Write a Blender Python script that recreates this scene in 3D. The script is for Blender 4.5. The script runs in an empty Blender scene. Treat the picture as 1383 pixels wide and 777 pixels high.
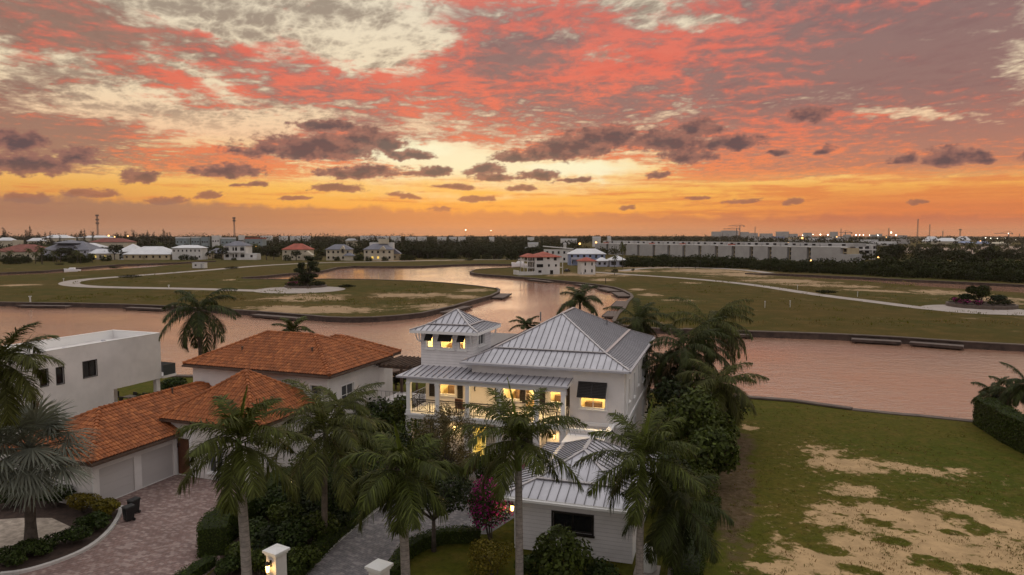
import bpy, bmesh, math, random
import numpy as np
from mathutils import Vector, Matrix
R = math.radians
rng = np.random.default_rng(7)
random.seed(7)
SC = bpy.context.scene
COL = SC.collection

# ------------------------------------------------------------------ camera
H = 16.5; F = 934.0; TH = R(4.32)
cd = bpy.data.cameras.new('camera'); cam = bpy.data.objects.new('camera', cd); COL.objects.link(cam)
cam.location = (0, 0, H); cam.rotation_euler = (R(90) - TH, 0, 0)
cd.sensor_width = 36; cd.lens = F / 1383 * 36; cd.clip_start = .5; cd.clip_end = 30000
SC.camera = cam

def ray(u, v):
    a = (u - 691.5) / F; b = (388.5 - v) / F
    return Vector((a, math.cos(TH) + b * math.sin(TH), -math.sin(TH) + b * math.cos(TH)))
def at(u, v, z=0.0):                       # the point of height z seen in that direction
    d = ray(u, v); t = (z - H) / d.z
    return Vector((d.x * t, d.y * t, z))
def far(u, v, Y):                          # the point at distance Y
    d = ray(u, v); t = Y / d.y
    return Vector((d.x * t, Y, H + d.z * t))
def lin(*c):
    o = []
    for x in c:
        x /= 255.0
        o.append(x / 12.92 if x <= .04045 else ((x + .055) / 1.055) ** 2.4)
    return tuple(o) + (1.0,)

# ------------------------------------------------------------------ node helper
class NT:
    def __init__(s, tree): s.t = tree; s.n = tree.nodes; s.l = tree.links
    def new(s, ty, **k):
        n = s.n.new(ty)
        for a, b in k.items(): setattr(n, a, b)
        return n
    def put(s, sock, v):
        if v is None: return
        if hasattr(v, 'is_output') or isinstance(v, bpy.types.NodeSocket): s.l.new(v, sock)
        else:
            if isinstance(v, (tuple, list)) and len(v) == 4 and sock.type == 'VECTOR': v = v[:3]
            sock.default_value = v
    def m(s, op, a, b=None, c=None, clamp=False):
        n = s.new('ShaderNodeMath', operation=op, use_clamp=clamp)
        s.put(n.inputs[0], a); s.put(n.inputs[1], b); s.put(n.inputs[2], c)
        return n.outputs[0]
    def vm(s, op, a, b=None, scale=None):
        n = s.new('ShaderNodeVectorMath', operation=op)
        s.put(n.inputs[0], a); s.put(n.inputs[1], b)
        if scale is not None: s.put(n.inputs['Scale'], scale)
        return n.outputs['Value'] if op in ('LENGTH', 'DOT_PRODUCT', 'DISTANCE') else n.outputs[0]
    def comb(s, x, y, z=0.0):
        n = s.new('ShaderNodeCombineXYZ'); s.put(n.inputs[0], x); s.put(n.inputs[1], y); s.put(n.inputs[2], z)
        return n.outputs[0]
    def sep(s, v):
        n = s.new('ShaderNodeSeparateXYZ'); s.put(n.inputs[0], v); return n.outputs
    def noise(s, vec, scale, detail=4.0, rough=.5, dist=0.0, lac=2.0):
        n = s.new('ShaderNodeTexNoise'); s.put(n.inputs['Vector'], vec)
        n.inputs['Scale'].default_value = scale; n.inputs['Detail'].default_value = detail
        n.inputs['Roughness'].default_value = rough; n.inputs['Distortion'].default_value = dist
        n.inputs['Lacunarity'].default_value = lac
        return n.outputs['Fac']
    def noisec(s, vec, scale, detail=2.0):
        n = s.new('ShaderNodeTexNoise'); s.put(n.inputs['Vector'], vec)
        n.inputs['Scale'].default_value = scale; n.inputs['Detail'].default_value = detail
        return n.outputs['Color']
    def vor(s, vec, scale, feature='F1', rnd=1.0):
        n = s.new('ShaderNodeTexVoronoi', feature=feature); s.put(n.inputs['Vector'], vec)
        n.inputs['Scale'].default_value = scale; n.inputs['Randomness'].default_value = rnd
        return n.outputs['Distance']
    def mapr(s, v, a, b, c=0.0, d=1.0, smooth=True):
        n = s.new('ShaderNodeMapRange'); n.interpolation_type = 'SMOOTHSTEP' if smooth else 'LINEAR'
        s.put(n.inputs[0], v); n.inputs[1].default_value = a; n.inputs[2].default_value = b
        n.inputs[3].default_value = c; n.inputs[4].default_value = d
        return n.outputs[0]
    def ramp(s, f, stops, interp='LINEAR'):
        n = s.new('ShaderNodeValToRGB'); r = n.color_ramp; r.interpolation = interp
        while len(r.elements) < len(stops): r.elements.new(.5)
        for e, (p, c) in zip(r.elements, stops):
            e.position = p; e.color = c if len(c) == 4 else tuple(c) + (1,)
        s.put(n.inputs[0], f); return n.outputs[0]
    def mix(s, f, a, b, blend='MIX'):
        n = s.new('ShaderNodeMix', data_type='RGBA', blend_type=blend)
        s.put(n.inputs[0], f); s.put(n.inputs[6], a); s.put(n.inputs[7], b)
        return n.outputs[2]
    def mapping(s, vec, loc=(0, 0, 0), rot=0.0, scale=(1, 1, 1), kind='POINT'):
        n = s.new('ShaderNodeMapping', vector_type=kind); s.put(n.inputs[0], vec)
        n.inputs[1].default_value = loc; n.inputs[2].default_value = (0, 0, rot); n.inputs[3].default_value = scale
        return n.outputs[0]
    def ell(s, vec, cx, cy, rx, ry, rot=0.0):     # 1 at the centre, 0 on the ellipse, negative outside
        return s.m('SUBTRACT', 1.0, s.vm('LENGTH', s.mapping(vec, (cx, cy, 0), rot, (rx, ry, 1e9), 'TEXTURE')))
    def maxall(s, lst):
        o = lst[0]
        for x in lst[1:]: o = s.m('MAXIMUM', o, x)
        return o
# ------------------------------------------------------------------ world, sun, exposure
SUN_AZ = R(-3.0); SUN_EL = R(3.0)          # just left of the middle, low over the horizon
world = bpy.data.worlds.new('World'); SC.world = world; world.use_nodes = True
_t = NT(world.node_tree); _t.n.clear()
_s = _t.new('ShaderNodeTexSky', sky_type='NISHITA', sun_disc=False, sun_elevation=SUN_EL, sun_rotation=SUN_AZ)
_b = _t.new('ShaderNodeBackground'); _t.l.new(_s.outputs[0], _b.inputs[0]); _b.inputs[1].default_value = .05
_o = _t.new('ShaderNodeOutputWorld'); _t.l.new(_b.outputs[0], _o.inputs[0])
world.cycles.sampling_method = 'NONE'
sl = bpy.data.lights.new('sun', 'SUN'); sun = bpy.data.objects.new('sun', sl); COL.objects.link(sun)
sl.energy = .5; sl.angle = R(12); sl.color = (1, .72, .5)
sd = Vector((math.sin(SUN_AZ) * math.cos(SUN_EL), math.cos(SUN_AZ) * math.cos(SUN_EL), math.sin(SUN_EL)))
sun.rotation_euler = sd.to_track_quat('Z', 'Y').to_euler(); sun.location = (0, 300, 200)
SC.view_settings.view_transform = 'Standard'; SC.view_settings.look = 'None'
SC.view_settings.exposure = 0; SC.view_settings.gamma = 1; SC.view_settings.use_curve_mapping = False
SC.render.engine = 'CYCLES'
SC.cycles.use_denoising = True
SC.cycles.max_bounces = 6; SC.cycles.diffuse_bounces = 3; SC.cycles.glossy_bounces = 3; SC.cycles.transparent_max_bounces = 8
SC.cycles.volume_bounces = 0
SC.cycles.sample_clamp_indirect = 4

# ------------------------------------------------------------------ noise of the sky in numpy
def _hash(ix, iy, seed):
    h = (ix.astype(np.int64) * 374761393 + iy.astype(np.int64) * 668265263 + seed * 1442695041) & 0xffffffff
    h = ((h ^ (h >> 13)) * 1274126177) & 0xffffffff
    return (h ^ (h >> 16)) & 0xffffffff
def gnoise(x, y, seed=0):
    xi = np.floor(x); yi = np.floor(y); fx = x - xi; fy = y - yi
    u = fx * fx * fx * (fx * (fx * 6 - 15) + 10); w = fy * fy * fy * (fy * (fy * 6 - 15) + 10)
    def g(dx, dy):
        a = _hash(xi + dx, yi + dy, seed) * (2 * np.pi / 2 ** 32)
        return np.cos(a) * (fx - dx) + np.sin(a) * (fy - dy)
    return (g(0, 0) * (1 - u) + g(1, 0) * u) * (1 - w) + (g(0, 1) * (1 - u) + g(1, 1) * u) * w
def fbm(x, y, octs=5, rough=.5, seed=0):        # about -1 to 1
    o = 0.0; a = 1.0; k = 1.0; tot = 0.0
    for i in range(octs):
        o = o + a * gnoise(x * k + 17.3 * i, y * k - 9.1 * i, seed + i * 7); tot += a; a *= rough; k *= 2.03
    return o / tot * 1.9
def billow(x, y, octs=4, rough=.5, seed=0):     # puffy cells, about -1 to 1
    o = 0.0; a = 1.0; k = 1.0; tot = 0.0
    for i in range(octs):
        o = o + a * (1 - 3.2 * np.abs(gnoise(x * k + 11.3 * i, y * k - 7.1 * i, seed + i * 5))); tot += a; a *= rough; k *= 2.07
    return o / tot
def sst(v, a, b):
    t = np.clip((v - a) / (b - a), 0, 1); return t * t * (3 - 2 * t)

def build_sky():
    az = np.concatenate([np.arange(-180, -44, 2.0), np.arange(-44, 44, .066), np.arange(44, 180, 2.0)])
    el = np.concatenate([[-12, -6, -3, -1.5], np.arange(-.6, 19.6, .058), np.arange(19.7, 30, .3), np.arange(30, 88.1, 2.0)])
    A, L = np.meshgrid(az, el); A = A.ravel(); L = L.ravel()
    ar = np.radians(A); lr = np.radians(L)
    x = np.sin(ar) * np.cos(lr); y = np.cos(ar) * np.cos(lr); z = np.sin(lr)
    zz = np.maximum(z + .045, .02); px = x / zz; py = y / zz
    C = math.degrees(1 / F)
    def azel(u, v):
        d = ray(u, v).normalized()
        return math.degrees(math.atan2(d.x, d.y)), math.degrees(math.asin(d.z))
    def ell(ax, lx, u, v, ru, rv, rot=0.0, flat=False):
        a, e = azel(u, v); k = C * math.cos(R(a)) ** 2
        dx = ax - a; dy = lx - e; c, s_ = math.cos(R(rot)), math.sin(R(rot))
        if flat: dy = np.where(dy * c - dx * s_ < 0, dy * 1.7 + dx * s_ * .7 / c, dy)
        return 1 - np.hypot((dx * c + dy * s_) / (ru * k), (-dx * s_ + dy * c) / (rv * C))
    # two ragged versions of the layout
    qa = A + 2.6 * fbm(px * .55, py * .55, 4, .55, 11) + .5 * fbm(A * .9, L * 1.6, 3, .5, 12)
    qe = L + 1.1 * fbm(px * .55, py * .55, 4, .55, 13) + .35 * fbm(A * .9, L * 1.6, 3, .5, 14)
    fa = A + .7 * fbm(A * .35, L * .7, 3, .5, 21) + .15 * fbm(A * 1.3, L * 2.0, 4, .6, 22)
    fe = L + .25 * fbm(A * .35, L * .7, 3, .5, 23) + .12 * fbm(A * 1.3, L * 2.0, 4, .6, 24)
    def field(lst):
        o = np.zeros_like(A)
        for e in lst: o = np.maximum(o, sst(ell(qa, qe, *e[:-1]), -.25, .75) * e[-1])
        return o
    def rot(a): c, s_ = math.cos(R(a)), math.sin(R(a)); return px * c - py * s_, px * s_ + py * c
    hot = np.clip(np.maximum.reduce([.8 * sst(ell(qa, qe, 640, 222, 330, 50), 0, .9), sst(ell(qa, qe, 770, 226, 130, 24), 0, .7), sst(ell(qa, qe, 560, 210, 140, 28), 0, .7)]), 0, 1)
    # little ripples of the pale cloud
    X, Y = rot(-25); wx = .35 * fbm(X * 1.5, Y * 1.5, 3, .5, 31)
    cells = billow(X * 7.5 + wx, Y * 4.2 + wx, 4, .70, 32)
    X, Y = rot(18); w1 = .8 * fbm(X * .6, Y * .8, 3, .5, 33)
    wisp = fbm(X * 1.3 + w1, Y * 2.0 + w1, 6, .6, 34)
    cell = sst(-.95 * cells + .9 * wisp + .12 + .28 * sst(A, -14, -34) + .22 * sst(L, 10, 17), -.52, .62) * sst(L, 6.0, 10.0)
    # the high sheet
    X, Y = rot(12); w2 = .5 * fbm(X * .8, Y * .8, 3, .5, 41)
    big = fbm(X * .45 + w2, Y * .75 + w2, 5, .55, 42)
    X, Y = rot(6); w3 = .35 * fbm(X * 2, Y * 2.5, 3, .5, 43)
    fine = .5 * fbm(X * 1.7 + w3, Y * 2.6 + w3, 6, .64, 44) + .78 * fbm(X * 6.5 + w3, Y * 6.0 + w3, 5, .66, 45) + .55 * billow(X * 5.2 + w3, Y * 4.6 + w3, 4, .66, 46)
    cover = field([(470, 150, 190, 95, -8, .95), (250, 208, 240, 40, 0, .95), (760, 130, 330, 130, 0, 1.0), (1130, 90, 380, 150, 0, 1.25), (1150, 205, 420, 62, 0, 1.2),
                   (660, 20, 240, 36, 0, .8), (170, 92, 190, 22, -16, .8), (60, 30, 190, 50, 0, 1.1), (270, 62, 150, 26, -12, .7), (60, 110, 110, 24, 0, .6), (40, 190, 190, 80, 0, 1.0), (690, 190, 300, 40, 0, .75),
                   (340, 110, 100, 30, -20, .6), (1020, 278, 420, 12, 0, .5), (100, 110, 200, 26, 0, .5)])
    holes = field([(500, 40, 110, 60, 0, .8), (820, 78, 60, 16, 0, .5), (640, 216, 150, 20, 0, .75), (790, 228, 120, 14, 0, .75), (330, 170, 160, 24, 10, .7), (1110, 254, 230, 14, 0, .85),
                   (1215, 162, 90, 10, -6, .7), (130, 132, 130, 16, 12, .6), (960, 30, 60, 14, 0, .5), (60, 252, 150, 14, 0, .9), (300, 20, 90, 30, 0, .5)])
    cov = .9 * cover + .5 * big - .85 * holes + .5 * (fine - .12)
    cov = sst(cov, .26, .85) * sst(L, 2.8, 5.2)
    redf = field([(480, 130, 140, 60, 0, .8), (620, 150, 200, 70, 0, .75), (250, 205, 170, 40, 0, .95), (880, 75, 190, 60, 0, .9), (780, 180, 240, 45, 0, .85), (990, 120, 190, 80, 0, .85),
                  (1080, 215, 260, 50, 0, .62), (660, 14, 200, 30, 0, .6), (190, 90, 200, 22, -14, .66), (40, 22, 120, 20, 0, .55), (340, 60, 110, 20, -12, .6), (1010, 20, 150, 20, 0, .62),
                  (1180, 150, 220, 30, 0, .6), (900, 240, 260, 30, 0, 1.0), (1250, 240, 220, 40, 0, .7), (800, 205, 420, 34, 0, 1.0), (330, 225, 220, 26, 0, 1.1), (560, 120, 190, 60, 0, .95), (100, 165, 120, 14, 0, .5), (700, 230, 300, 30, 0, .8)])
    darkf = field([(690, 78, 90, 40, 0, .8), (1130, 85, 330, 60, 8, .68), (1320, 90, 170, 110, 0, .85), (40, 130, 120, 40, 0, .6), (120, 50, 160, 24, 0, .4), (900, 160, 260, 20, 0, .55), (60, 200, 150, 50, 0, .9), (150, 165, 200, 24, 0, .5),
                   (470, 165, 100, 22, -8, .45), (560, 190, 90, 16, 0, .4), (1250, 200, 200, 40, 0, .35)])
    red = .46 * redf + 1.15 * (fine - .12) - .70 * darkf + .5 * big
    red = sst(red, -.12, 1.05)
    cl = [(22, 192, 40, 13, 0), (30, 224, 62, 15, 3), (105, 214, 34, 10, 0), (186, 241, 26, 9, 3), (440, 172, 42, 9, 0), (425, 203, 112, 18, 4), (500, 194, 44, 17, 0), (305, 233, 52, 9, 4),
          (552, 211, 34, 7, 0), (480, 235, 60, 9, 5), (455, 255, 38, 5, 3), (578, 234, 32, 7, 6), (655, 231, 28, 9, 8), (668, 242, 28, 5, 0), (728, 239, 27, 7, 4), (776, 244, 28, 4, 4),
          (700, 213, 40, 8, 3), (762, 203, 62, 18, 8), (822, 188, 46, 16, 6), (900, 193, 58, 16, 4), (938, 178, 36, 12, 8), (928, 213, 36, 12, 4), (985, 195, 52, 9, 6), (886, 239, 20, 5, 0),
          (1097, 157, 25, 9, 5), (1282, 216, 44, 12, 2), (1328, 218, 18, 6, 0), (1218, 217, 17, 6, 8), (640, 270, 22, 5, 3), (280, 264, 26, 5, 10), (225, 271, 30, 4, 4), (125, 262, 42, 6, 2),
          (40, 268, 34, 5, 4), (400, 268, 24, 4, 0), (590, 283, 16, 3, 0), (545, 266, 20, 4, 0), (1075, 274, 13, 5, 0), (1000, 273, 22, 4, 6), (943, 268, 12, 3, 0), (850, 281, 12, 3, 0), (1112, 204, 12, 5, 6),
          (1060, 206, 16, 4, 8), (1235, 275, 14, 3, 0), (340, 250, 24, 4, 4), (700, 255, 20, 4, 0), (610, 253, 26, 4, 2), (-80, 205, 60, 14, 0), (1450, 210, 60, 12, 0), (1520, 260, 50, 6, 0), (-150, 255, 60, 8, 0)]
    cum = np.full_like(A, -9.0)
    for e in cl: cum = np.maximum(cum, ell(fa, fe, e[0], e[1], e[2] * 1.12, e[3] * 1.3, e[4], flat=True))
    puff = fbm(A * .75, L * 1.2, 6, .55, 51)
    cum = cum + .44 * puff + .26 * fbm(A * 2.6 + puff, L * 5.5, 5, .62, 52) - .12 * sst(np.abs(fbm(A * .5, L * .4, 2, .5, 53)), .2, .6)
    cumm = sst(cum, -.10, .26)
    lump = fbm(A * .4, L * .5, 5, .6, 61)
    bank = sst(L + .6 * lump + .022 * A, 2.15, 1.6)
    # thin streaks in the yellow band
    streak = fbm(A * .16 + .4 * fbm(A * .2, L * 1.2, 3, .5, 71), L * 2.6, 5, .6, 72) + .3 * fbm(A * .9, L * 5, 4, .6, 73)
    streak = sst(streak + .35 * sst(A, 2, 16), -.05, .85) * sst(L, 5.6, 3.8) * sst(L, .3, 1.2)
    n = len(A); Rd = 12000.0
    me = bpy.data.meshes.new('sky')
    na, nl = len(az), len(el)
    i = np.arange(nl - 1)[:, None] * na; j = np.arange(na)[None, :]; j2 = (j + 1) % na
    quads = np.stack([i + j, i + na + j, i + na + j2, i + j2], -1).reshape(-1)
    co = np.stack([x, y, z], -1) * Rd
    me.vertices.add(n); me.vertices.foreach_set('co', co.astype(np.float32).ravel())
    nf = len(quads) // 4
    me.loops.add(nf * 4); me.loops.foreach_set('vertex_index', quads.astype(np.int32))
    me.polygons.add(nf); me.polygons.foreach_set('loop_start', np.arange(0, nf * 4, 4, dtype=np.int32))
    me.update(); me.validate()
    for k, v in dict(cover=cov, lit=red, cumulus=cumm, core=sst(cum + .5 * puff, .1, .9), ripple=cell, bright=hot, bank=bank, streak=streak).items():
        a = me.attributes.new(k, 'FLOAT', 'POINT'); a.data.foreach_set('value', v.astype(np.float32))
    o = bpy.data.objects.new('sky', me); COL.objects.link(o); o['kind'] = 'structure'; o.location = (0, 0, H)
    m = bpy.data.materials.new('dusk_sky'); m.use_nodes = True; t = NT(m.node_tree); t.n.clear(); me.materials.append(m)
    A_ = lambda k: t.new('ShaderNodeAttribute', attribute_name=k).outputs['Fac']
    g = t.new('ShaderNodeTexCoord').outputs['Object']
    X, Y, Z = t.sep(t.vm('NORMALIZE', g))
    el = t.m('MULTIPLY', t.m('ARCSINE', Z), 180 / math.pi); az = t.m('MULTIPLY', t.m('ARCTAN2', X, Y), 180 / math.pi)
    eln = t.m('DIVIDE', t.m('ADD', el, 2.0), 42.0, clamp=True)
    P = lambda deg: (deg + 2) / 42
    back = t.ramp(eln, [(P(-1.5), lin(150, 100, 72)), (P(0.2), lin(222, 146, 94)), (P(1.8), lin(248, 164, 72)), (P(3.6), lin(253, 190, 92)),
                        (P(5.4), lin(255, 212, 138)), (P(7.6), lin(250, 206, 164)), (P(11), lin(246, 224, 188)), (P(18), lin(238, 224, 198)), (P(38), lin(225, 222, 216))])
    back = t.mix(t.m('MULTIPLY', t.m('MULTIPLY', t.mapr(az, 10, 30), t.mapr(el, 4.6, 2.0)), .75), back, lin(222, 118, 74))
    back = t.mix(t.m('MULTIPLY', t.m('MULTIPLY', t.mapr(az, -16, -34), t.mapr(el, 5.5, 2.0)), .6), back, lin(206, 140, 86))
    back = t.mix(A_('bright'), back, lin(255, 246, 206))
    grey = t.ramp(eln, [(P(2), lin(190, 120, 90)), (P(9), lin(150, 122, 106)), (P(18), lin(146, 130, 116)), (P(36), lin(190, 186, 184))])
    back = t.mix(t.m('MULTIPLY', A_('ripple'), .85), back, grey)
    coral = t.ramp(eln, [(P(2.5), lin(244, 150, 84)), (P(5.5), lin(244, 132, 82)), (P(8.5), lin(243, 116, 84)), (P(13), lin(240, 110, 88)), (P(19), lin(228, 116, 100)), (P(36), lin(216, 190, 184))])
    mauve = t.ramp(eln, [(P(2.5), lin(205, 128, 92)), (P(6), lin(178, 120, 104)), (P(10), lin(146, 106, 102)), (P(19), lin(136, 108, 108)), (P(36), lin(196, 188, 190))])
    mauve = t.mix(t.m('MULTIPLY', t.mapr(az, -14, -28), .6), mauve, lin(152, 118, 98))
    col = t.mix(t.m('MULTIPLY', A_('cover'), .95), back, t.mix(t.m('MULTIPLY', A_('lit'), .88), mauve, coral))
    col = t.mix(t.m('MULTIPLY', A_('streak'), .8), col, t.ramp(eln, [(P(0.5), lin(204, 120, 80)), (P(3), lin(226, 128, 72)), (P(6), lin(238, 140, 88))]))
    dark = t.mix(A_('core'), lin(152, 104, 94), lin(94, 74, 79))
    dark = t.mix(t.m('MULTIPLY', t.mapr(el, 5.2, 2.8), .6), dark, lin(186, 118, 84))
    col = t.mix(t.m('MULTIPLY', A_('cumulus'), .95), col, dark)
    side = t.mapr(az, -30, -2); side2 = t.mapr(az, 6, 26)
    bcol = t.mix(side2, t.mix(side, lin(158, 116, 98), lin(206, 130, 86)), lin(196, 112, 82))
    bcol = t.mix(t.mapr(el, 1.5, .1), bcol, t.mix(side, lin(184, 134, 106), lin(220, 146, 98)))
    col = t.mix(t.m('MULTIPLY', A_('bank'), .80), col, bcol)
    # overhead and to the east: unseen thin cloud, brightened to light the camera-facing walls
    col = t.mix(t.m('MULTIPLY', t.mapr(Y, .25, -.45), .85), col, EAST)
    col = t.mix(1.0, col, t.ramp(t.m('DIVIDE', el, 90.0, clamp=True), [(0, (1, 1, 1)), (.22, (1, 1, 1)), (.42, ZENITH), (.75, TOP), (1, TOP)]), 'MULTIPLY')
    em = t.new('ShaderNodeEmission'); t.l.new(col, em.inputs[0]); em.inputs[1].default_value = 1.0
    tr = t.new('ShaderNodeBsdfTransparent'); ms = t.new('ShaderNodeMixShader'); ms.inputs[0].default_value = .94     # thin cloud: the sky above shows a little
    t.l.new(tr.outputs[0], ms.inputs[1]); t.l.new(em.outputs[0], ms.inputs[2])
    out = t.new('ShaderNodeOutputMaterial'); t.l.new(ms.outputs[0], out.inputs[0])
    m.cycles.emission_sampling = 'NONE'
ZENITH = (1.35, 1.36, 1.38, 1); TOP = (1.9, 1.92, 1.95, 1); EAST = (.56, .52, .52, 1)
build_sky()
# ------------------------------------------------------------------ objects, meshes
def tag(o, label=None, cat=None, group=None, kind=None):
    if label: o['label'] = label
    if cat: o['category'] = cat
    if group: o['group'] = group
    if kind: o['kind'] = kind
    return o
def thing(name, label, cat, loc=(0, 0, 0), rz=0.0, group=None):
    o = bpy.data.objects.new(name, None); COL.objects.link(o); o.empty_display_size = .3
    o.location = loc; o.rotation_euler = (0, 0, rz)
    return tag(o, label, cat, group)
def kids(o): return KIDS.get(o.as_pointer(), [])
KIDS = {}
def link(o, parent):
    COL.objects.link(o)
    if parent is not None:
        o.parent = parent; KIDS.setdefault(parent.as_pointer(), []).append(o)
    return o
def copy_tree(o, parent=None):
    c = o.copy(); link(c, parent)
    for ch in list(kids(o)): copy_tree(ch, c)
    return c
class MB:
    def __init__(s): s.v = []; s.f = []; s.m = []
    def add(s, pts, faces, mi=0):
        b = len(s.v); s.v += [tuple(p) for p in pts]
        for f in faces: s.f.append(tuple(b + i for i in f)); s.m.append(mi)
    def poly(s, pts, mi=0): s.add(pts, [tuple(range(len(pts)))], mi)
    def box(s, x0, y0, z0, x1, y1, z1, mi=0):
        s.add([(x0, y0, z0), (x1, y0, z0), (x1, y1, z0), (x0, y1, z0), (x0, y0, z1), (x1, y0, z1), (x1, y1, z1), (x0, y1, z1)],
              [(3, 2, 1, 0), (4, 5, 6, 7), (0, 1, 5, 4), (1, 2, 6, 5), (2, 3, 7, 6), (3, 0, 4, 7)], mi)
    def bar(s, p, q, w, h, mi=0, up=(0, 0, 1), lift=0.0):
        p = Vector(p); q = Vector(q); d = (q - p)
        if d.length < 1e-6: return
        d.normalize(); up = Vector(up)
        a = d.cross(up)
        if a.length < 1e-4: a = d.cross(Vector((1, 0, 0)))
        a.normalize(); n = a.cross(d).normalized(); a *= w / 2; o = n * lift; n = n * h
        P = [p - a + o, p + a + o, q + a + o, q - a + o]; P += [x + n for x in P]
        s.add(P, [(3, 2, 1, 0), (4, 5, 6, 7), (0, 1, 5, 4), (1, 2, 6, 5), (2, 3, 7, 6), (3, 0, 4, 7)], mi)
    def tube(s, pts, rad, n=8, mi=0, cap=True):
        pts = [Vector(p) for p in pts]; b = len(s.v); k = len(pts)
        if not hasattr(rad, '__len__'): rad = [rad] * k
        ref = None
        for i, p in enumerate(pts):
            d = (pts[min(i + 1, k - 1)] - pts[max(i - 1, 0)]).normalized()
            if ref is None: ref = Vector((1, 0, 0)) if abs(d.x) < .9 else Vector((0, 1, 0))
            a = d.cross(ref).normalized(); c = d.cross(a).normalized(); ref = a.cross(d)
            for j in range(n):
                t = 2 * math.pi * j / n; s.v.append(tuple(p + (a * math.cos(t) + c * math.sin(t)) * rad[i]))
        for i in range(k - 1):
            for j in range(n):
                j2 = (j + 1) % n
                s.f.append((b + i * n + j, b + i * n + j2, b + (i + 1) * n + j2, b + (i + 1) * n + j)); s.m.append(mi)
        if cap:
            s.f.append(tuple(b + j for j in range(n))); s.m.append(mi)
            s.f.append(tuple(b + (k - 1) * n + j for j in reversed(range(n)))); s.m.append(mi)
    def prism(s, pts2, z0, z1, mi=0):
        n = len(pts2); P = [(x, y, z0) for x, y in pts2] + [(x, y, z1) for x, y in pts2]
        s.add(P, [tuple(reversed(range(n))), tuple(range(n, 2 * n))] + [(i, (i + 1) % n, n + (i + 1) % n, n + i) for i in range(n)], mi)
    def build(s, name, mat, parent=None, loc=None, rz=None, smooth=False):
        me = bpy.data.meshes.new(name); me.from_pydata(s.v, [], s.f)
        for m in (mat if isinstance(mat, (list, tuple)) else [mat]): me.materials.append(m)
        me.polygons.foreach_set('material_index', s.m)
        if smooth: me.polygons.foreach_set('use_smooth', [True] * len(s.f))
        bm = bmesh.new(); bm.from_mesh(me); bmesh.ops.recalc_face_normals(bm, faces=bm.faces); bm.to_mesh(me); bm.free()
        me.update()
        o = bpy.data.objects.new(name, me); link(o, parent)
        if loc is not None: o.location = loc
        if rz is not None: o.rotation_euler = (0, 0, rz)
        return o
def mesh_np(name, V, Q, mat, parent=None, smooth=False):      # quads from arrays
    me = bpy.data.meshes.new(name); V = np.ascontiguousarray(V, np.float32).reshape(-1, 3); Q = np.ascontiguousarray(Q, np.int32)
    me.vertices.add(len(V)); me.vertices.foreach_set('co', V.ravel())
    nf = len(Q); me.loops.add(nf * 4); me.loops.foreach_set('vertex_index', Q.ravel())
    me.polygons.add(nf); me.polygons.foreach_set('loop_start', np.arange(0, nf * 4, 4, dtype=np.int32))
    if smooth: me.polygons.foreach_set('use_smooth', np.ones(nf, bool))
    me.update(); me.validate()
    for m in (mat if isinstance(mat, (list, tuple)) else [mat]): me.materials.append(m)
    o = bpy.data.objects.new(name, me); return link(o, parent)
def wall(mb, p0, p1, z0, z1, holes=(), depth=.16, mi=0, top=False):
    """one side of a wall with rectangular openings (a, b, za, zb): a, b along p0 -> p1; the outside is to the right of that direction"""
    p0 = Vector((p0[0], p0[1], 0)); p1 = Vector((p1[0], p1[1], 0)); L = (p1 - p0).length; d = (p1 - p0) / L; inn = Vector((-d.y, d.x, 0)) * depth
    xs = sorted({0.0, L} | {h[0] for h in holes} | {h[1] for h in holes}); zs = sorted({z0, z1} | {h[2] for h in holes} | {h[3] for h in holes})
    P = lambda a, z, k=0: p0 + d * a + inn * k + Vector((0, 0, z))
    for i in range(len(xs) - 1):
        for j in range(len(zs) - 1):
            cx = (xs[i] + xs[i + 1]) / 2; cz = (zs[j] + zs[j + 1]) / 2
            if any(h[0] < cx < h[1] and h[2] < cz < h[3] for h in holes): continue
            mb.poly([P(xs[i], zs[j]), P(xs[i + 1], zs[j]), P(xs[i + 1], zs[j + 1]), P(xs[i], zs[j + 1])], mi)
    for a, b, za, zb in holes:
        for q in ([(a, za), (b, za)], [(b, za), (b, zb)], [(b, zb), (a, zb)], [(a, zb), (a, za)]):
            (s0, t0), (s1, t1) = q
            mb.poly([P(s0, t0), P(s1, t1), P(s1, t1, 1), P(s0, t0, 1)], mi)
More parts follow.
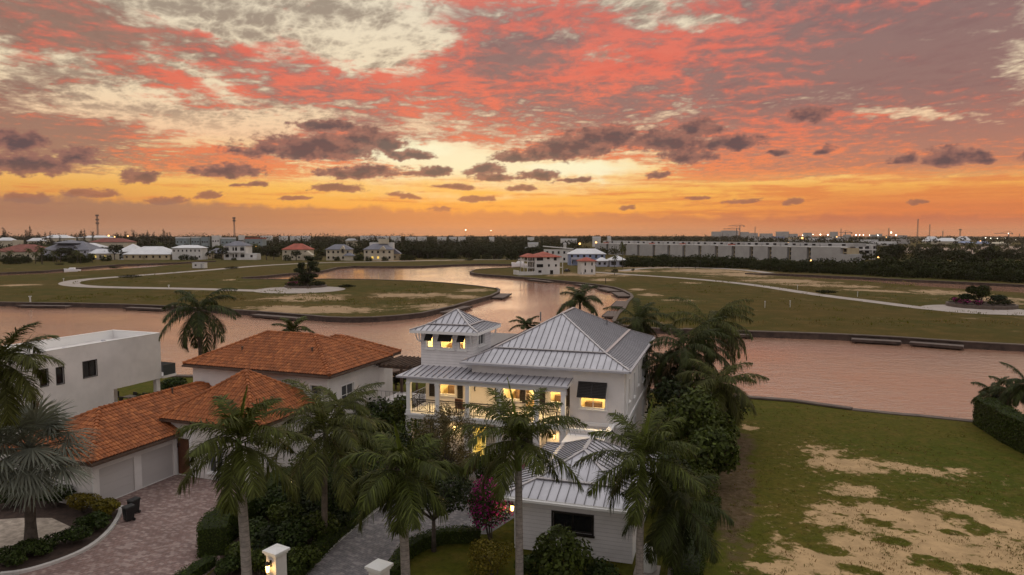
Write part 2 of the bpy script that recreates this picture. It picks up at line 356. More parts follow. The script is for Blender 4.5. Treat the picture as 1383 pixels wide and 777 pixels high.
def window(parent, p0, p1, z0, h, mats, mull=1, bars=0, depth=.12, trim=.09, sill=True, name='window'):
    """a window in opening h of the wall p0 -> p1; frame > pane"""
    p0 = Vector((p0[0], p0[1], 0)); p1 = Vector((p1[0], p1[1], 0)); d = (p1 - p0).normalized(); n = Vector((d.y, -d.x, 0))
    a, b, za, zb = h; fm, pm = mats
    P = lambda s, z, o: p0 + d * s + n * o + Vector((0, 0, z))
    f = MB(); w = .06
    for (s0, t0, s1, t1) in ((a, za + w / 2, b, za + w / 2), (a, zb - w / 2, b, zb - w / 2)):
        f.bar(P(s0, t0, -depth + .03), P(s1, t1, -depth + .03), .06, w, up=(0, 0, 1), lift=-w / 2)
    for k in range(mull + 2):
        s = a + (b - a) * k / (mull + 1); s = min(max(s, a + w / 2), b - w / 2)
        f.bar(P(s, za + w, -depth + .028), P(s, zb - w, -depth + .028), w * .9, .05, up=n, lift=-.03)
    for k in range(bars):
        z = za + (zb - za) * (k + 1) / (bars + 1)
        f.bar(P(a + w, z, -depth + .026), P(b - w, z, -depth + .026), .04, .035, lift=-.02)
    if trim:
        for (s0, t0, s1, t1) in ((a - trim, zb + trim / 2, b + trim, zb + trim / 2), (a - trim, za - trim / 2, b + trim, za - trim / 2)):
            f.bar(P(s0, t0, .012), P(s1, t1, .012), .04, trim, lift=-trim / 2)
        for s in (a - trim / 2, b + trim / 2): f.bar(P(s, za + .002, .010), P(s, zb - .002, .010), trim, .036, up=n, lift=-.018)
    if sill: f.bar(P(a - trim - .05, za - trim - .04, .05), P(b + trim + .05, za - trim - .04, .05), .12, .07)
    fo = f.build(name, fm, parent)
    g = MB(); g.poly([P(a, za, -depth), P(b, za, -depth), P(b, zb, -depth), P(a, zb, -depth)])
    g.build('pane', pm, fo)
    return fo

# ------------------------------------------------------------------ materials
M = {}
def mat(name, col, rough=.7, metal=0.0, spec=.4, fn=None):
    m = bpy.data.materials.new(name); m.use_nodes = True; t = NT(m.node_tree)
    b = m.node_tree.nodes['Principled BSDF']
    c = col if len(col) == 4 else tuple(col) + (1,)
    b.inputs['Base Color'].default_value = c; b.inputs['Roughness'].default_value = rough; b.inputs['Metallic'].default_value = metal
    b.inputs['Specular IOR Level'].default_value = spec
    if fn: fn(t, b, c)
    M[name] = m; return m
def obj_co(t): return t.new('ShaderNodeTexCoord').outputs['Object']
def pos_co(t): return t.new('ShaderNodeNewGeometry').outputs['Position']
def shade(c, k): return tuple(min(1, x * k) for x in c[:3]) + (1,)
def worn(scale=1.2, amt=.18, bump=0.0, bscale=30.0, world_=True):
    def f(t, b, c):
        p = pos_co(t)
        n = t.noise(p, scale, 5, .6)
        col = t.mix(t.mapr(n, .3, .7), shade(c, 1 - amt), shade(c, 1 + amt * .5))
        n2 = t.noise(t.mapping(p, scale=(1, 1, .25)), scale * 3.1, 4, .65)
        col = t.mix(t.m('MULTIPLY', t.mapr(n2, .55, .8), amt * 1.2), col, shade(c, .55))
        t.put(b.inputs['Base Color'], col)
        if bump:
            bn = t.new('ShaderNodeBump'); bn.inputs['Strength'].default_value = bump; bn.inputs['Distance'].default_value = .02
            t.l.new(t.noise(p, bscale, 3), bn.inputs['Height']); t.l.new(bn.outputs[0], b.inputs['Normal'])
    return f
def lap(pitch=.2, c2=.9):
    def f(t, b, c):
        o = obj_co(t); z = t.sep(o)[2]
        s = t.m('FRACT', t.m('DIVIDE', z, pitch))
        bn = t.new('ShaderNodeBump'); bn.inputs['Strength'].default_value = .9; bn.inputs['Distance'].default_value = .03; bn.invert = True
        t.l.new(s, bn.inputs['Height']); t.l.new(bn.outputs[0], b.inputs['Normal'])
        n = t.noise(pos_co(t), 1.1, 5, .6)
        groove = t.mapr(s, .90, .97)
        col = t.mix(t.mapr(n, .3, .7), shade(c, .92), shade(c, 1.04))
        t.put(b.inputs['Base Color'], t.mix(groove, col, shade(c, .55)))
    return f
def rnd_island(t): return t.new('ShaderNodeNewGeometry').outputs['Random Per Island']
def tilecol(t, b, c):
    r = rnd_island(t); n = t.noise(pos_co(t), .5, 4, .6)
    col = t.ramp(r, [(0, shade(c, .68)), (.35, shade(c, .92)), (.75, shade(c, 1.08)), (1, (c[0] * 1.35, c[1] * 1.5, c[2] * 1.6))])
    col = t.mix(t.m('MULTIPLY', t.mapr(n, .45, .75), .5), col, shade(c, .5))
    t.put(b.inputs['Base Color'], col)
def leafmat(name, c, var=.45, trans=.25, tip=None, rough=.55):
    m = bpy.data.materials.new(name); m.use_nodes = True; t = NT(m.node_tree); t.n.clear()
    r = rnd_island(t); n = t.noise(pos_co(t), .9, 3, .6)
    c = tuple(c) + (1,) if len(c) == 3 else c
    col = t.ramp(r, [(0, shade(c, 1 - var)), (.55, c), (.85, shade(c, 1 + var)), (1, tip or shade(c, 1 + var * 1.6))])
    col = t.mix(t.m('MULTIPLY', t.mapr(n, .35, .7), .45), col, shade(c, .62))
    oi = t.new('ShaderNodeObjectInfo').outputs['Random']
    col = t.mix(t.m('MULTIPLY', oi, .35), col, (c[0] * 1.25, c[1] * 1.0, c[2] * .8, 1))
    p = t.new('ShaderNodeBsdfPrincipled'); t.l.new(col, p.inputs['Base Color']); p.inputs['Roughness'].default_value = rough; p.inputs['Specular IOR Level'].default_value = .05 if 'far' in name or 'mangrove' in name or 'pine' in name else .16
    tr = t.new('ShaderNodeBsdfTranslucent'); t.l.new(t.mix(.5, col, (c[0] * 1.3, c[1] * 1.3, c[2] * .5, 1)), tr.inputs[0])
    ms = t.new('ShaderNodeMixShader'); ms.inputs[0].default_value = trans
    t.l.new(p.outputs[0], ms.inputs[1]); t.l.new(tr.outputs[0], ms.inputs[2])
    o = t.new('ShaderNodeOutputMaterial'); t.l.new(ms.outputs[0], o.inputs[0])
    M[name] = m; return m
def emit(name, c, s, c2=None, scale=1.5):
    m = bpy.data.materials.new(name); m.use_nodes = True; t = NT(m.node_tree); t.n.clear()
    e = t.new('ShaderNodeEmission'); e.inputs[1].default_value = s
    if c2:
        n = t.noise(t.mapping(pos_co(t), scale=(1, 1, .6)), scale, 3, .6)
        t.l.new(t.mix(t.mapr(n, .35, .65), c, c2), e.inputs[0])
    else: e.inputs[0].default_value = c
    o = t.new('ShaderNodeOutputMaterial'); t.l.new(e.outputs[0], o.inputs[0]); M[name] = m; return m

mat('stucco', (.71, .675, .66), .85, fn=worn(.6, .10, .25, 40))
mat('stucco_far', (.60, .58, .56), .85, fn=worn(.15, .12))
mat('cream_far', (.50, .44, .34), .85, fn=worn(.15, .12))
mat('tan_far', (.42, .34, .22), .85, fn=worn(.15, .12))
mat('grey_far', (.36, .35, .35), .85, fn=worn(.12, .14))
mat('teal_far', (.23, .27, .28), .8, fn=worn(.15, .12))
mat('blue_far', (.24, .28, .42), .8, fn=worn(.15, .12))
mat('lilac_far', (.40, .40, .47), .8, fn=worn(.15, .12))
mat('siding', (.70, .675, .68), .6, fn=lap(.21))
mat('trim_white', (.76, .75, .74), .5)
mat('metal_roof', (.47, .46, .50), .45, .25, fn=worn(.8, .12))
mat('metal_seam', (.15, .145, .155), .5, .3)  # on the roof ribs: shade along the seams put into the colour
mat('metal_flash', (.44, .41, .42), .4, .3)
mat('red_roof_far', (.34, .085, .055), .8, fn=worn(.3, .3))
mat('darkred_far', (.20, .06, .045), .8, fn=worn(.3, .3))
mat('slate_far', (.16, .16, .19), .75, fn=worn(.3, .2))
mat('white_roof_far', (.62, .62, .64), .7, fn=worn(.2, .1))
mat('terracotta', (.30, .090, .025), .75, fn=tilecol)
mat('terracotta_under', (.08, .02, .006), .9)
mat('bronze', (.020, .016, .014), .45)
mat('brown_wood', (.10, .062, .045), .7, fn=worn(3, .3))
mat('door_grey', (.50, .47, .46), .7); mat('door_wood', (.13, .05, .025), .5, fn=worn(3, .3))
mat('dock_wood', (.13, .095, .08), .75, fn=worn(1.5, .3))
mat('seawall', (.060, .038, .030), .85, fn=worn(.7, .45))
mat('cap', (.125, .095, .078), .85, fn=worn(.8, .25))
mat('concrete', (.36, .31, .28), .9, fn=worn(.35, .16))
mat('kerb', (.48, .45, .43), .85, fn=worn(1, .15))
mat('black_plastic', (.013, .013, .014), .4)
mat('white_plastic', (.72, .72, .70), .35)
mat('dark_glass', (.012, .013, .015), .08, spec=.6)
mat('grey_glass', (.06, .065, .07), .12, spec=.6)
mat('lamp_iron', (.012, .011, .010), .4)
mat('mulch', (.050, .030, .022), .95, fn=worn(3, .4, .5, 14))
mat('trunk_grey', (.25, .22, .20), .85)
mat('trunk_brown', (.13, .10, .075), .9, fn=worn(4, .4, .4, 20))
mat('bark', (.08, .062, .05), .9, fn=worn(4, .4, .4, 20))
mat('shaft_green', (.12, .165, .035), .45, fn=worn(2.5, .3))
mat('shaft_gold', (.22, .20, .04), .45, fn=worn(2.5, .3))
mat('steel', (.12, .11, .11), .5, .4)
mat('red_steel', (.22, .07, .06), .6)
mat('boat_white', (.70, .70, .72), .25)
mat('asphalt', (.06, .058, .06), .9)
def ringed(t, b, c):
    z = t.sep(obj_co(t))[2]; n = t.noise(pos_co(t), 5, 4, .6)
    s = t.m('FRACT', t.m('ADD', t.m('MULTIPLY', z, 5.2), t.m('MULTIPLY', n, .35)))
    col = t.mix(t.mapr(n, .3, .7), shade(c, .72), shade(c, 1.15))
    t.put(b.inputs['Base Color'], t.mix(t.m('MULTIPLY', t.mapr(s, .80, .94), .65), col, shade(c, .4)))
mat('trunk_ring', (.27, .235, .215), .85, fn=ringed)
def clear_glass():
    m = bpy.data.materials.new('clear_glass'); m.use_nodes = True; t = NT(m.node_tree); t.n.clear()
    a = t.new('ShaderNodeBsdfTransparent'); a.inputs[0].default_value = (.92, .92, .90, 1); g = t.new('ShaderNodeBsdfGlossy'); g.inputs['Roughness'].default_value = .03; f = t.new('ShaderNodeFresnel'); f.inputs[0].default_value = 1.45
    ms = t.new('ShaderNodeMixShader'); t.l.new(f.outputs[0], ms.inputs[0]); t.l.new(a.outputs[0], ms.inputs[1]); t.l.new(g.outputs[0], ms.inputs[2])
    o = t.new('ShaderNodeOutputMaterial'); t.l.new(ms.outputs[0], o.inputs[0]); M['clear_glass'] = m
clear_glass()
mat('room_wall', (.74, .64, .42), .8, fn=worn(.7, .12)); mat('curtain', (.55, .42, .24), .85); mat('room_floor', (.20, .12, .06), .5)
def room(parent, x0, x1, y0, y1, z0, z1, power, lamp=True, seed=0):
    """a furnished room behind a lit window: shell, curtain, cabinet and a burning ceiling lamp"""
    q = MB(); P = lambda x, y, z: (x, y, z)
    q.poly([P(x0, y1, z0), P(x1, y1, z0), P(x1, y1, z1), P(x0, y1, z1)]); q.poly([P(x0, y0, z0), P(x0, y1, z0), P(x0, y1, z1), P(x0, y0, z1)]); q.poly([P(x1, y0, z0), P(x1, y1, z0), P(x1, y1, z1), P(x1, y0, z1)]); q.poly([P(x0, y0, z1), P(x1, y0, z1), P(x1, y1, z1), P(x0, y1, z1)]); q.poly([P(x0, y0, z0), P(x1, y0, z0), P(x1, y1, z0), P(x0, y1, z0)], 1)
    r = q.build('room', [M['room_wall'], M['room_floor']], parent)
    rr = random.Random(seed); w = x1 - x0
    q = MB(); q.box(x0 + w * rr.uniform(.1, .3), y1 - .5, z0 + .01, x0 + w * rr.uniform(.4, .55), y1 - .02, z0 + rr.uniform(.7, .95)); q.build('cabinet', M['brown_wood'], r)
    q = MB(); q.box(x0 + w * rr.uniform(.55, .7), y1 - .05, z0 + 1.3, x0 + w * rr.uniform(.78, .92), y1 - .012, z0 + 1.95); q.build('picture', M['bronze'], r)
    q = MB()
    for k in range(5): q.box(x0 + .03 + k * .07, y0 + .12 + .03 * (k % 2), z0 + .02, x0 + .10 + k * .07, y0 + .16 + .03 * (k % 2), z1 - .1)
    q.build('curtain', M['curtain'], r)
    cx, cy = (x0 + x1) / 2, (y0 + y1) / 2; q = MB(); q.tube([(cx, cy, z1 - .35), (cx, cy, z1 - .22)], .12, 10); q.build('room_lamp', M['bulb'], r)
    pl = bpy.data.lights.new('lamp_light', 'POINT'); pl.energy = power; pl.color = (1, .70, .30); pl.shadow_soft_size = .15
    po = bpy.data.objects.new('lamp_light', pl); link(po, r); po.location = (cx, cy, z1 - .6)
emit('lit_pane', lin(255, 196, 74), 1.0, lin(255, 226, 130), .9)
emit('lit_pane_dim', lin(196, 140, 40), .8, lin(90, 70, 30), .9)
emit('bulb', lin(255, 196, 110), 9.0)
emit('far_light_warm', lin(255, 190, 110), 4.0)
emit('far_light_white', lin(255, 246, 225), 9.0)
emit('far_light_red', lin(255, 70, 40), 2.5)
leafmat('royal_leaf', (.056, .068, .011), .7, .16)
leafmat('royal_leaf_dark', (.032, .042, .008), .7, .14)
leafmat('young_leaf', (.13, .17, .03), .3, .3)
leafmat('coco_leaf', (.062, .068, .014), .7, .18)
leafmat('fan_leaf', (.155, .172, .145), .35, .2)
leafmat('dry_leaf', (.19, .13, .07), .4, .2)
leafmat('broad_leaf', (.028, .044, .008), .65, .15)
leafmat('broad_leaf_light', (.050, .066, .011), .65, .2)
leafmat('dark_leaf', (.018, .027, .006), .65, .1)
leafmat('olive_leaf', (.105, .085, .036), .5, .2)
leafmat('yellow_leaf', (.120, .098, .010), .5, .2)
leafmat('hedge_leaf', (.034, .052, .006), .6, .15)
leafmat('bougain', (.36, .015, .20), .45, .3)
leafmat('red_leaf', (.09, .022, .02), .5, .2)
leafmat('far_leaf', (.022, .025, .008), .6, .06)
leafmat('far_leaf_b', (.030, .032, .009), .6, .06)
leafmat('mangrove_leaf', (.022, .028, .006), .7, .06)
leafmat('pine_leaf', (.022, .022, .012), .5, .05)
# ------------------------------------------------------------------ ground, water, roads
def pxell(u, v, ru, rv):
    p = at(u, v); d = p.y
    return (p.x, p.y, ru * d / F, rv * d * d / (F * H), -math.atan2(p.x, p.y))
def turf(name, green, olive, dry, sand, patches, holes, bare=.0, fine=1.0, sandnoise=.5, nscale=.16, dirt=(), dryk=.55):
    m = bpy.data.materials.new(name); m.use_nodes = True; t = NT(m.node_tree)
    b = m.node_tree.nodes['Principled BSDF']; b.inputs['Roughness'].default_value = .95; b.inputs['Specular IOR Level'].default_value = .1
    p = pos_co(t); X, Y, Z = t.sep(p); p = t.comb(X, Y, 0.0)
    n1 = t.noise(p, .035 * fine, 5, .6); n2 = t.noise(p, .35 * fine, 5, .65); n3 = t.noise(p, 2.6, 4, .7); n4 = t.noise(p, nscale, 6, .68, .3); n5 = t.noise(p, nscale * 4.3, 5, .7, .4)
    col = t.mix(t.mapr(n1, .34, .66), green, olive)
    col = t.mix(t.m('MULTIPLY', t.mapr(n2, .42, .70), dryk), col, dry)
    col = t.mix(t.m('MULTIPLY', t.mapr(n3, .40, .70), .55), col, shade(green, .42))
    o = -3.0
    for e in patches: o = t.m('MAXIMUM', t.ell(t.comb(X, Y, o), *pxell(*e)), o)
    h = -3.0
    for e in holes: h = t.m('MAXIMUM', t.ell(t.comb(X, Y, h), *pxell(*e)), h)
    s = t.m('ADD', o, t.m('MULTIPLY', t.m('SUBTRACT', n4, .5), sandnoise * 6.2))
    s = t.m('ADD', s, t.m('MULTIPLY', t.m('SUBTRACT', n5, .5), sandnoise * 5.4))
    s = t.m('ADD', s, t.m('MULTIPLY', t.m('SUBTRACT', n3, .5), 1.1))
    if holes: s = t.m('SUBTRACT', s, t.m('MAXIMUM', t.m('MULTIPLY', t.m('ADD', h, t.m('MULTIPLY', t.m('SUBTRACT', n4, .5), 3.0)), 1.7), 0.0))
    sm = t.mapr(s, -.10, .34)
    sm = t.m('MAXIMUM', sm, t.m('MULTIPLY', t.m('MULTIPLY', t.mapr(s, -2.2, -.2), t.mapr(t.noise(p, 1.6, 5, .75), .56, .66)), .75))
    if bare: sm = t.m('MAXIMUM', sm, t.m('MULTIPLY', t.mapr(t.noise(p, .07, 7, .7), .60, .70), bare))
    sc = t.mix(t.mapr(n2, .3, .7), shade(sand, .8), shade(sand, 1.12))
    sc = t.mix(t.m('MULTIPLY', t.mapr(n3, .5, .75), .5), sc, shade(sand, .6))
    col = t.mix(t.m('MULTIPLY', sm, .92), col, sc)
    if dirt:
        o = -3.0
        for (x0, y0, rx, ry, rot) in dirt: o = t.m('MAXIMUM', t.ell(t.comb(X, Y, o), x0, y0, rx, ry, rot), o)
        o = t.m('ADD', o, t.m('MULTIPLY', t.m('SUBTRACT', n2, .5), 1.6))
        col = t.mix(t.m('MULTIPLY', t.mapr(o, .0, .5), .8), col, t.mix(t.mapr(n3, .35, .65), (.055, .032, .020, 1), (.12, .08, .055, 1)))
    t.put(b.inputs['Base Color'], col)
    bn = t.new('ShaderNodeBump'); bn.inputs['Strength'].default_value = .6; bn.inputs['Distance'].default_value = .12
    t.l.new(t.m('ADD', t.m('MULTIPLY', n3, t.m('SUBTRACT', 1.0, t.m('MULTIPLY', sm, .7))), t.m('MULTIPLY', n2, .8)), bn.inputs['Height'])
    t.l.new(bn.outputs[0], b.inputs['Normal'])
    M[name] = m; return m
near_sand = [(1112, 610, 30, 9), (1128, 626, 34, 12), (1165, 632, 46, 7), (1225, 632, 66, 7), (1292, 635, 20, 5), (1150, 664, 34, 11), (1135, 690, 34, 10), (1190, 688, 54, 12), (1245, 704, 62, 16),
             (1300, 688, 52, 13), (1160, 738, 90, 28), (1250, 742, 150, 34), (1300, 722, 110, 26), (1140, 704, 50, 20), (1230, 702, 80, 18), (1352, 706, 40, 18), (1120, 764, 80, 18), (1220, 772, 130, 22), (1092, 748, 24, 10), (1060, 772, 44, 10), (1345, 750, 60, 22), (1010, 577, 14, 4)]
near_green = [(1216, 684, 18, 7), (1092, 722, 34, 18), (1318, 716, 22, 16), (1262, 760, 40, 13), (1368, 690, 14, 8), (1185, 706, 20, 7), (1330, 668, 30, 6), (1150, 646, 22, 5), (1210, 732, 40, 10), (1120, 742, 26, 10), (1290, 720, 26, 8), (1160, 770, 40, 8), (1330, 770, 50, 9), (1145, 676, 20, 5), (1235, 668, 34, 6)]
ax = Vector((math.cos(R(-17.2)), math.sin(R(-17.2)), 0)); ay = Vector((-ax.y, ax.x, 0))
turf('near_turf', (.062, .072, .0065, 1), (.088, .076, .010, 1), (.135, .092, .022, 1), (.47, .315, .17, 1), near_sand, near_green, 0.0, 2.2, .5, .22,
     dirt=[(at(985, 640).x, at(985, 640).y, 2.0, 15.0, R(-17.2)), (at(1000, 600).x, at(1000, 600).y, 1.5, 4.0, R(-17.2))])
far_sand = [(415, 402, 50, 4), (430, 419, 88, 5.5), (375, 416, 40, 4), (555, 399, 52, 3.2), (585, 413, 30, 4), (620, 401, 22, 2.2), (640, 392, 20, 2), (815, 378, 18, 1.5), (862, 391, 10, 1.4), (878, 398, 15, 2.2), (922, 406, 20, 1.6), (935, 382, 14, 1.2),
            (885, 361, 50, 2), (960, 366, 64, 3), (1000, 371, 50, 3), (1060, 380, 52, 3.4), (1190, 393, 46, 1.6), (1275, 395, 44, 3.6), (1345, 405, 44, 5), (790, 371, 55, 2.2), (850, 366, 30, 2), (32, 385, 24, 1.3), (880, 436, 14, 1.5), (310, 378, 8, 1),
            (1120, 386, 60, 2), (230, 416, 30, 1.6), (560, 352, 60, .7)]
turf('field_turf', (.052, .052, .0065, 1), (.080, .055, .010, 1), (.125, .078, .022, 1), (.38, .26, .155, 1), far_sand, [], .45, .6, .55, .10, dryk=.8)

# water: one sheet under everything that is not land
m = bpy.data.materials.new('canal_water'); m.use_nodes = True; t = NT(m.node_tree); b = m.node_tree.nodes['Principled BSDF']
b.inputs['Base Color'].default_value = (.34, .185, .125, 1); b.inputs['Roughness'].default_value = .04; b.inputs['IOR'].default_value = 4.2  # base colour raised to stand in for sky reflection the surface lacks
p = pos_co(t)
w1 = t.noise(t.mapping(p, rot=R(20), scale=(1, 2.0, 1)), .48, 4, .58, .6); w2 = t.noise(t.mapping(p, rot=R(-12), scale=(1, 2.0, 1)), 2.6, 3, .6, .3); w3 = t.noise(p, .05, 3, .5)
bn = t.new('ShaderNodeBump'); bn.inputs['Strength'].default_value = .55; bn.inputs['Distance'].default_value = .26
t.l.new(t.m('MULTIPLY', t.m('ADD', t.m('MULTIPLY', w1, .75), t.m('MULTIPLY', w2, .30)), t.m('MULTIPLY', t.mapr(w3, .3, .7, .55, 1.2), t.mapr(t.sep(p)[1], 75, 190, 1.0, .38))), bn.inputs['Height']); t.l.new(bn.outputs[0], b.inputs['Normal'])
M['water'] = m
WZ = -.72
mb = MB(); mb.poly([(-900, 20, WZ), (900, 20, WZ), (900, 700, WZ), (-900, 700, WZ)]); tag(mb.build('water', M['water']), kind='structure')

from mathutils.geometry import tessellate_polygon
def land(name, pts, material, z=0.0, skirt=2.5):
    tri = tessellate_polygon([[Vector((x, y, 0)) for x, y in pts]])
    n = len(pts); me = bpy.data.meshes.new(name)
    V = [(x, y, z) for x, y in pts] + [(x, y, z - skirt) for x, y in pts]
    me.from_pydata(V, [], [tuple(f) for f in tri] + [(i, (i + 1) % n, n + (i + 1) % n, n + i) for i in range(n)])
    me.materials.append(material); bm = bmesh.new(); bm.from_mesh(me); bmesh.ops.recalc_face_normals(bm, faces=bm.faces); bm.to_mesh(me); bm.free()
    o = bpy.data.objects.new(name, me); COL.objects.link(o); return tag(o, kind='structure')
def pp(l): return [(at(u, v).x, at(u, v).y) for u, v in l]
canal_n = pp([(0, 369), (58, 366.6), (107, 362.3), (156, 358), (246, 355), (292, 352.6)])
canal_s = pp([(291, 353.8), (246, 356.6), (200, 361), (116, 366), (65, 369.5), (0, 372.4)])
pen_near = pp([(0, 409.7), (31, 410.3), (97, 411), (176, 413), (228, 415), (290, 418.8), (350, 422.5), (411, 427.3), (442, 430), (472, 431), (502, 430.5), (536, 428.2), (570, 424.6), (610, 415.7), (640, 407), (664, 400.5), (674, 395.5)])
pen_far = pp([(675, 392.5), (671, 390), (645, 386.5), (610, 383), (570, 380), (502, 377.8), (448, 377), (394, 377.8), (350, 377.3), (328, 376.4)])
inlet_n = pp([(327, 375.4), (355, 373.6), (390, 370), (425, 368), (442, 365), (455, 361.8), (478, 360), (520, 360.4), (570, 360), (610, 358), (650, 356.8), (692, 357.4), (712, 357.2)])
cove_s = pp([(714, 360.4), (694, 361.6), (661, 363), (641, 364.6)])
isl_near = pp([(634.5, 367.5), (640, 369.6), (652, 371), (690, 373.7), (717, 376), (748, 379), (785, 382.6), (810, 385.6), (830, 389), (842, 393), (851, 398), (853, 402), (846, 409), (842, 417), (833, 425), (828, 434), (840, 441), (888, 445.2), (923, 446.4), (1004, 449.5), (1066, 451.3), (1128, 453.5), (1209, 457.6), (1304, 464.3), (1383, 468.6), (1600, 481)])
chan_s = pp([(1600, 410), (1383, 395.5), (1300, 390.2), (1240, 386.3), (1151, 378.5), (1060, 373), (1006, 370.6)])
chan_n = pp([(1006, 369.6), (1060, 370.6), (1151, 374.6), (1240, 379), (1310, 382), (1383, 385.5), (1600, 398)])
xl, xr = -260.0, 330.0
north = [(-9000, canal_n[0][1] + 30)] + [(-420, canal_n[0][1] + 6)] + canal_n + canal_s + [(-420, canal_s[-1][1] + 4), (-420, pen_near[0][1])] + pen_near + pen_far + inlet_n + cove_s + isl_near + [(420, isl_near[-1][1]), (420, chan_s[0][1])] + chan_s + chan_n + [(420, chan_n[0][1] + 3), (9000, chan_n[0][1] + 30), (9000, 16000), (-9000, 16000)]
land('field', north, M['field_turf'])
bank = [(-300, 84), (-60, 81), (-38, 80), (-24, 79.6), (-12, 78.6), (4, 76.2)] + pp([(1005.6, 537), (1068.6, 541.7), (1151, 553), (1221.5, 560), (1238, 561), (1314, 569)]) + [(60, 54), (140, 30), (300, -10)]
land('ground', bank + [(300, -80), (-300, -80)], M['near_turf'])

def strip(name, pts, w, material, z=.03, smooth=2, parent=None):
    P = [Vector((x, y)) for x, y in pts]
    for _ in range(smooth):
        Q = [P[0]]
        for a, c in zip(P, P[1:]): Q += [a * .75 + c * .25, a * .25 + c * .75]
        P = Q + [P[-1]]
    mb = MB(); L = []
    for i, p in enumerate(P):
        d = (P[min(i + 1, len(P) - 1)] - P[max(i - 1, 0)]).normalized(); n = Vector((-d.y, d.x)) * (w[i * len(w) // len(P)] if isinstance(w, list) else w) / 2
        L.append((p + n, p - n))
    for (a, c), (e, f) in zip(L, L[1:]): mb.poly([(a.x, a.y, z), (c.x, c.y, z), (f.x, f.y, z), (e.x, e.y, z)])
    return mb.build(name, material, parent)
def disc(name, c, r, material, z, n=40, sx=1.0):
    mb = MB(); mb.poly([(c[0] + r * sx * math.cos(2 * math.pi * i / n), c[1] + r * math.sin(2 * math.pi * i / n), z) for i in range(n)]); return mb.build(name, material)
RB1 = at(405, 391.5); RB2 = at(1315, 418)
tag(strip('road', pp([(380, 393.5), (350, 393), (270, 390.5), (189, 389), (135, 388), (100, 386), (90, 382.5), (108, 378), (162, 374), (243, 368), (311, 362.4), (350, 359), (421, 355.2), (529, 353.3), (620, 351.2), (720, 350)]), 6.2, M['concrete']), kind='structure')
tag(disc('road', RB1, 13.5, M['concrete'], .036), kind='structure')
tag(strip('road', pp([(800, 367.5), (847.6, 371), (896, 374), (950, 378), (1020, 385), (1101, 398), (1182, 408), (1250, 417), (1300, 421)]), 4.6, M['concrete']), kind='structure')
tag(disc('road', RB2, 10.2, M['concrete'], .036), kind='structure')
tag(strip('path', pp([(1320, 423), (1383, 425), (1500, 429)]), 4.6, M['concrete'], z=.042, smooth=0), kind='structure')
tag(strip('path', pp([(840, 366), (870, 362), (940, 361.5), (1000, 364), (1040, 369)]), 5, M['concrete'], z=.024), kind='structure')

def seawall(pts, label, th=.55, top=.22, side=1, closed_=False, z0=-2.2):
    """wall along the water edge, a cap slab on top, wall > cap"""
    P = [Vector((x, y)) for x, y in pts]; o = []
    for i, p in enumerate(P):
        d = (P[min(i + 1, len(P) - 1)] - P[max(i - 1, 0)]).normalized(); n = Vector((-d.y, d.x)) * side
        o.append((p - n * .10, p + n * (th - .1), p - n * .22, p + n * (th + .02)))
    a = MB(); c = MB()
    for (w0, l0, e0, f0), (w1, l1, e1, f1) in zip(o, o[1:]):
        a.add([(w0.x, w0.y, z0), (l0.x, l0.y, z0), (l0.x, l0.y, top), (w0.x, w0.y, top), (w1.x, w1.y, z0), (l1.x, l1.y, z0), (l1.x, l1.y, top), (w1.x, w1.y, top)], [(0, 3, 7, 4), (1, 5, 6, 2), (3, 2, 6, 7)])
        c.add([(e0.x, e0.y, top), (f0.x, f0.y, top), (f0.x, f0.y, top + .14), (e0.x, e0.y, top + .14), (e1.x, e1.y, top), (f1.x, f1.y, top), (f1.x, f1.y, top + .14), (e1.x, e1.y, top + .14)], [(0, 3, 7, 4), (1, 5, 6, 2), (3, 2, 6, 7), (0, 4, 5, 1), (0, 1, 2, 3), (4, 7, 6, 5)])
    w = a.build('seawall', M['seawall']); tag(w, label, 'seawall', 'seawalls of the canal'); c.build('cap', M['cap'], w)
    return w
seawall([(-420, pen_near[0][1])] + pen_near + pen_far[:2], 'dark brown seawall curving round the grassy peninsula on the left')
seawall(pen_far[1:] , 'low seawall on the back of the peninsula behind the lone round tree', top=.05)
seawall(inlet_n, 'far seawall along the bank in front of the grey roofed houses', top=.12)
seawall(cove_s + isl_near[:19], 'dark seawall in front of the red roofed white house', top=.12)
seawall(isl_near[18:], 'long brown seawall across the canal on the right')
seawall(canal_n, 'dark seawall below the gardens of the distant houses on the left', top=.12)
seawall(chan_n, 'pale low wall along the narrow channel before the mangroves', top=.1)
seawall(bank[:9] , 'seawall behind the two houses, on the near bank', side=-1, top=.05)
seawall(bank[8:], 'concrete edge of the near grass lot along the canal', side=-1, top=-.05)
def dock(a, b, label, w=2.2, z=-.15, side=-1):
    a = at(*a); b = at(*b); d = (b - a); L = d.length
    o = thing('dock', label, 'dock', (a.x, a.y, 0), math.atan2(d.y, d.x), 'docks along the seawalls')
    m = MB(); m.box(0, -w * (side < 0), z - .28, L, w * (side > 0), z); m.build('deck', M['dock_wood'], o)
    s = MB(); s.box(.05, -w - .12, z - .34, L - .05, -w - .003, z + .06); s.build('fascia', M['seawall'], o)
    for k in range(max(2, int(L / 5))):
        q = MB(); x = .4 + (L - .8) * k / max(1, int(L / 5) - 1) if int(L / 5) > 1 else .4 + (L - .8) * k
        q.tube([(x, -w * .8, -2.2), (x, -w * .8, z - .29)], .14, 8); q.build('pile', M['seawall'], o)
dock((31, 410.9), (97, 411.6), 'brown dock ledge at the far left of the peninsula seawall')
dock((177, 413.6), (228, 415.6), 'brown dock ledge left of the tall palm on the peninsula seawall')
dock((349, 423), (411, 427.8), 'dock ledge above the small palm top behind the tiled roof')
dock((594, 420.6), (626, 412.4), 'short dock on the bend of the peninsula left of the tip')
dock((664, 401), (675, 395.6), 'dock at the very tip of the peninsula', 3.4)
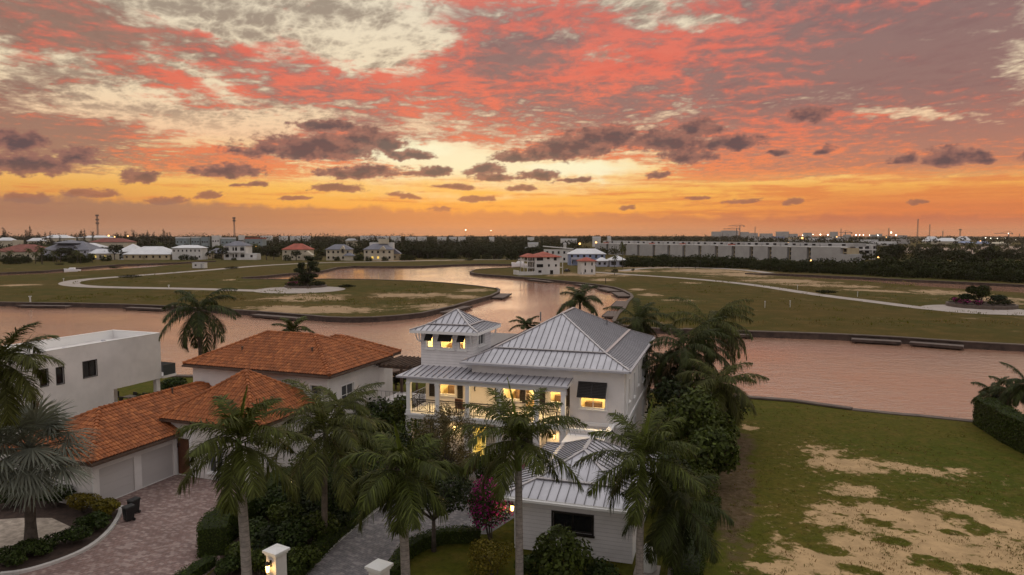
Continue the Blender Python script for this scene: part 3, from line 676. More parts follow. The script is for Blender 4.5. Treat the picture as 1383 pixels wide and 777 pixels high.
dock((717, 376.4), (748, 379.5), 'dock below the red roofed white house', 2.6)
dock((785, 383), (810, 386), 'dock below the small red roofed tower', 3)
dock((820, 387.8), (838, 392), 'first dock of the stepped row on the bend', 4)
dock((842, 394), (852, 399), 'second dock of the stepped row on the bend', 3.5)
dock((850, 406), (844, 413), 'third dock of the stepped row on the bend', 3.2)
dock((840, 419.5), (833, 426.5), 'last dock of the stepped row, beside the palms', 3)
dock((980, 448.8), (1015, 450), 'dock on the right seawall beside the windblown palm', 2)
dock((1150, 454.8), (1216, 458.4), 'longer flat dock in the middle of the right seawall', 2.4)
dock((1230, 459.2), (1302, 464.6), 'flat dock at the right end of the right seawall', 2.4)
# moored at the back of the two houses
dock_p = at(527, 528)
# ------------------------------------------------------------------ roofs
def seamed(x0, y0, x1, y1, ze, tiers, spacing=.46, over=.22, ridge=True):
    """hip roof of standing-seam metal in tiers of (inset, rise); returns sheet + ribs (slot 1) and the flashing"""
    s = MB(); fl = MB(); z = ze; ins = 0.0
    s.poly([(x0, y0, ze - over), (x0, y1, ze - over), (x1, y1, ze - over), (x1, y0, ze - over)], 2)      # soffit
    C = [(x0, y0), (x1, y0), (x1, y1), (x0, y1)]
    for i in range(4):
        a, b = C[i], C[(i + 1) % 4]; s.poly([(*a, ze - over), (*b, ze - over), (*b, ze), (*a, ze)], 2)
    for ti, (d, r) in enumerate(tiers):
        X0, Y0, X1, Y1 = x0 + ins, y0 + ins, x1 - ins, y1 - ins
        d = min(d, (X1 - X0) / 2, (Y1 - Y0) / 2)
        lo = [Vector((X0, Y0, z)), Vector((X1, Y0, z)), Vector((X1, Y1, z)), Vector((X0, Y1, z))]
        hi = [Vector((X0 + d, Y0 + d, z + r)), Vector((X1 - d, Y0 + d, z + r)), Vector((X1 - d, Y1 - d, z + r)), Vector((X0 + d, Y1 - d, z + r))]
        for i in range(4):
            a, b, c, e = lo[i], lo[(i + 1) % 4], hi[(i + 1) % 4], hi[i]
            pts = [a, b] + ([c] if (c - e).length < 1e-4 else [c, e]); s.poly(pts, 0)
            t = (b - a); L = t.length; t /= L; n = Vector((-t.y, t.x, 0)); nn = (n * d + Vector((0, 0, r))).normalized(); up = Vector((-n.x * r, -n.y * r, d)).normalized()
            k = max(1, round(L / spacing))
            for j in range(1, k):
                q = L * j / k; run = min(d, q, L - q)
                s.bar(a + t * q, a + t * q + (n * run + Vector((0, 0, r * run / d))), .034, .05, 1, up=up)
            fl.bar(a, e, .15, .05, 0, lift=.012)
        ins += d; z += r
        if ti < len(tiers) - 1:
            for i in range(4): fl.bar(hi[i], hi[(i + 1) % 4], .34, .045, 0, lift=.018)
        else:
            if (hi[0] - hi[1]).length > 1e-3: fl.bar(hi[0], hi[1], .22, .05, 0, lift=.02)
            elif (hi[1] - hi[2]).length > 1e-3: fl.bar(hi[1], hi[2], .22, .05, 0, lift=.02)
    return s, fl
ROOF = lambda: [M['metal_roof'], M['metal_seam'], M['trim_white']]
def tile_face(V, Q, a, b, d, r, cut, tw=.24, tl=.36, seed=0):
    """barrel tiles over the slope that rises r over the run d behind the eave a -> b; cut(q) is the run available at q along the eave"""
    rr = np.random.default_rng(seed)
    t = (b - a); L = t.length; t = t / L; n = Vector((-t.y, t.x, 0)); sl = math.hypot(d, r)
    u = np.array((n * d + Vector((0, 0, r))) / sl); up = np.cross(np.array(t), u); t = np.array(t); a = np.array(a)
    if up[2] < 0: up = -up
    k = max(1, round(L / tw)); w = L / k
    ang = np.linspace(0, math.pi, 5); px = -np.cos(ang) * w * .44; pz = np.sin(ang) * w * .30
    for i in range(k):
        q = w * (i + .5); run = cut(q) * sl / d
        m = int(run / tl + .6)
        for j in range(m):
            s0 = j * tl - .02; s1 = min((j + 1) * tl + .05, run + .12)
            z0 = .055 + rr.uniform(-.008, .008); z1 = .015; dx = rr.uniform(-.012, .012)
            base = len(V)
            for s, z in ((s0, z0), (s1, z1)):
                for x, h in zip(px, pz): V.append(a + t * (q + x + dx) + u * s + up * (h + z))
            for c in range(4): Q.append((base + c, base + c + 1, base + 6 + c, base + 5 + c))
def tile_hip(parent, x0, y0, x1, y1, ze, slope, name='roof', over=.2, seed=0, faces=(0, 1, 2, 3), caps=True):
    d = min(x1 - x0, y1 - y0) / 2; r = d * slope
    s = MB(); C = [Vector((x0, y0, ze)), Vector((x1, y0, ze)), Vector((x1, y1, ze)), Vector((x0, y1, ze))]
    T = [Vector((x0 + d, y0 + d, ze + r)), Vector((x1 - d, y0 + d, ze + r)), Vector((x1 - d, y1 - d, ze + r)), Vector((x0 + d, y1 - d, ze + r))]
    s.poly([Vector((c.x, c.y, ze - over)) for c in reversed(C)], 1)
    V = []; Q = []
    for i in range(4):
        a, b, c, e = C[i], C[(i + 1) % 4], T[(i + 1) % 4], T[i]
        s.poly([Vector((a.x, a.y, ze - over)), Vector((b.x, b.y, ze - over)), b, a], 1)
        s.poly([a, b] + ([c] if (c - e).length < 1e-4 else [c, e]), 0)
        if i in faces:
            L = (b - a).length; tile_face(V, Q, a, b, d, r, lambda q, L=L: min(d, q, L - q), seed=seed + i)
    ro = s.build(name, [M['terracotta_under'], M['brown_wood']], parent)
    mesh_np('roof_tiles', np.array(V), np.array(Q), M['terracotta'], ro)
    hc = MB()
    def cap(p, q):
        k = max(1, int((q - p).length / .36)); dv = (q - p) / k
        for j in range(k):
            A = p + dv * j; hc.tube([A + Vector((0, 0, .07)), A + dv * 1.08 + Vector((0, 0, .04))], [.15, .115], 8)
    for i in range(4): cap(C[i], T[i])
    for p, q in ((T[0], T[1]), (T[1], T[2])):
        if (q - p).length > .1: cap(p, q)
    hc.build('hip_caps', M['terracotta'], ro)
    return ro
CLEAR = ('trim_white', 'clear_glass'); LIT = ('trim_white', 'lit_pane'); DARK = ('bronze', 'dark_glass'); GREY = ('trim_white', 'grey_glass')
MM = lambda k: (M[k[0]], M[k[1]])

# ------------------------------------------------------------------ the white house with the metal roofs
MO = at(623, 488, 7.3); MR = R(-17.2)
def Mw(x, y, z=0.0): c, s = math.cos(MR), math.sin(MR); return Vector((MO.x + x * c - y * s, MO.y + x * s + y * c, z))
house = thing('villa', 'large white two storey house with grey metal roofs, square tower and lit balcony', 'house', (MO.x, MO.y, 0), MR)
DZ = 3.4
w = MB()
X0, X1, Y0, Y1 = .6, 11.85, .6, 16.1
bay = [(-2.9, -1.45), (2.45, 3.85), (4.2, 5.1), (6.1, 7.15)]                 # openings in the wall behind the balcony
RY = 2.3                                                                   # balcony recess
hb = [(a + 3.9, b + 3.9, DZ + (0.06 if i == 2 else .75), DZ + 2.45) for i, (a, b) in enumerate(bay)]
wall(w, (-3.9, RY), (8.0, RY), DZ, 6.35, hb)
wall(w, (8.0, RY), (8.0, Y0), DZ, 6.35)
hw = [(.75, 2.55, 4.35, 5.85)]
wall(w, (8.0, Y0), (X1, Y0), 0, 7.1, hw)
hs = [(2.2, 2.8, 4.5, 6.1), (5.0, 5.7, 4.2, 6.0), (7.6, 8.2, 4.6, 6.2), (10.4, 12.4, 4.3, 6.2), (5.6, 6.6, .9, 2.4), (11, 12.4, .8, 2.5)]
wall(w, (X1, Y0), (X1, Y1), 0, 7.1, hs)
wall(w, (X1, Y1), (-3.9, Y1), 0, 7.1); wall(w, (-3.9, Y1), (-3.9, RY), 0, 6.35)
hl = [(1.2, 2.4, .05, 2.3), (4.4, 5.6, .05, 2.4), (7.6, 9.4, .9, 2.4)]
wall(w, (-3.9, Y0), (8.0, Y0), 0, DZ - .42, hl)
wall(w, (0.6, Y0), (8.0, Y0), 6.35, 7.1)
w.poly([(-3.9, RY, 6.35), (8, RY, 6.35), (8, Y0, 6.35), (-3.9, Y0, 6.35)])
w.build('wall', M['stucco'], house)
for h in hb:
    if h[2] < DZ + .2:
        f = window(house, (-3.9, RY), (8.0, RY), 0, h, MM(CLEAR), mull=0, bars=3, name='door', sill=False)
    else: window(house, (-3.9, RY), (8.0, RY), 0, h, MM(CLEAR), mull=0, bars=0)
for x in (-3.35, -1.0, 2.05, 4.02, 5.55, 7.5):                              # louvred shutters beside the openings
    s = MB(); s.box(x - .22, RY - .07, DZ + .55, x + .22, RY - .012, DZ + 2.5)
    for k in range(14): s.bar((x - .17, RY - .075, DZ + .65 + k * .13), (x + .17, RY - .075, DZ + .65 + k * .13), .03, .07)
    s.build('shutter', M['bronze'], house)
window(house, (8.0, Y0), (X1, Y0), 0, hw[0], MM(CLEAR), mull=1)
room(house, 8.1, X1 - .1, Y0 + .14, 3.4, DZ + .02, 6.6, 640, seed=3)
room(house, -3.8, .3, RY + .14, 5.6, DZ + .02, 6.25, 675, seed=4)
room(house, 1.8, 5.35, RY + .14, 5.6, DZ + .02, 6.25, 810, seed=5)
room(house, 5.6, 7.95, RY + .14, 5.0, DZ + .02, 6.25, 495, seed=8)
for h in hs: window(house, (X1, Y0), (X1, Y1), 0, h, MM(GREY), mull=0 if h[1] - h[0] < 1 else 1, bars=1)
for i, h in enumerate(hl): window(house, (-3.9, Y0), (8, Y0), 0, h, MM(LIT if i == 1 else DARK), mull=0, sill=False, name='door' if i < 2 else 'window')
s = MB()                                                                    # top-hung shutter propped over the lit window
s.add([(8.62, Y0 - .03, 6.15), (10.65, Y0 - .03, 6.15), (10.65, Y0 - .62, 5.22), (8.62, Y0 - .62, 5.22)], [(0, 1, 2, 3)])
s.add([(8.62, Y0 - .03, 6.21), (10.65, Y0 - .03, 6.21), (10.65, Y0 - .67, 5.26), (8.62, Y0 - .67, 5.26)], [(3, 2, 1, 0)])
for k in range(11):
    f_ = k / 10; s.bar((8.62, Y0 - .05 - .62 * f_, 6.22 - .95 * f_), (10.65, Y0 - .05 - .62 * f_, 6.22 - .95 * f_), .05, .03)
for x in (8.66, 9.63, 10.61): s.bar((x, Y0 - .04, 6.2), (x, Y0 - .66, 5.26), .07, .05)
s.bar((8.7, Y0 - .02, 5.1), (8.7, Y0 - .6, 5.24), .03, .03); s.bar((10.57, Y0 - .02, 5.1), (10.57, Y0 - .6, 5.24), .03, .03)
s.build('awning_shutter', M['bronze'], house)
# belt course, corner pilaster and low terrace at the front right
b = MB(); b.box(X1 + .002, Y0 - .08, 3.1, X1 + .10, Y1 + .06, 3.34); b.box(8.02, Y0 - .10, 3.12, X1 + .10, Y0 - .002, 3.36); b.build('belt_course', M['trim_white'], house)
t_ = MB(); t_.box(8.35, -1.6, 0, 11.2, Y0 - .12, 2.75); t_.box(8.35, -1.6, 2.752, 11.2, -1.4, 3.35); t_.box(11.0, -1.397, 2.752, 11.2, Y0 - .12, 3.35); t_.build('terrace', M['stucco'], house)
c_ = MB(); c_.box(8.27, -1.68, 3.352, 11.28, -1.32, 3.44); c_.box(10.92, -1.317, 3.352, 11.28, Y0 - .12, 3.44); c_.build('terrace_cap', M['trim_white'], house)
r_ = MB()
for k in range(9): r_.box(11.25 + k * .28, -1.5, 0, 11.53 + k * .28, -.2, 2.6 - k * .28)
r_.build('stairs', M['concrete'], house)
r_ = MB(); r_.bar((11.3, -1.5, 3.5), (13.8, -1.5, 1.0), .05, .05)
for k in range(6): r_.bar((11.35 + k * .48, -1.5, 2.5 - k * .48), (11.35 + k * .48, -1.5, 3.46 - k * .48), .04, .04, up=(0, 1, 0))
r_.build('stair_rail', M['bronze'], house)
# main roof, two pitches
rs, rf = seamed(0, 0, 12.25, 16.7, 7.3, [(2.0, .80), (5, 2.25)])
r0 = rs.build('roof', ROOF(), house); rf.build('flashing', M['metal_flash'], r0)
g = MB(); g.box(-.10, -.13, 7.10, 12.35, -.003, 7.24); g.box(12.253, -.13, 7.10, 12.37, 16.8, 7.24); g.build('gutter', M['metal_roof'], r0)
# tower
tw = MB(); tx0, tx1, ty0, ty1 = -3.9, .35, 1.5, 5.65; TZ = 9.3
th = [(.5, .98, 7.92, 8.85), (1.6, 2.6, 7.92, 8.85), (3.15, 3.63, 7.92, 8.85)]
wall(tw, (tx0, ty0), (tx1, ty0), 6.3, TZ - .2, th); wall(tw, (tx1, ty0), (tx1, ty1), 6.3, TZ - .2, [(1.2, 2.6, 8.0, 8.85)]); wall(tw, (tx1, ty1), (tx0, ty1), 6.3, TZ - .2); wall(tw, (tx0, ty1), (tx0, ty0), 6.3, TZ - .2)
tower = tw.build('tower', M['siding'], house)
for h in th:
    window(tower, (tx0, ty0), (tx1, ty0), 0, h, MM(CLEAR), mull=0, trim=.12)
    s = MB(); a0, a1 = tx0 + h[0] - .03, tx0 + h[1] + .03
    s.add([(a0, ty0 - .03, 8.98), (a1, ty0 - .03, 8.98), (a1, ty0 - .42, 8.50), (a0, ty0 - .42, 8.50)], [(0, 1, 2, 3)])
    for k in range(6): f_ = k / 5; s.bar((a0, ty0 - .05 - .39 * f_, 8.99 - .48 * f_), (a1, ty0 - .05 - .39 * f_, 8.99 - .48 * f_), .05, .03)
    for x in (a0, a1): s.bar((x, ty0 - .04, 8.99), (x, ty0 - .44, 8.5), .05, .04)
    s.build('awning_shutter', M['bronze'], tower)
room(tower, tx0 + .1, tx1 - .15, ty0 + .14, ty1 - .2, 7.0, TZ - .25, 765, seed=9)
window(tower, (tx1, ty0), (tx1, ty1), 0, (1.2, 2.6, 8.0, 8.85), MM(GREY), mull=1)
rs, rf = seamed(-4.55, .85, 1.0, 6.3, TZ, [(1.15, .38), (3, 1.0)])
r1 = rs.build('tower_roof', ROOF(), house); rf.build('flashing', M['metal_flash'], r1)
br = MB()
for x, y, dx, dy in ((tx0, ty0, -1, 0), (tx1, ty0, 1, 0), (tx0 + .05, ty0, 0, -1), (tx1 - .05, ty0, 0, -1), (tx1, ty1, 1, 0)):
    P = [Vector((x + dx * (.02 + .42 * math.sin(k * math.pi / 8)), y + dy * (.02 + .42 * math.sin(k * math.pi / 8)), TZ - .95 + .68 * (1 - math.cos(k * math.pi / 8)))) for k in range(5)]
    br.tube(P, .05, 6)
br.build('bracket', M['trim_white'], r1)
# balcony: roof, posts, deck, railing
p = MB(); px0, px1, pyf, pyb, pz = -4.65, 8.2, -1.1, 2.25, 6.2; rise = .42
def shed(x0, y0, x1, y1, z0, z1):
    p.poly([(x0, y0, z0), (x1, y0, z0), (x1, y1, z1), (x0 + .9, y1, z1)], 0); p.poly([(x0, y0, z0), (x0 + .9, y1, z1), (x0, y1, z0)], 0)
    up = Vector((0, -(z1 - z0), y1 - y0)).normalized(); k = round((x1 - x0) / .46)
    for i in range(k + 1):
        x = x0 + (x1 - x0) * i / k; f_ = min(1, (x - x0) / .9) if x < x0 + .9 else 1
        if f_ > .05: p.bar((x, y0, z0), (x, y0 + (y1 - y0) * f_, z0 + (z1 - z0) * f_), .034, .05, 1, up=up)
shed(px0, pyf, px1, pyb, pz, pz + rise)
p.poly([(px0, pyf, pz - .16), (px0, pyb, pz - .16), (px1, pyb, pz - .16), (px1, pyf, pz - .16)], 2)
p.poly([(px0, pyf, pz - .16), (px1, pyf, pz - .16), (px1, pyf, pz), (px0, pyf, pz)], 2); p.poly([(px0, pyf, pz - .16), (px0, pyf, pz), (px0, pyb, pz), (px0, pyb, pz - .16)], 2)
p.poly([(px1, pyf, pz - .16), (px1, pyb, pz - .16), (px1, pyb, pz + rise), (px1, pyf, pz)], 2)
r2 = p.build('balcony_roof', ROOF(), house)
g = MB(); g.box(px0 - .05, pyf - .12, pz - .15, px1 + .05, pyf - .003, pz - .02); g.bar((px1 - .12, pyf + .1, pz - .15), (px1 - .12, -.83, pz - .7), .07, .07); g.build('gutter', M['metal_roof'], r2)
d = MB(); d.box(-4.05, -.95, DZ - .38, 8.1, RY - .003, DZ); d.box(-4.12, -1.02, DZ - .16, 8.16, -.953, DZ - .03); d.build('balcony_deck', M['trim_white'], house)
bm_ = MB(); bm_.box(-4.0, -.92, pz - .5, 8.06, -.68, pz - .163); bm_.box(-4.0, -.677, pz - .5, -3.78, RY, pz - .163); bm_.build('balcony_beam', M['trim_white'], house)
PX = [-3.85, -1.55, .85, 2.9, 5.1, 6.5, 7.92]
PX = [-3.85, -1.55, .80, 3.2, 5.95, 7.85]
for x in PX:
    c = MB(); c.box(x - .15, -.95, DZ + .003, x + .15, -.65, pz - .503); c.box(x - .19, -.99, DZ + .004, x + .19, -.61, DZ + .25); c.box(x - .18, -.98, pz - .66, x + .18, -.62, pz - .504); c.build('post', M['trim_white'], house)
    c = MB(); c.box(x - .24, -.94, 0, x + .24, -.46, DZ - .383); c.build('post', M['stucco'], house)
def railing(a, b, n):
    a = Vector(a); b = Vector(b); d_ = b - a; L = d_.length; d_.normalize(); q = MB(); Z = Vector((0, 0, 1))
    q.bar(a + Z * 1.0, b + Z * 1.0, .07, .06); q.bar(a + Z * .88, b + Z * .88, .03, .03); q.bar(a + Z * .10, b + Z * .10, .04, .04)
    m0, m1 = L / 2 - .48, L / 2 + .48
    k = int(L / .13)
    for i in range(1, k):
        s = L * i / k
        if m0 - .03 < s < m1 + .03: continue
        q.bar(a + d_ * s + Z * .12, a + d_ * s + Z * .88, .022, .022, up=Vector((-d_.y, d_.x, 0)))
    ctr = a + d_ * (L / 2) + Z * .5
    for h in (.38, .27, .16, .07):                                         # nested squares with a cross: the pattern panel
        for u0, v0, u1, v1 in ((-1, -1, 1, -1), (1, -1, 1, 1), (1, 1, -1, 1), (-1, 1, -1, -1)):
            q.bar(ctr + d_ * u0 * h * 1.2 + Z * v0 * h, ctr + d_ * u1 * h * 1.2 + Z * v1 * h, .022, .022, up=Vector((-d_.y, d_.x, 0)))
    for u0, v0 in ((-1, -1), (-1, 1)): q.bar(ctr + d_ * u0 * .46 + Z * v0 * .38, ctr - d_ * u0 * .46 - Z * v0 * .38, .022, .022, up=Vector((-d_.y, d_.x, 0)))
    for s in (m0, m1): q.bar(a + d_ * s + Z * .1, a + d_ * s + Z * .9, .035, .035, up=Vector((-d_.y, d_.x, 0)))
    q.build('railing', M['lamp_iron'], house)
for a, b in zip(PX, PX[1:]): railing((a + .16, -.80, DZ), (b - .16, -.80, DZ), 0)
railing((-3.95, -.62, DZ), (-3.95, RY - .05, DZ), 0); railing((7.98, -.62, DZ), (7.98, Y0 - .02, DZ), 0)
# balcony ceiling lamps: they light the recess
for x in (-2.4, .1, 2.2, 4.4, 6.8):
    e = MB(); e.tube([(x, .9, pz - .165), (x, .9, pz - .20)], .10, 12); l_ = e.build('ceiling_lamp', M['bulb'], house)
    pl = bpy.data.lights.new('lamp_light', 'SPOT'); pl.energy = 130; pl.color = (1, .66, .28); pl.spot_size = R(150); pl.spot_blend = .8; pl.shadow_soft_size = .1
    po = bpy.data.objects.new('lamp_light', pl); link(po, l_); po.location = (x, .9, pz - .24)
# chair and hanging ornament on the balcony
def place(o, x, y, z, rz=0): o.location = Mw(x, y, z); o.rotation_euler = (0, 0, MR + rz); return o
ch = place(thing('lounge_chair', 'tan lounge chair on the lit balcony behind the railing', 'chair'), -.1, .35, DZ, R(160))
q = MB(); q.box(-.35, -.35, .30, .35, .35, .46); q.build('seat', M['door_wood'], ch)
q = MB(); q.box(-.35, .28, .462, .35, .40, 1.05); q.build('backrest', M['door_wood'], ch)
for sx in (-.3, .3):
    for sy in (-.3, .3):
        q = MB(); q.box(sx - .03, sy - .03, 0, sx + .03, sy + .03, .298); q.build('leg', M['bronze'], ch)
orn = place(thing('wall_ornament', 'dark wall ornament on the lit balcony wall behind the chair', 'ornament'), .2, RY, DZ + 1.2)
q = MB()
for k in range(4): q.tube([(.03 * (-1) ** k, -.05, k * .2), (.05 * (-1) ** (k + 1), -.05, k * .2 + .24)], [.05, .03], 7)
tag(q.build('body', M['bronze'], orn))
# entrance lights under the balcony
for x, lab in ((-.7, 'lit brass lantern beside the entrance, behind the thin feathery tree'), (6.9, 'lit wall lantern under the balcony beside the garage link')):
    o = place(thing('wall_lantern', lab, 'lantern', group=None), x, Y0, 2.15)
    q = MB(); q.box(-.08, -.06, -.2, .08, -.004, .2); q.box(-.11, -.32, .16, .11, -.08, .2); q.build('bracket', M['lamp_iron'], o)
    q = MB(); q.tube([(0, -.2, -.14), (0, -.2, .155)], [.07, .10], 8); q.build('glass', M['bulb'], o)
    pl = bpy.data.lights.new('lamp_light', 'POINT'); pl.energy = 26; pl.color = (1, .66, .28); pl.shadow_soft_size = .12
    po = bpy.data.objects.new('lamp_light', pl); link(po, o); po.location = (0, -.6, 0)

# ------------------------------------------------------------------ its garage annex
annex = thing('garage_annex', 'low white garage with a two pitch grey metal roof, between the front palms', 'garage', (MO.x, MO.y, 0), MR)
ax0, ax1, ay0, ay1 = 7.45, 14.75, -13.4, -3.9
w = MB(); hh = [(2.1, 4.15, 1.25, 2.2)]
wall(w, (ax0 + .55, ay0 + .55), (ax1 - .55, ay0 + .55), 0, 2.85, hh); wall(w, (ax1 - .55, ay0 + .55), (ax1 - .55, ay1 - .55), 0, 2.85); wall(w, (ax1 - .55, ay1 - .55), (ax0 + .55, ay1 - .55), 0, 2.85); wall(w, (ax0 + .55, ay1 - .55), (ax0 + .55, ay0 + .55), 0, 2.85, [(1.2, 7.0, .05, 2.3)])
w.build('wall', M['siding'], annex)
window(annex, (ax0 + .55, ay0 + .55), (ax1 - .55, ay0 + .55), 0, hh[0], MM(DARK), mull=1)
q = MB(); q.box(ax0 + .62, ay1 - 7.55, .05, ax0 + .66, ay1 - 1.75, 2.3)
for k in range(1, 5): q.box(ax0 + .60, ay1 - 7.55, .05 + k * .45, ax0 + .63, ay1 - 1.75, .08 + k * .45)
q.build('garage_door', M['trim_white'], annex)
rs, rf = seamed(ax0, ay0, ax1, ay1, 3.0, [(1.55, .55), (4, 1.1)], .5)
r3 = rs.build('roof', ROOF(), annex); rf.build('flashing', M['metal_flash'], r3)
g = MB(); g.box(ax0 - .1, ay0 - .12, 2.80, ax1 + .1, ay0 - .003, 2.93); g.build('gutter', M['trim_white'], r3)
lk = MB(); lk.box(8.4, ay1 - .5, 0, 11.0, -1.7, 3.1); lk.build('link', M['stucco'], annex)
o = place(thing('wall_lantern', 'lit wall lantern on the corner of the garage, among the shrubs', 'lantern'), ax0 + .52, ay0 + .9, 2.0, R(-90))
q = MB(); q.box(-.08, -.06, -.2, .08, -.004, .2); q.box(-.11, -.32, .16, .11, -.08, .2); q.build('bracket', M['lamp_iron'], o)
q = MB(); q.tube([(0, -.2, -.14), (0, -.2, .155)], [.07, .10], 8); q.build('glass', M['bulb'], o)
pl = bpy.data.lights.new('lamp_light', 'POINT'); pl.energy = 25; pl.color = (1, .66, .28); pl.shadow_soft_size = .12
po = bpy.data.objects.new('lamp_light', pl); link(po, o); po.location = (0, -.6, 0)
# gas tank beside it
gp = at(874, 770, .1); gt = thing('gas_tank', 'white upright gas tank beside the right palm trunk', 'tank', (gp.x, gp.y, 0), MR)
q = MB(); q.tube([(0, 0, .12), (0, 0, .2), (0, 0, 1.05), (0, 0, 1.2), (0, 0, 1.28)], [.40, .46, .46, .36, .14], 20); q.build('body', M['white_plastic'], gt, smooth=True)
q = MB(); q.tube([(0, 0, 1.26), (0, 0, 1.40)], .12, 12); q.build('valve_cap', M['white_plastic'], gt)
q = MB(); q.box(-.6, -.6, 0, .6, .6, .118); q.build('plinth', M['concrete'], gt)

# ------------------------------------------------------------------ the house with the tiled roofs
TO = at(445, 508, 6.4); TR = R(-20)
tile = thing('tile_roof_house', 'white house with orange terracotta tile roofs and two garage doors', 'house', (TO.x, TO.y, 0), TR)
def wing(x0, y0, x1, y1, z, front=(), right=(), left=(), back=(), name='wall'):
    w = MB(); wall(w, (x0, y0), (x1, y0), 0, z, front); wall(w, (x1, y0), (x1, y1), 0, z, right); wall(w, (x1, y1), (x0, y1), 0, z, back); wall(w, (x0, y1), (x0, y0), 0, z, left)
    return w.build(name, M['stucco'], tile)
wf = [(11.05, 12.0, 4.15, 5.5)]; wr = [(1.7, 3.35, 3.6, 5.15)]
wing(-13.1, .5, -.5, 8.5, 6.25, wf, wr)
window(tile, (-13.1, .5), (-.5, .5), 0, wf[0], MM(GREY), mull=0, bars=1); window(tile, (-.5, .5), (-.5, 8.5), 0, wr[0], MM(GREY), mull=1, bars=1)
tile_hip(tile, -13.6, 0, 0, 9, 6.4, .47, seed=1)
tile_hip(tile, -9.2, 5.6, -1.2, 12.6, 6.1, .47, seed=5, faces=(0, 1, 2, 3))
wing(-8.6, 6, -1.8, 12.1, 6.0)
# middle pavilion
wing(-9.0, -5.7, -2.0, 1.5, 3.85, [(.35, 1.85, .02, 2.6), (3.2, 4.4, .5, 2.4)])
q = MB(); q.box(-8.56, -5.58, .03, -7.26, -5.54, 2.55); q.build('door', M['door_wood'], tile)
for x in (-8.6, -7.2):
    q = MB(); q.box(x - .09, -5.85, 0, x + .09, -5.703, 2.65); q.build('door_frame', M['trim_white'], tile)
window(tile, (-9.0, -5.7), (-2.0, -5.7), 0, (3.2, 4.4, .5, 2.4), MM(GREY), mull=1)
tile_hip(tile, -9.5, -6.2, -1.5, 1.8, 4.0, .70, seed=11)
# garage wing
gx0, gx1, gy0, gy1 = -16.0, -8.05, -12.6, 4.0
gd = [(.55, 3.05, .03, 2.25), (3.6, 6.2, .03, 2.25)]
wing(gx0 + .6, gy0 + .5, gx1 - .6, gy1 - .5, 2.85, right=[(a, b, c, d) for a, b, c, d in gd])
for a, b, c, d in gd:
    q = MB(); xx = gx1 - .6; q.box(xx - .15, gy0 + .5 + a, c, xx - .11, gy0 + .5 + b, d)
    for k in range(4):
        for j in range(1):
            y0 = gy0 + .5 + a + (b - a) * .01; y1 = gy0 + .5 + a + (b - a) * .99; z0 = c + (d - c) * (k + .02) / 4; z1 = c + (d - c) * (k + .98) / 4
            q.box(xx - .109, y0, z0, xx - .095, y1, z1)
    q.build('garage_door', M['door_grey'], tile)
tile_hip(tile, gx0, gy0, gx1, gy1, 3.0, .50, seed=21)
q = MB(); q.box(gx1 + .003, gy0, 2.78, gx1 + .12, gy1 - 8.4, 2.93); q.build('gutter', M['brown_wood'], tile)
q = MB(); q.box(-13.6, -.12, 6.2, .1, -.003, 6.33); q.box(.003, -.12, 6.2, .12, 9, 6.33); q.build('gutter', M['brown_wood'], tile)
def Tw(x, y, z=0.0): c, s = math.cos(TR), math.sin(TR); return Vector((TO.x + x * c - y * s, TO.y + x * s + y * c, z))
# coach lamp by the garage doors (unlit)
q = thing('coach_lamp', 'dark unlit coach lamp on the wall right of the second garage door', 'lamp', Tw(gx1 - .6, gy0 + 7.1, 2.0), TR)
a = MB(); a.box(.003, -.07, -.15, .05, .07, .15); a.bar((.05, 0, .1), (.25, 0, .22), .03, .03); a.build('bracket', M['lamp_iron'], q)
a = MB(); a.tube([(.25, 0, -.2), (.25, 0, .15), (.25, 0, .25)], [.07, .12, .02], 6); a.build('glass', M['grey_glass'], q)
# pergola and balcony at the back corner of this house
pg = thing('pergola', 'brown timber pergola over the back balcony of the tiled house', 'pergola', (TO.x, TO.y, 0), TR)
for x, y in ((2.6, 7.3), (2.6, 10.5), (.0, 10.5)):
    q = MB(); q.box(x - .1, y - .1, 2.9, x + .1, y + .1, 5.7); q.build('post', M['brown_wood'], pg)
q = MB(); q.box(-.3, 7.2, 5.703, 3.2, 7.38, 5.93); q.box(-.3, 10.4, 5.703, 3.2, 10.58, 5.93); q.build('beam', M['brown_wood'], pg)
q = MB()
for k in range(9): q.box(-.2 + k * .4, 6.7, 5.933, -.12 + k * .4, 11, 6.1)
q.build('rafter', M['brown_wood'], pg)
bl = MB(); bl.box(-.45, 6.9, 0, 2.9, 10.9, 2.88); bl.build('balcony', M['stucco'], tile)
rl = MB()
for z in (3.05, 3.8): rl.bar((2.8, 7.0, z), (2.8, 10.8, z), .04, .05); rl.bar((-.4, 7.0, z), (2.8, 7.0, z), .04, .05)
for k in range(9): rl.bar((2.8, 7.0 + k * .47, 2.9), (2.8, 7.0 + k * .47, 3.8), .03, .03, up=(1, 0, 0)); rl.bar((-.3 + k * .38, 7.0, 2.9), (-.3 + k * .38, 7.0, 3.8), .03, .03, up=(0, 1, 0))
rl.build('railing', M['metal_flash'], tile)
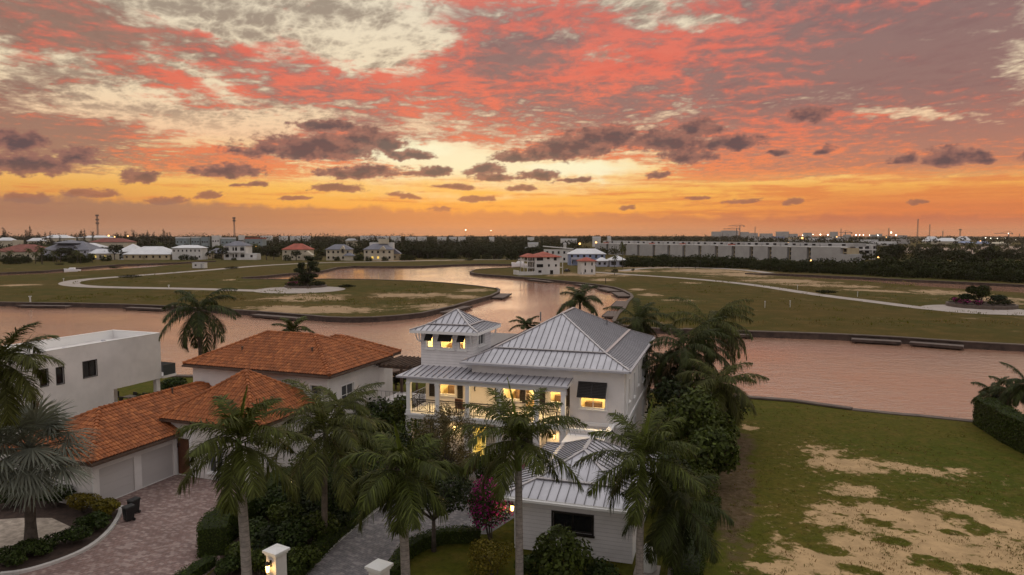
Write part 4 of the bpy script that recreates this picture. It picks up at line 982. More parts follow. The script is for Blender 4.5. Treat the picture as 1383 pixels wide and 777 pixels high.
# garden pergola with a sloping brown roof between the houses
cb = at(560, 512, 2.2); cab = thing('boathouse_roof', 'brown sloping timber roof on posts by the water between the houses', 'shelter', (cb.x - 1.2, cb.y + 2, 0), R(-17))
for x in (-2.4, 2.4):
    for y in (-2.5, 2.5):
        q = MB(); q.box(x - .09, y - .09, 0, x + .09, y + .09, 2.5); q.build('post', M['brown_wood'], cab)
q = MB(); q.add([(-2.9, -3, 2.3), (2.9, -3, 3.5), (2.9, 3, 3.5), (-2.9, 3, 2.3), (-2.9, -3, 2.48), (2.9, -3, 3.68), (2.9, 3, 3.68), (-2.9, 3, 2.48)], [(3, 2, 1, 0), (4, 5, 6, 7), (0, 1, 5, 4), (1, 2, 6, 5), (2, 3, 7, 6), (3, 0, 4, 7)]); q.build('roof', M['brown_wood'], cab)

# small fittings: vent pipes, downpipes, condensers
for x, y, z in ((-11.6, -3.0, 4.75), (-10.6, 1.2, 4.2), (-3.2, 2.4, 7.4), (-9.5, 2.0, 7.2)):
    q = MB(); q.tube([(x, y, z - .4), (x, y, z + .45)], .06, 8); q.tube([(x, y, z + .45), (x, y, z + .52)], .10, 8); q.build('vent_pipe', M['brown_wood'], tile)
for x, y, z in ((-.46, .44, 6.1), (-8.62, -12.05, 2.75), (-2.0, -5.76, 3.7)):
    q = MB(); q.tube([(x, y, 0), (x, y, z)], .045, 6); q.build('downpipe', M['trim_white'], tile)
for x, y, z in ((3.4, 9.8, 9.6), (8.8, 11.5, 8.9)):
    q = MB(); q.tube([(x, y, z - .4), (x, y, z + .4)], .06, 8); q.build('vent_pipe', M['metal_seam'], house)
for y in (.9, 15.6): q = MB(); q.tube([(X1 + .14, y, 0), (X1 + .14, y, 7.0)], .05, 6); q.build('downpipe', M['trim_white'], house)
def condenser(lab, p, rz):
    o = thing('air_conditioner', lab, 'air conditioner', (p.x, p.y, 0), rz, 'air conditioners by the white house')
    q = MB(); q.box(-.5, -.45, .1, .5, .45, 1.05); q.build('cabinet', M['metal_roof'], o)
    q = MB(); q.tube([(0, 0, 1.053), (0, 0, 1.09)], .36, 16); q.build('fan_grille', M['metal_seam'], o); q = MB(); q.box(-.6, -.55, 0, .6, .55, .098); q.build('plinth', M['concrete'], o)
condenser('grey air conditioner at the side wall of the white house, nearer the annex', Mw(X1 + 1.1, 5.4), MR); condenser('grey air conditioner at the side wall of the white house, farther back', Mw(X1 + 1.1, 8.0), MR)

# ------------------------------------------------------------------ the white flat-roofed house on the left
WO = at(216, 450, 7.5); WR_ = R(-19.9)
modern = thing('modern_house', 'white flat roofed modern house with an overhanging upper floor', 'house', (WO.x, WO.y, 0), WR_)
wd, wl = 5.8, 26.0; z0, z1 = 3.3, 7.5
ln = lambda u, v, z: (lambda p: (p.x - WO.x) * math.sin(-R(-19.9)) * -1)(at(u, v, z))
w = MB()
def yl(u, v, z):                      # distance of an image point along the long wall, from its far end
    P = ray(u, v); n = Vector((math.cos(WR_), math.sin(WR_), 0)); tt = ((Vector((WO.x, WO.y, 0)) - Vector((0, 0, H))).dot(n)) / P.dot(n)
    Q = Vector((0, 0, H)) + P * tt; return (Q - Vector((WO.x, WO.y, 0))).dot(Vector((math.sin(WR_), -math.cos(WR_), 0))), Q.z
hw_ = []
for (ua, va, ub, vb) in ((112, 491, 131, 505.5), (76, 499, 86.5, 516), (54, 502, 65, 519)):
    a, za = yl(ua, va, 6); b, zb = yl(ub, vb, 5); hw_.append((wl - a, wl - b, min(za, zb) - .1, max(za, zb) + .1))
wall(w, (0, -wl), (0, 0), z0, z1, [(min(a, b), max(a, b), c, d) for a, b, c, d in hw_])
wall(w, (0, 0), (-wd, 0), z0, z1); wall(w, (-wd, 0), (-wd, -wl), z0, z1)
w.poly([(0, 0, z0), (0, -wl, z0), (-wd, -wl, z0), (-wd, 0, z0)])
w.poly([(-.2, -.2, z1 - .75), (-wd + .2, -.2, z1 - .75), (-wd + .2, -wl, z1 - .75), (-.2, -wl, z1 - .75)])
w.build('upper_storey', M['stucco'], modern)
q = MB(); q.box(-.20, -wl, z1 - .75, -.004, -.004, z1); q.box(-wd + .004, -wl, z1 - .75, -wd + .20, -.004, z1); q.box(-wd + .203, -.20, z1 - .75, -.203, -.004, z1); q.box(-.23, -wl, z1 + .002, .015, .015, z1 + .04); q.box(-wd - .015, -wl, z1 + .002, -wd + .23, .015, z1 + .04); q.box(-wd + .233, -.23, z1 + .002, -.233, .015, z1 + .04); q.build('parapet', M['trim_white'], modern)
for i, h in enumerate(hw_): window(modern, (0, -wl), (0, 0), 0, (min(h[0], h[1]), max(h[0], h[1]), h[2], h[3]), MM(DARK), mull=1 if i == 0 else 0, trim=.05, sill=False)
ya, _ = yl(154, 536, 2)
w = MB(); wall(w, (-.006, -wl), (-.006, -ya), 0, z0); wall(w, (-.006, -ya), (-wd, -ya), 0, z0, [(1.0, 4.5, .1, 2.6)]); wall(w, (-wd + .2, 0), (-wd + .2, -wl), 0, z0); w.build('lower_storey', M['stucco'], modern)
window(modern, (-.006, -ya), (-wd, -ya), 0, (1.0, 4.5, .1, 2.6), MM(DARK), mull=2, sill=False, name='patio_door')
for y in (-.3,):
    q = MB(); q.box(-.5, y - .2, 0, -.1, y + .2, z0 - .003); q.build('post', M['stucco'], modern)
q = MB(); q.box(-wd, .003, z0 - .02, .25, 1.5, z0 + .2); q.build('balcony', M['stucco'], modern)
q = MB(); q.box(.18, .05, z0 + .2, .2, 1.45, z0 + 1.2); q.box(-wd, 1.42, z0 + .2, .177, 1.44, z0 + 1.2); q.build('glass_balustrade', M['grey_glass'], modern)
for x, y in ((-2.4, -7.5), (-3.0, -3.4)):
    q = MB(); q.tube([(x, y, z1 - .75), (x, y, z1 - .4)], .12, 8); q.tube([(x, y, z1 - .4), (x, y, z1 - .3)], [.2, .16], 8); q.build('roof_vent', M['metal_roof'], modern)
# patio furniture under the overhang
def Ww(x, y, z=0.0): c, s = math.cos(WR_), math.sin(WR_); return Vector((WO.x + x * c - y * s, WO.y + x * s + y * c, z))
q = MB(); pts = [Ww(-6, -ya - .2), Ww(1.8, -ya - .2), Ww(1.8, 11.5), Ww(-6, 11.5)]; q.poly([(v.x, v.y, .05) for v in pts]); tag(q.build('patio', M['concrete']), kind='structure')
def dining(x, y, rz):
    o = thing('patio_table', 'dark patio table under the overhang of the flat roofed house', 'table', (x, y, .05), WR_)
    q = MB(); q.box(-1.1, -.5, .68, 1.1, .5, .75); q.build('tabletop', M['bronze'], o)
    for sx in (-1, 1):
        for sy in (-.42, .42): q = MB(); q.box(sx - .04, sy - .04, 0, sx + .04, sy + .04, .678); q.build('leg', M['bronze'], o)
tp = at(181, 540, .5); dining(tp.x, tp.y, 0)
proto = None
for i, (x, y, r) in enumerate(((-.7, -.8, 180), (.5, -.8, 180), (-.6, .8, 0), (.5, .8, 0), (1.5, 0, -90), (-3.0, -.8, 120), (-2.4, .6, 60), (2.9, .9, 20))):
    if proto is None:
        proto = thing('patio_chair', '', 'chair'); q = MB(); q.box(-.25, -.25, .38, .25, .25, .46); q.build('seat', M['bronze'], proto)
        q = MB(); q.box(-.25, .2, .462, .25, .26, .95); q.build('backrest', M['bronze'], proto)
        for sx in (-.22, .22):
            for sy in (-.22, .22): q = MB(); q.box(sx - .025, sy - .025, 0, sx + .025, sy + .025, .378); q.build('leg', M['bronze'], proto)
        o = proto
    else: o = copy_tree(proto)
    o.location = (tp.x + x, tp.y + y * 1.0 - .28 * x, .05); o.rotation_euler = (0, 0, WR_ + R(r)); tag(o, 'dark patio chair at the table under the overhang' if i < 5 else 'dark patio chair apart from the table under the overhang', 'chair', 'patio chairs under the overhang' if i < 5 else 'loose patio chairs under the overhang')
# ------------------------------------------------------------------ plant builders
def frond(V, Q, base, az, e0, bend, length, nl, ll, lw, hang, rg, plume=.35, ns=10, rach=.035, fwd=.55, twist=0.0, start=.1):
    """one pinnate frond: a curved midrib with leaflets on both sides"""
    s = np.linspace(0, 1, ns + 1); e = e0 - bend * s ** 1.25; a = az + twist * s
    d = np.stack([np.cos(e) * np.cos(a), np.cos(e) * np.sin(a), np.sin(e)], -1)
    P = np.concatenate([[base], base + np.cumsum((d[1:] + d[:-1]) / 2 * (length / ns), 0)])
    side = np.stack([-np.sin(a), np.cos(a), np.zeros_like(a)], -1); up = np.cross(d, side); up *= np.sign(up[:, 2:3] + 1e-6) if False else 1
    r = rach * (1 - .85 * s); b = len(V)                                      # midrib, three-sided
    for i in range(ns + 1):
        for t in (0.0, 2.1, 4.2): V.append(P[i] + (side[i] * math.cos(t) - up[i] * math.sin(t)) * r[i])
    for i in range(ns):
        for j in range(3): Q.append((b + i * 3 + j, b + i * 3 + (j + 1) % 3, b + i * 3 + 3 + (j + 1) % 3, b + i * 3 + 3 + j))
    t = start + (1 - start) * (np.arange(nl) + rg.uniform(-.3, .3, nl)) / nl; t = np.clip(t, start, .995)
    for sg in (1, -1):
        f = t * ns; i0 = np.minimum(f.astype(int), ns - 1); w = (f - i0)[:, None]
        p = P[i0] * (1 - w) + P[i0 + 1] * w; dd = d[i0] * (1 - w) + d[i0 + 1] * w; sd = side[i0]; uu = np.cross(dd, sd)
        L = ll * (.40 + .60 * np.sin(np.pi * np.clip(t * .93 + .06, 0, 1))) * rg.uniform(.85, 1.12, nl); L *= np.clip((1.06 - t) * 5, .35, 1)
        ph = rg.normal(0, plume, nl); ph = np.clip(ph, -1.2, 1.2)
        fw = fwd + .5 * t ** 3 + rg.normal(0, .07, nl)
        lat = (sd * sg * np.cos(ph)[:, None] + uu * np.sin(ph)[:, None])
        dl = lat * np.cos(fw)[:, None] + dd * np.sin(fw)[:, None]; dl /= np.linalg.norm(dl, axis=1)[:, None]
        wd = np.cross(dl, uu + .3 * lat); wd /= np.linalg.norm(wd, axis=1)[:, None] + 1e-9
        hg = hang * rg.uniform(.4, 1.35, nl)
        mid = p + dl * (L * .5)[:, None]; mid[:, 2] -= hg * L * .15
        tip = p + dl * (L * (1 - .25 * np.minimum(hg, 1.2)))[:, None]; tip[:, 2] -= hg * L * .62
        W = (lw * rg.uniform(.7, 1.25, nl))[:, None]
        b = len(V); pts = np.stack([p - wd * W * .35, p + wd * W * .35, mid - wd * W * .5, mid + wd * W * .5, tip - wd * W * .08, tip + wd * W * .08], 1).reshape(-1, 3)
        V.extend(pts)
        for k in range(nl): o = b + 6 * k; Q.append((o, o + 1, o + 3, o + 2)); Q.append((o + 2, o + 3, o + 5, o + 4))
def trunk_pts(base, top, lean, n=9):
    b = Vector(base); t = Vector(top); out = []
    for i in range(n):
        f = i / (n - 1); p = b.lerp(t, f); p += Vector((lean[0], lean[1], 0)) * math.sin(f * math.pi) ; out.append(p)
    return out
def royal(name, label, x, y, ztop, seed, nf=17, length=3.3, hang=.75, r=.19, base=None, up=1.25, group=None, leaf='royal_leaf', cat='palm tree', shaft='shaft_green', spear=True, low=-.55, lw=.046, ll=.82, nl=92, bendk=1.0, wind=0.0):
    """feather palm with a grey ringed trunk and a green crownshaft"""
    rg = np.random.default_rng(seed); bx, by = base or (x + rg.uniform(-.3, .3), y + rg.uniform(-.3, .3))
    o = thing(name, label, cat, (bx, by, 0), 0, group); tx, ty = x - bx, y - by
    sh = min(1.5, ztop * .2); zt = ztop - sh
    q = MB(); P = trunk_pts((0, 0, -.1), (tx * .9, ty * .9, zt), (rg.uniform(-.1, .1), 0)); q.tube(P, [r * (1.35 if i == 0 else 1.12 - .22 * i / 8) for i in range(9)], 12); q.build('trunk', M['trunk_ring'], o, smooth=True)
    c = MB(); c.tube([P[-1] - Vector((0, 0, .02)), P[-1].lerp(Vector((tx, ty, ztop)), .25), P[-1].lerp(Vector((tx, ty, ztop)), .7), (tx, ty, ztop)], [r * .92, r * 1.02, r * .72, r * .45], 12); c.build('crownshaft', M[shaft], o, smooth=True)
    V = []; Q = []; top = np.array([tx, ty, ztop - .05])
    for i in range(nf):
        f = (i + .5) / nf; az = i * 2.39996 + rg.uniform(-.25, .25)
        e0 = up - (up - low) * f ** 1.1 + rg.uniform(-.12, .12)
        bend = (1.55 - .35 * f) * bendk + rg.uniform(-.15, .2)
        if wind: az = az + wind * math.sin(az - 0.0)
        frond(V, Q, top - np.array([0, 0, .25 * f]), az, e0, bend, length * (.86 + .2 * math.sin(f * 3)) * rg.uniform(.9, 1.08), nl, ll, lw, hang, rg)
    mesh_np('crown', np.array(V), np.array(Q), M[leaf], o)
    if spear:
        V = []; Q = []; frond(V, Q, top, rg.uniform(0, 6), 1.45, .25, length * .8, 40, .32, .05, .0, rg, plume=.15, fwd=1.2); mesh_np('spear_leaf', np.array(V), np.array(Q), M['young_leaf'], o)
    return o
def coconut(name, label, x, y, ztop, seed, nf=18, length=4.2, base=None, r=.15, group=None, leaf='coco_leaf', hang=.85, nl=84, ll=.98, lw=.052, dry=2, wind=None, low=-.5, up=1.3, cat='palm tree'):
    rg = np.random.default_rng(seed); bx, by = base or (x + rg.uniform(-.8, .8), y + rg.uniform(-.5, .5))
    o = thing(name, label, cat, (bx, by, 0), 0, group); tx, ty = x - bx, y - by
    q = MB(); P = trunk_pts((0, 0, -.1), (tx, ty, ztop), (-tx * .2, -ty * .2)); q.tube(P, [r * (1.7 if i == 0 else 1.15 - .3 * i / 8) for i in range(9)], 10); q.build('trunk', M['trunk_brown'], o, smooth=True)
    V = []; Q = []; top = np.array([tx, ty, ztop])
    for i in range(nf):
        f = (i + .5) / nf; az = i * 2.39996 + rg.uniform(-.3, .3)
        e0 = up - (up - low) * f + rg.uniform(-.15, .15)
        if wind is not None: az = az + .75 * math.sin(wind - az)
        frond(V, Q, top, az, e0, 1.35 + rg.uniform(-.2, .3), length * rg.uniform(.85, 1.08), nl, ll, lw, hang, rg, plume=.22, fwd=.6)
    mesh_np('crown', np.array(V), np.array(Q), M[leaf], o)
    if dry:
        V = []; Q = []
        for i in range(dry): frond(V, Q, top - np.array([0, 0, .15]), rg.uniform(0, 6.28), -.6, .8, length * .8, 40, .7, .05, 1.0, rg)
        mesh_np('dry_fronds', np.array(V), np.array(Q), M['dry_leaf'], o)
    return o
def fanpalm(name, label, x, y, ztop, seed, nf=34, pet=1.6, rad=1.35, r=.26):
    rg = np.random.default_rng(seed); o = thing(name, label, 'palm tree', (x, y, 0))
    q = MB(); q.tube(trunk_pts((0, 0, -.1), (.15, 0, ztop), (0, 0)), [r * (1.5 if i == 0 else 1.2 if i == 1 else 1.0) for i in range(9)], 12); q.build('trunk', M['bark'], o, smooth=True)
    V = []; Q = []; top = np.array([.15, 0, ztop])
    for i in range(nf):
        f = (i + .5) / nf; az = i * 2.39996 + rg.uniform(-.2, .2); e = 1.35 - 2.0 * f + rg.uniform(-.1, .1)
        d = np.array([math.cos(e) * math.cos(az), math.cos(e) * math.sin(az), math.sin(e)]); pl = pet * rg.uniform(.8, 1.1)
        c = top + d * pl - np.array([0, 0, .12 * pl ** 2]); sd = np.array([-math.sin(az), math.cos(az), 0]); n = np.cross(d, sd)
        b = len(V)
        for k, (p, w) in enumerate(((top, .05), (c, .03))):
            for t in (0, 2.1, 4.2): V.append(p + (sd * math.cos(t) + n * math.sin(t)) * w)
        for j in range(3): Q.append((b + j, b + (j + 1) % 3, b + 3 + (j + 1) % 3, b + 3 + j))
        tilt = rg.uniform(.1, .6); dd = d * math.cos(tilt) - np.array([0, 0, math.sin(tilt)]); dd /= np.linalg.norm(dd); n = np.cross(dd, sd)
        m = 34; th = np.linspace(-2.35, 2.35, m); R_ = rad * (.78 + .22 * np.cos(th)) * rg.uniform(.9, 1.08)
        for k in range(m):
            dr = dd * math.cos(th[k]) + sd * math.sin(th[k]); tg = -dd * math.sin(th[k]) + sd * math.cos(th[k]); L = R_[k]; hw = L * .5 * (4.7 / m) * .52
            fold = n * (.05 * (-1) ** k - .16 * abs(math.sin(th[k])) * L)
            mid = c + dr * L * .55 + fold; tip = c + dr * L + fold * 1.6 - np.array([0, 0, .22 * L * rg.uniform(.3, 1.2)])
            b = len(V); V += [c - tg * .01, c + tg * .01, mid - tg * hw, mid + tg * hw, tip - tg * .008, tip + tg * .008]
            Q += [(b, b + 1, b + 3, b + 2), (b + 2, b + 3, b + 5, b + 4)]
    mesh_np('crown', np.array(V), np.array(Q), M['fan_leaf'], o)
    return o
def leaves(C, N, size, rg, aspect=.55, droop=.0):
    """leaf quads (kite shaped) at centres C facing roughly along N"""
    n = len(C); N = N + rg.normal(0, .55, (n, 3)); N[:, 2] += .25; N /= np.linalg.norm(N, axis=1)[:, None] + 1e-9
    t = rg.normal(0, 1, (n, 3)); t -= N * (t * N).sum(1)[:, None]; t /= np.linalg.norm(t, axis=1)[:, None] + 1e-9; b = np.cross(N, t)
    s = (size * rg.uniform(.6, 1.35, n))[:, None]
    P = np.stack([C - t * s * .5, C - b * s * .5 * aspect + t * s * .05, C + t * s * .5 - N * s * .12, C + b * s * .5 * aspect + t * s * .05], 1)
    return P.reshape(-1, 3), np.arange(4 * n).reshape(n, 4)
def lobes_leaves(L, n, size, rg, shell=.72, aspect=.55, floor=None):
    """n leaves through the outer part of a set of ellipsoid lobes (cx, cy, cz, rx, ry, rz)"""
    L = np.array(L, float); vol = (L[:, 3] * L[:, 4] * L[:, 5]) ** .67; k = rg.choice(len(L), n, p=vol / vol.sum())
    d = rg.normal(0, 1, (n, 3)); d /= np.linalg.norm(d, axis=1)[:, None]
    r = np.where(rg.random(n) < .8, rg.uniform(shell, 1.06, n), rg.uniform(.3, shell, n))
    # sprigs: pull leaves together into little bunches
    g = rg.normal(0, 1, (n // 9 + 1, 3)); g /= np.linalg.norm(g, axis=1)[:, None]; gi = rg.integers(0, len(g), n)
    d = d * .45 + g[gi] * .75; d /= np.linalg.norm(d, axis=1)[:, None]
    C = L[k, :3] + d * L[k, 3:] * r[:, None]
    keep = np.ones(n, bool)
    if floor is not None: keep = C[:, 2] > floor
    for j in range(min(len(L), 14)):                               # thin out what is buried in another lobe
        q = ((C - L[j, :3]) / L[j, 3:]); ins = ((q ** 2).sum(1) < .45) & (k != j) & (rg.random(n) < .85); keep &= ~ins
    return leaves(C[keep], d[keep], size, rg, aspect)
def rand_lobes(cx, cy, cz, rx, ry, rz, n, rg, k=.45):
    out = []
    for i in range(n):
        d = rg.normal(0, 1, 3); d /= np.linalg.norm(d); d[2] = abs(d[2]) * 1.0 - .25; s = rg.uniform(.75, 1.2) * k
        out.append((cx + d[0] * rx * (1 - k * .8), cy + d[1] * ry * (1 - k * .8), cz + d[2] * rz * (1 - k * .8), rx * s, ry * s, rz * s))
    return out + [(cx, cy, cz, rx * .6, ry * .6, rz * .6)]
def broadtree(name, label, x, y, h, cr, seed, leaf, size, n, trunk_h=None, cat='tree', group=None, nl=9, rz=None, lobes=None, stems=1, r=.12, aspect=.55, k=.45, bark='bark', shell=.72):
    """trunk with limbs to the lobes of an uneven crown"""
    rg = np.random.default_rng(seed); o = thing(name, label, cat, (x, y, 0), 0, group)
    rz = rz or h * .35; cz = h - rz; L = lobes or rand_lobes(0, 0, cz, cr, cr, rz, nl, rg, k); th = trunk_h or cz * .55
    q = MB()
    for s in range(stems):
        ox, oy = (rg.uniform(-.25, .25), rg.uniform(-.25, .25)) if stems > 1 else (0, 0)
        f = Vector((ox * 2, oy * 2, th)); q.tube([(ox, oy, -.1), (ox * 1.5, oy * 1.5, th * .5), f], [r * 1.3, r, r * .85], 8)
        for l in L[s::stems]: q.tube([f, f.lerp(Vector(l[:3]), .5) + Vector((0, 0, -.1)), l[:3]], [r * .6, r * .38, r * .15], 5)
    q.build('trunk', M[bark], o, smooth=True)
    V, Q = lobes_leaves(L, n, size, rg, aspect=aspect, shell=shell); mesh_np('crown', V, Q, M[leaf], o)
    return o
def shrub(name, label, x, y, h, rx, ry, seed, leaf, size, n, group=None, cat='shrub', extra=None, nl=7, aspect=.6, z=0.0, rz=0.0):
    rg = np.random.default_rng(seed); o = thing(name, label, cat, (x, y, z), rz, group)
    L = rand_lobes(0, 0, h * .5, rx, ry, h * .5, nl, rg, .5)
    q = MB()
    for l in L[:6]: q.tube([(l[0] * .2, l[1] * .2, -.05), (l[0] * .6, l[1] * .6, l[2] * .6), (l[0], l[1], l[2])], [.04, .03, .012], 5)
    q.build('stems', M['bark'], o)
    V, Q = lobes_leaves(L, n, size, rg, floor=.02, aspect=aspect); mesh_np('foliage', V, Q, M[leaf], o)
    if extra: V, Q = lobes_leaves([(a, b, c, d * 1.03, e * 1.03, f * 1.03) for a, b, c, d, e, f in L], extra[1], extra[2], rg, shell=.95, floor=.1); mesh_np('blossom', V, Q, M[extra[0]], o)
    return o
def hedge(label, pts, w, h, seed, leaf='hedge_leaf', size=.10, dens=230, name='hedge', group=None, z=0.0):
    """clipped hedge along a line: twiggy core and a skin of small leaves"""
    rg = np.random.default_rng(seed); P = [Vector((p[0], p[1])) for p in pts]; o = thing(name, label, 'hedge', (P[0].x, P[0].y, z), 0, group); P = [p - P[0] for p in P]
    off = []
    for i, p in enumerate(P):
        d = (P[min(i + 1, len(P) - 1)] - P[max(i - 1, 0)]).normalized(); n_ = Vector((-d.y, d.x)); off.append((p + n_ * (w / 2 - .07), p - n_ * (w / 2 - .07)))
    q = MB()
    for (a, b), (c, d) in zip(off, off[1:]):
        q.add([(a.x, a.y, 0), (b.x, b.y, 0), (b.x, b.y, h - .07), (a.x, a.y, h - .07), (c.x, c.y, 0), (d.x, d.y, 0), (d.x, d.y, h - .07), (c.x, c.y, h - .07)], [(0, 1, 2, 3), (7, 6, 5, 4), (0, 3, 7, 4), (1, 5, 6, 2), (3, 2, 6, 7)])
    q.build('core', M['dark_leaf'], o)
    Cs = []; Ns = []
    for a, b in zip(P, P[1:]):
        d = b - a; L = d.length; d.normalize(); nn = np.array([-d.y, d.x, 0]); A = np.array([a.x, a.y, 0]); D = np.array([d.x, d.y, 0])
        for nrm, area, kind in ((nn, L * h, 0), (-nn, L * h, 0), (np.array([0, 0, 1.0]), L * w, 1)):
            m = int(area * dens); s = rg.uniform(-.05, L + .05, m)[:, None]
            if kind == 0: c = A + D * s + nrm * (w / 2 + rg.normal(0, .035, m))[:, None] + np.array([0, 0, 1.0]) * rg.uniform(.02, h, m)[:, None]
            else: c = A + D * s + nn * rg.uniform(-w / 2, w / 2, m)[:, None] + np.array([0, 0, 1.0]) * (h + rg.normal(0, .04, m))[:, None]
            c = c + np.array([0, 0, .05]) * np.sin(s * 2.1); Cs.append(c); Ns.append(np.repeat(nrm[None], m, 0))
        for end, sg in ((a, -1), (b, 1)):
            if (end is a and a is P[0]) or (end is b and b is P[-1]):
                m = int(w * h * dens); c = np.array([end.x, end.y, 0]) + D * (sg * .03) + nn * rg.uniform(-w / 2, w / 2, m)[:, None] + np.array([0, 0, 1.0]) * rg.uniform(.02, h, m)[:, None]; Cs.append(c); Ns.append(np.repeat((D * sg)[None], m, 0))
    V, Q = leaves(np.concatenate(Cs), np.concatenate(Ns), size, rg, .6); mesh_np('foliage', V, Q, M[leaf], o)
    return o
# ------------------------------------------------------------------ drives, kerbs, gate piers
def pavers(name, a, b, c, mort, bw, bh, rot):
    m = bpy.data.materials.new(name); m.use_nodes = True; t = NT(m.node_tree); bs = m.node_tree.nodes['Principled BSDF']; bs.inputs['Roughness'].default_value = .85; bs.inputs['Specular IOR Level'].default_value = .25
    p = t.mapping(pos_co(t), rot=rot)
    br = t.new('ShaderNodeTexBrick'); t.l.new(p, br.inputs['Vector']); br.inputs['Scale'].default_value = 1.0; br.inputs['Brick Width'].default_value = bw; br.inputs['Row Height'].default_value = bh
    br.inputs['Mortar Size'].default_value = .012; br.inputs['Mortar Smooth'].default_value = .3; br.inputs['Color1'].default_value = a; br.inputs['Color2'].default_value = b; br.inputs['Mortar'].default_value = mort
    n = t.noise(pos_co(t), .55, 5, .62); n2 = t.noise(pos_co(t), 4.0, 3, .6)
    b2 = t.new('ShaderNodeTexBrick'); t.l.new(t.vm('ADD', p, (bw * 31, bh * 54, 0)), b2.inputs['Vector']); b2.inputs['Scale'].default_value = 1.0; b2.inputs['Brick Width'].default_value = bw; b2.inputs['Row Height'].default_value = bh; b2.inputs['Mortar Size'].default_value = 0
    b2.inputs['Color1'].default_value = (0, 0, 0, 1); b2.inputs['Color2'].default_value = (1, 1, 1, 1)
    col = t.mix(t.m('MULTIPLY', t.mapr(b2.outputs['Color'], .55, .9), .8), br.outputs['Color'], c); col = t.mix(t.m('MULTIPLY', t.mapr(n, .4, .7), .45), col, shade(a, .5)); col = t.mix(t.m('MULTIPLY', t.mapr(n2, .5, .75), .35), col, shade(c, 1.25))
    t.put(bs.inputs['Base Color'], col)
    bn = t.new('ShaderNodeBump'); bn.inputs['Strength'].default_value = .5; bn.inputs['Distance'].default_value = .01; t.l.new(br.outputs['Fac'], bn.inputs['Height']); bn.invert = True; t.l.new(bn.outputs[0], bs.inputs['Normal'])
    M[name] = m; return m
pavers('pink_pavers', (.26, .165, .145, 1), (.20, .135, .125, 1), (.36, .275, .25, 1), (.10, .075, .065, 1), .26, .15, R(20))
pavers('grey_pavers', (.20, .185, .19, 1), (.155, .145, .155, 1), (.29, .265, .265, 1), (.075, .07, .07, 1), .26, .15, R(38))
def sheet(name, pts, material, z):
    q = MB(); q.poly([(p.x, p.y, z) for p in pts]); return tag(q.build(name, material), kind='structure')
left_drive = [at(-10, 790), at(30, 775), at(75, 762), at(118, 744), at(146, 722), at(160, 700), at(163, 690), at(150, 688), at(134, 686), Tw(-8.6, -11.8), Tw(-8.6, -5.8), Tw(-2, -5.75), Tw(-1.9, -.4), at(410, 640), at(330, 690), at(287, 728), at(300, 760), at(262, 790), at(240, 830), at(60, 860)]
sheet('driveway', left_drive, M['pink_pavers'], .020)
right_drive = [at(395, 800), at(412, 777), at(465, 727), at(523, 680), at(580, 652), Mw(-3.5, .4), Mw(8, .4), Mw(8, -5), at(660, 722), at(606, 723), at(575, 732), at(548, 745), at(531, 768), at(520, 800)]
sheet('driveway', right_drive, M['grey_pavers'], .024)
q = strip('kerb', [(at(u, v).x, at(u, v).y) for u, v in ((400, 787), (412, 774), (465, 724), (522, 679))], .22, M['kerb'], z=.04, smooth=1); tag(q, kind='structure')
def kerb(pts, label):
    P = [Vector((at(u, v).x, at(u, v).y)) for u, v in pts]
    for _ in range(2):
        Q = [P[0]]
        for a, c in zip(P, P[1:]): Q += [a * .75 + c * .25, a * .25 + c * .75]
        P = Q + [P[-1]]
    m = MB()
    for a, b in zip(P, P[1:]): m.bar((a.x, a.y, 0), (b.x, b.y, 0), .22, .16)
    tag(m.build('kerb', M['kerb']), label, 'kerb')
kerb([(0, 778), (30, 775), (75, 762), (118, 744), (146, 722), (161, 700), (164, 686)], 'pale curved kerb between the brick drive and the shrub bed')
sheet('bed', [at(-40, 800), at(30, 774), at(75, 761), at(118, 743), at(146, 721), at(160, 700), at(162, 688), at(130, 684), at(60, 660), at(-60, 660)], M['mulch'], .010)
m_ = mat('gravel', (.40, .33, .27), .95, fn=worn(2.5, .35, .4, 12))
sheet('gravel', [at(-60, 775), at(5, 752), at(48, 745), at(88, 730), at(104, 716), at(70, 700), at(30, 700), at(-60, 706)], m_, .016)
sheet('bed', [at(258, 800), at(300, 760), at(287, 728), at(330, 690), at(410, 640), at(470, 600), at(560, 600), at(585, 648), at(521, 676), at(463, 724), at(408, 776), at(392, 800)], M['mulch'], .012)
sheet('bed', [at(640, 722), at(660, 716), at(700, 690), at(700, 800), at(520, 800), at(530, 770), at(548, 746), at(575, 733), at(606, 724)], M['near_turf'], .014)
def pier(label, u, v, s=.62, lit=True, z=2.0, Y=None):
    p = far(u, v, Y); z = p.z; o = thing('gate_pier', label, 'gate pier', (p.x, p.y, 0), R(-30), 'white gate piers at the drives')
    a = MB(); a.box(-s / 2, -s / 2, 0, s / 2, s / 2, z - .28); a.build('shaft', M['stucco'], o)
    a = MB(); b_ = s / 2 + .05; a.box(-b_, -b_, z - .278, b_, b_, z - .17); b_ += .07; a.box(-b_, -b_, z - .168, b_, b_, z - .06); a.add([(-b_, -b_, z - .058), (b_, -b_, z - .058), (b_, b_, z - .058), (-b_, b_, z - .058), (0, 0, z + .04)], [(0, 1, 4), (1, 2, 4), (2, 3, 4), (3, 0, 4), (3, 2, 1, 0)]); a.build('cap', M['trim_white'], o)
    return o, z, s
pr, zz_, s_ = pier('white gate pier with a lit lantern between the two drives', 373, 740, Y=30.5)
lo = thing('pier_lantern', 'lit black lantern on the face of the white gate pier', 'lantern', pr.location + Vector((0, 0, 0)), R(-30))
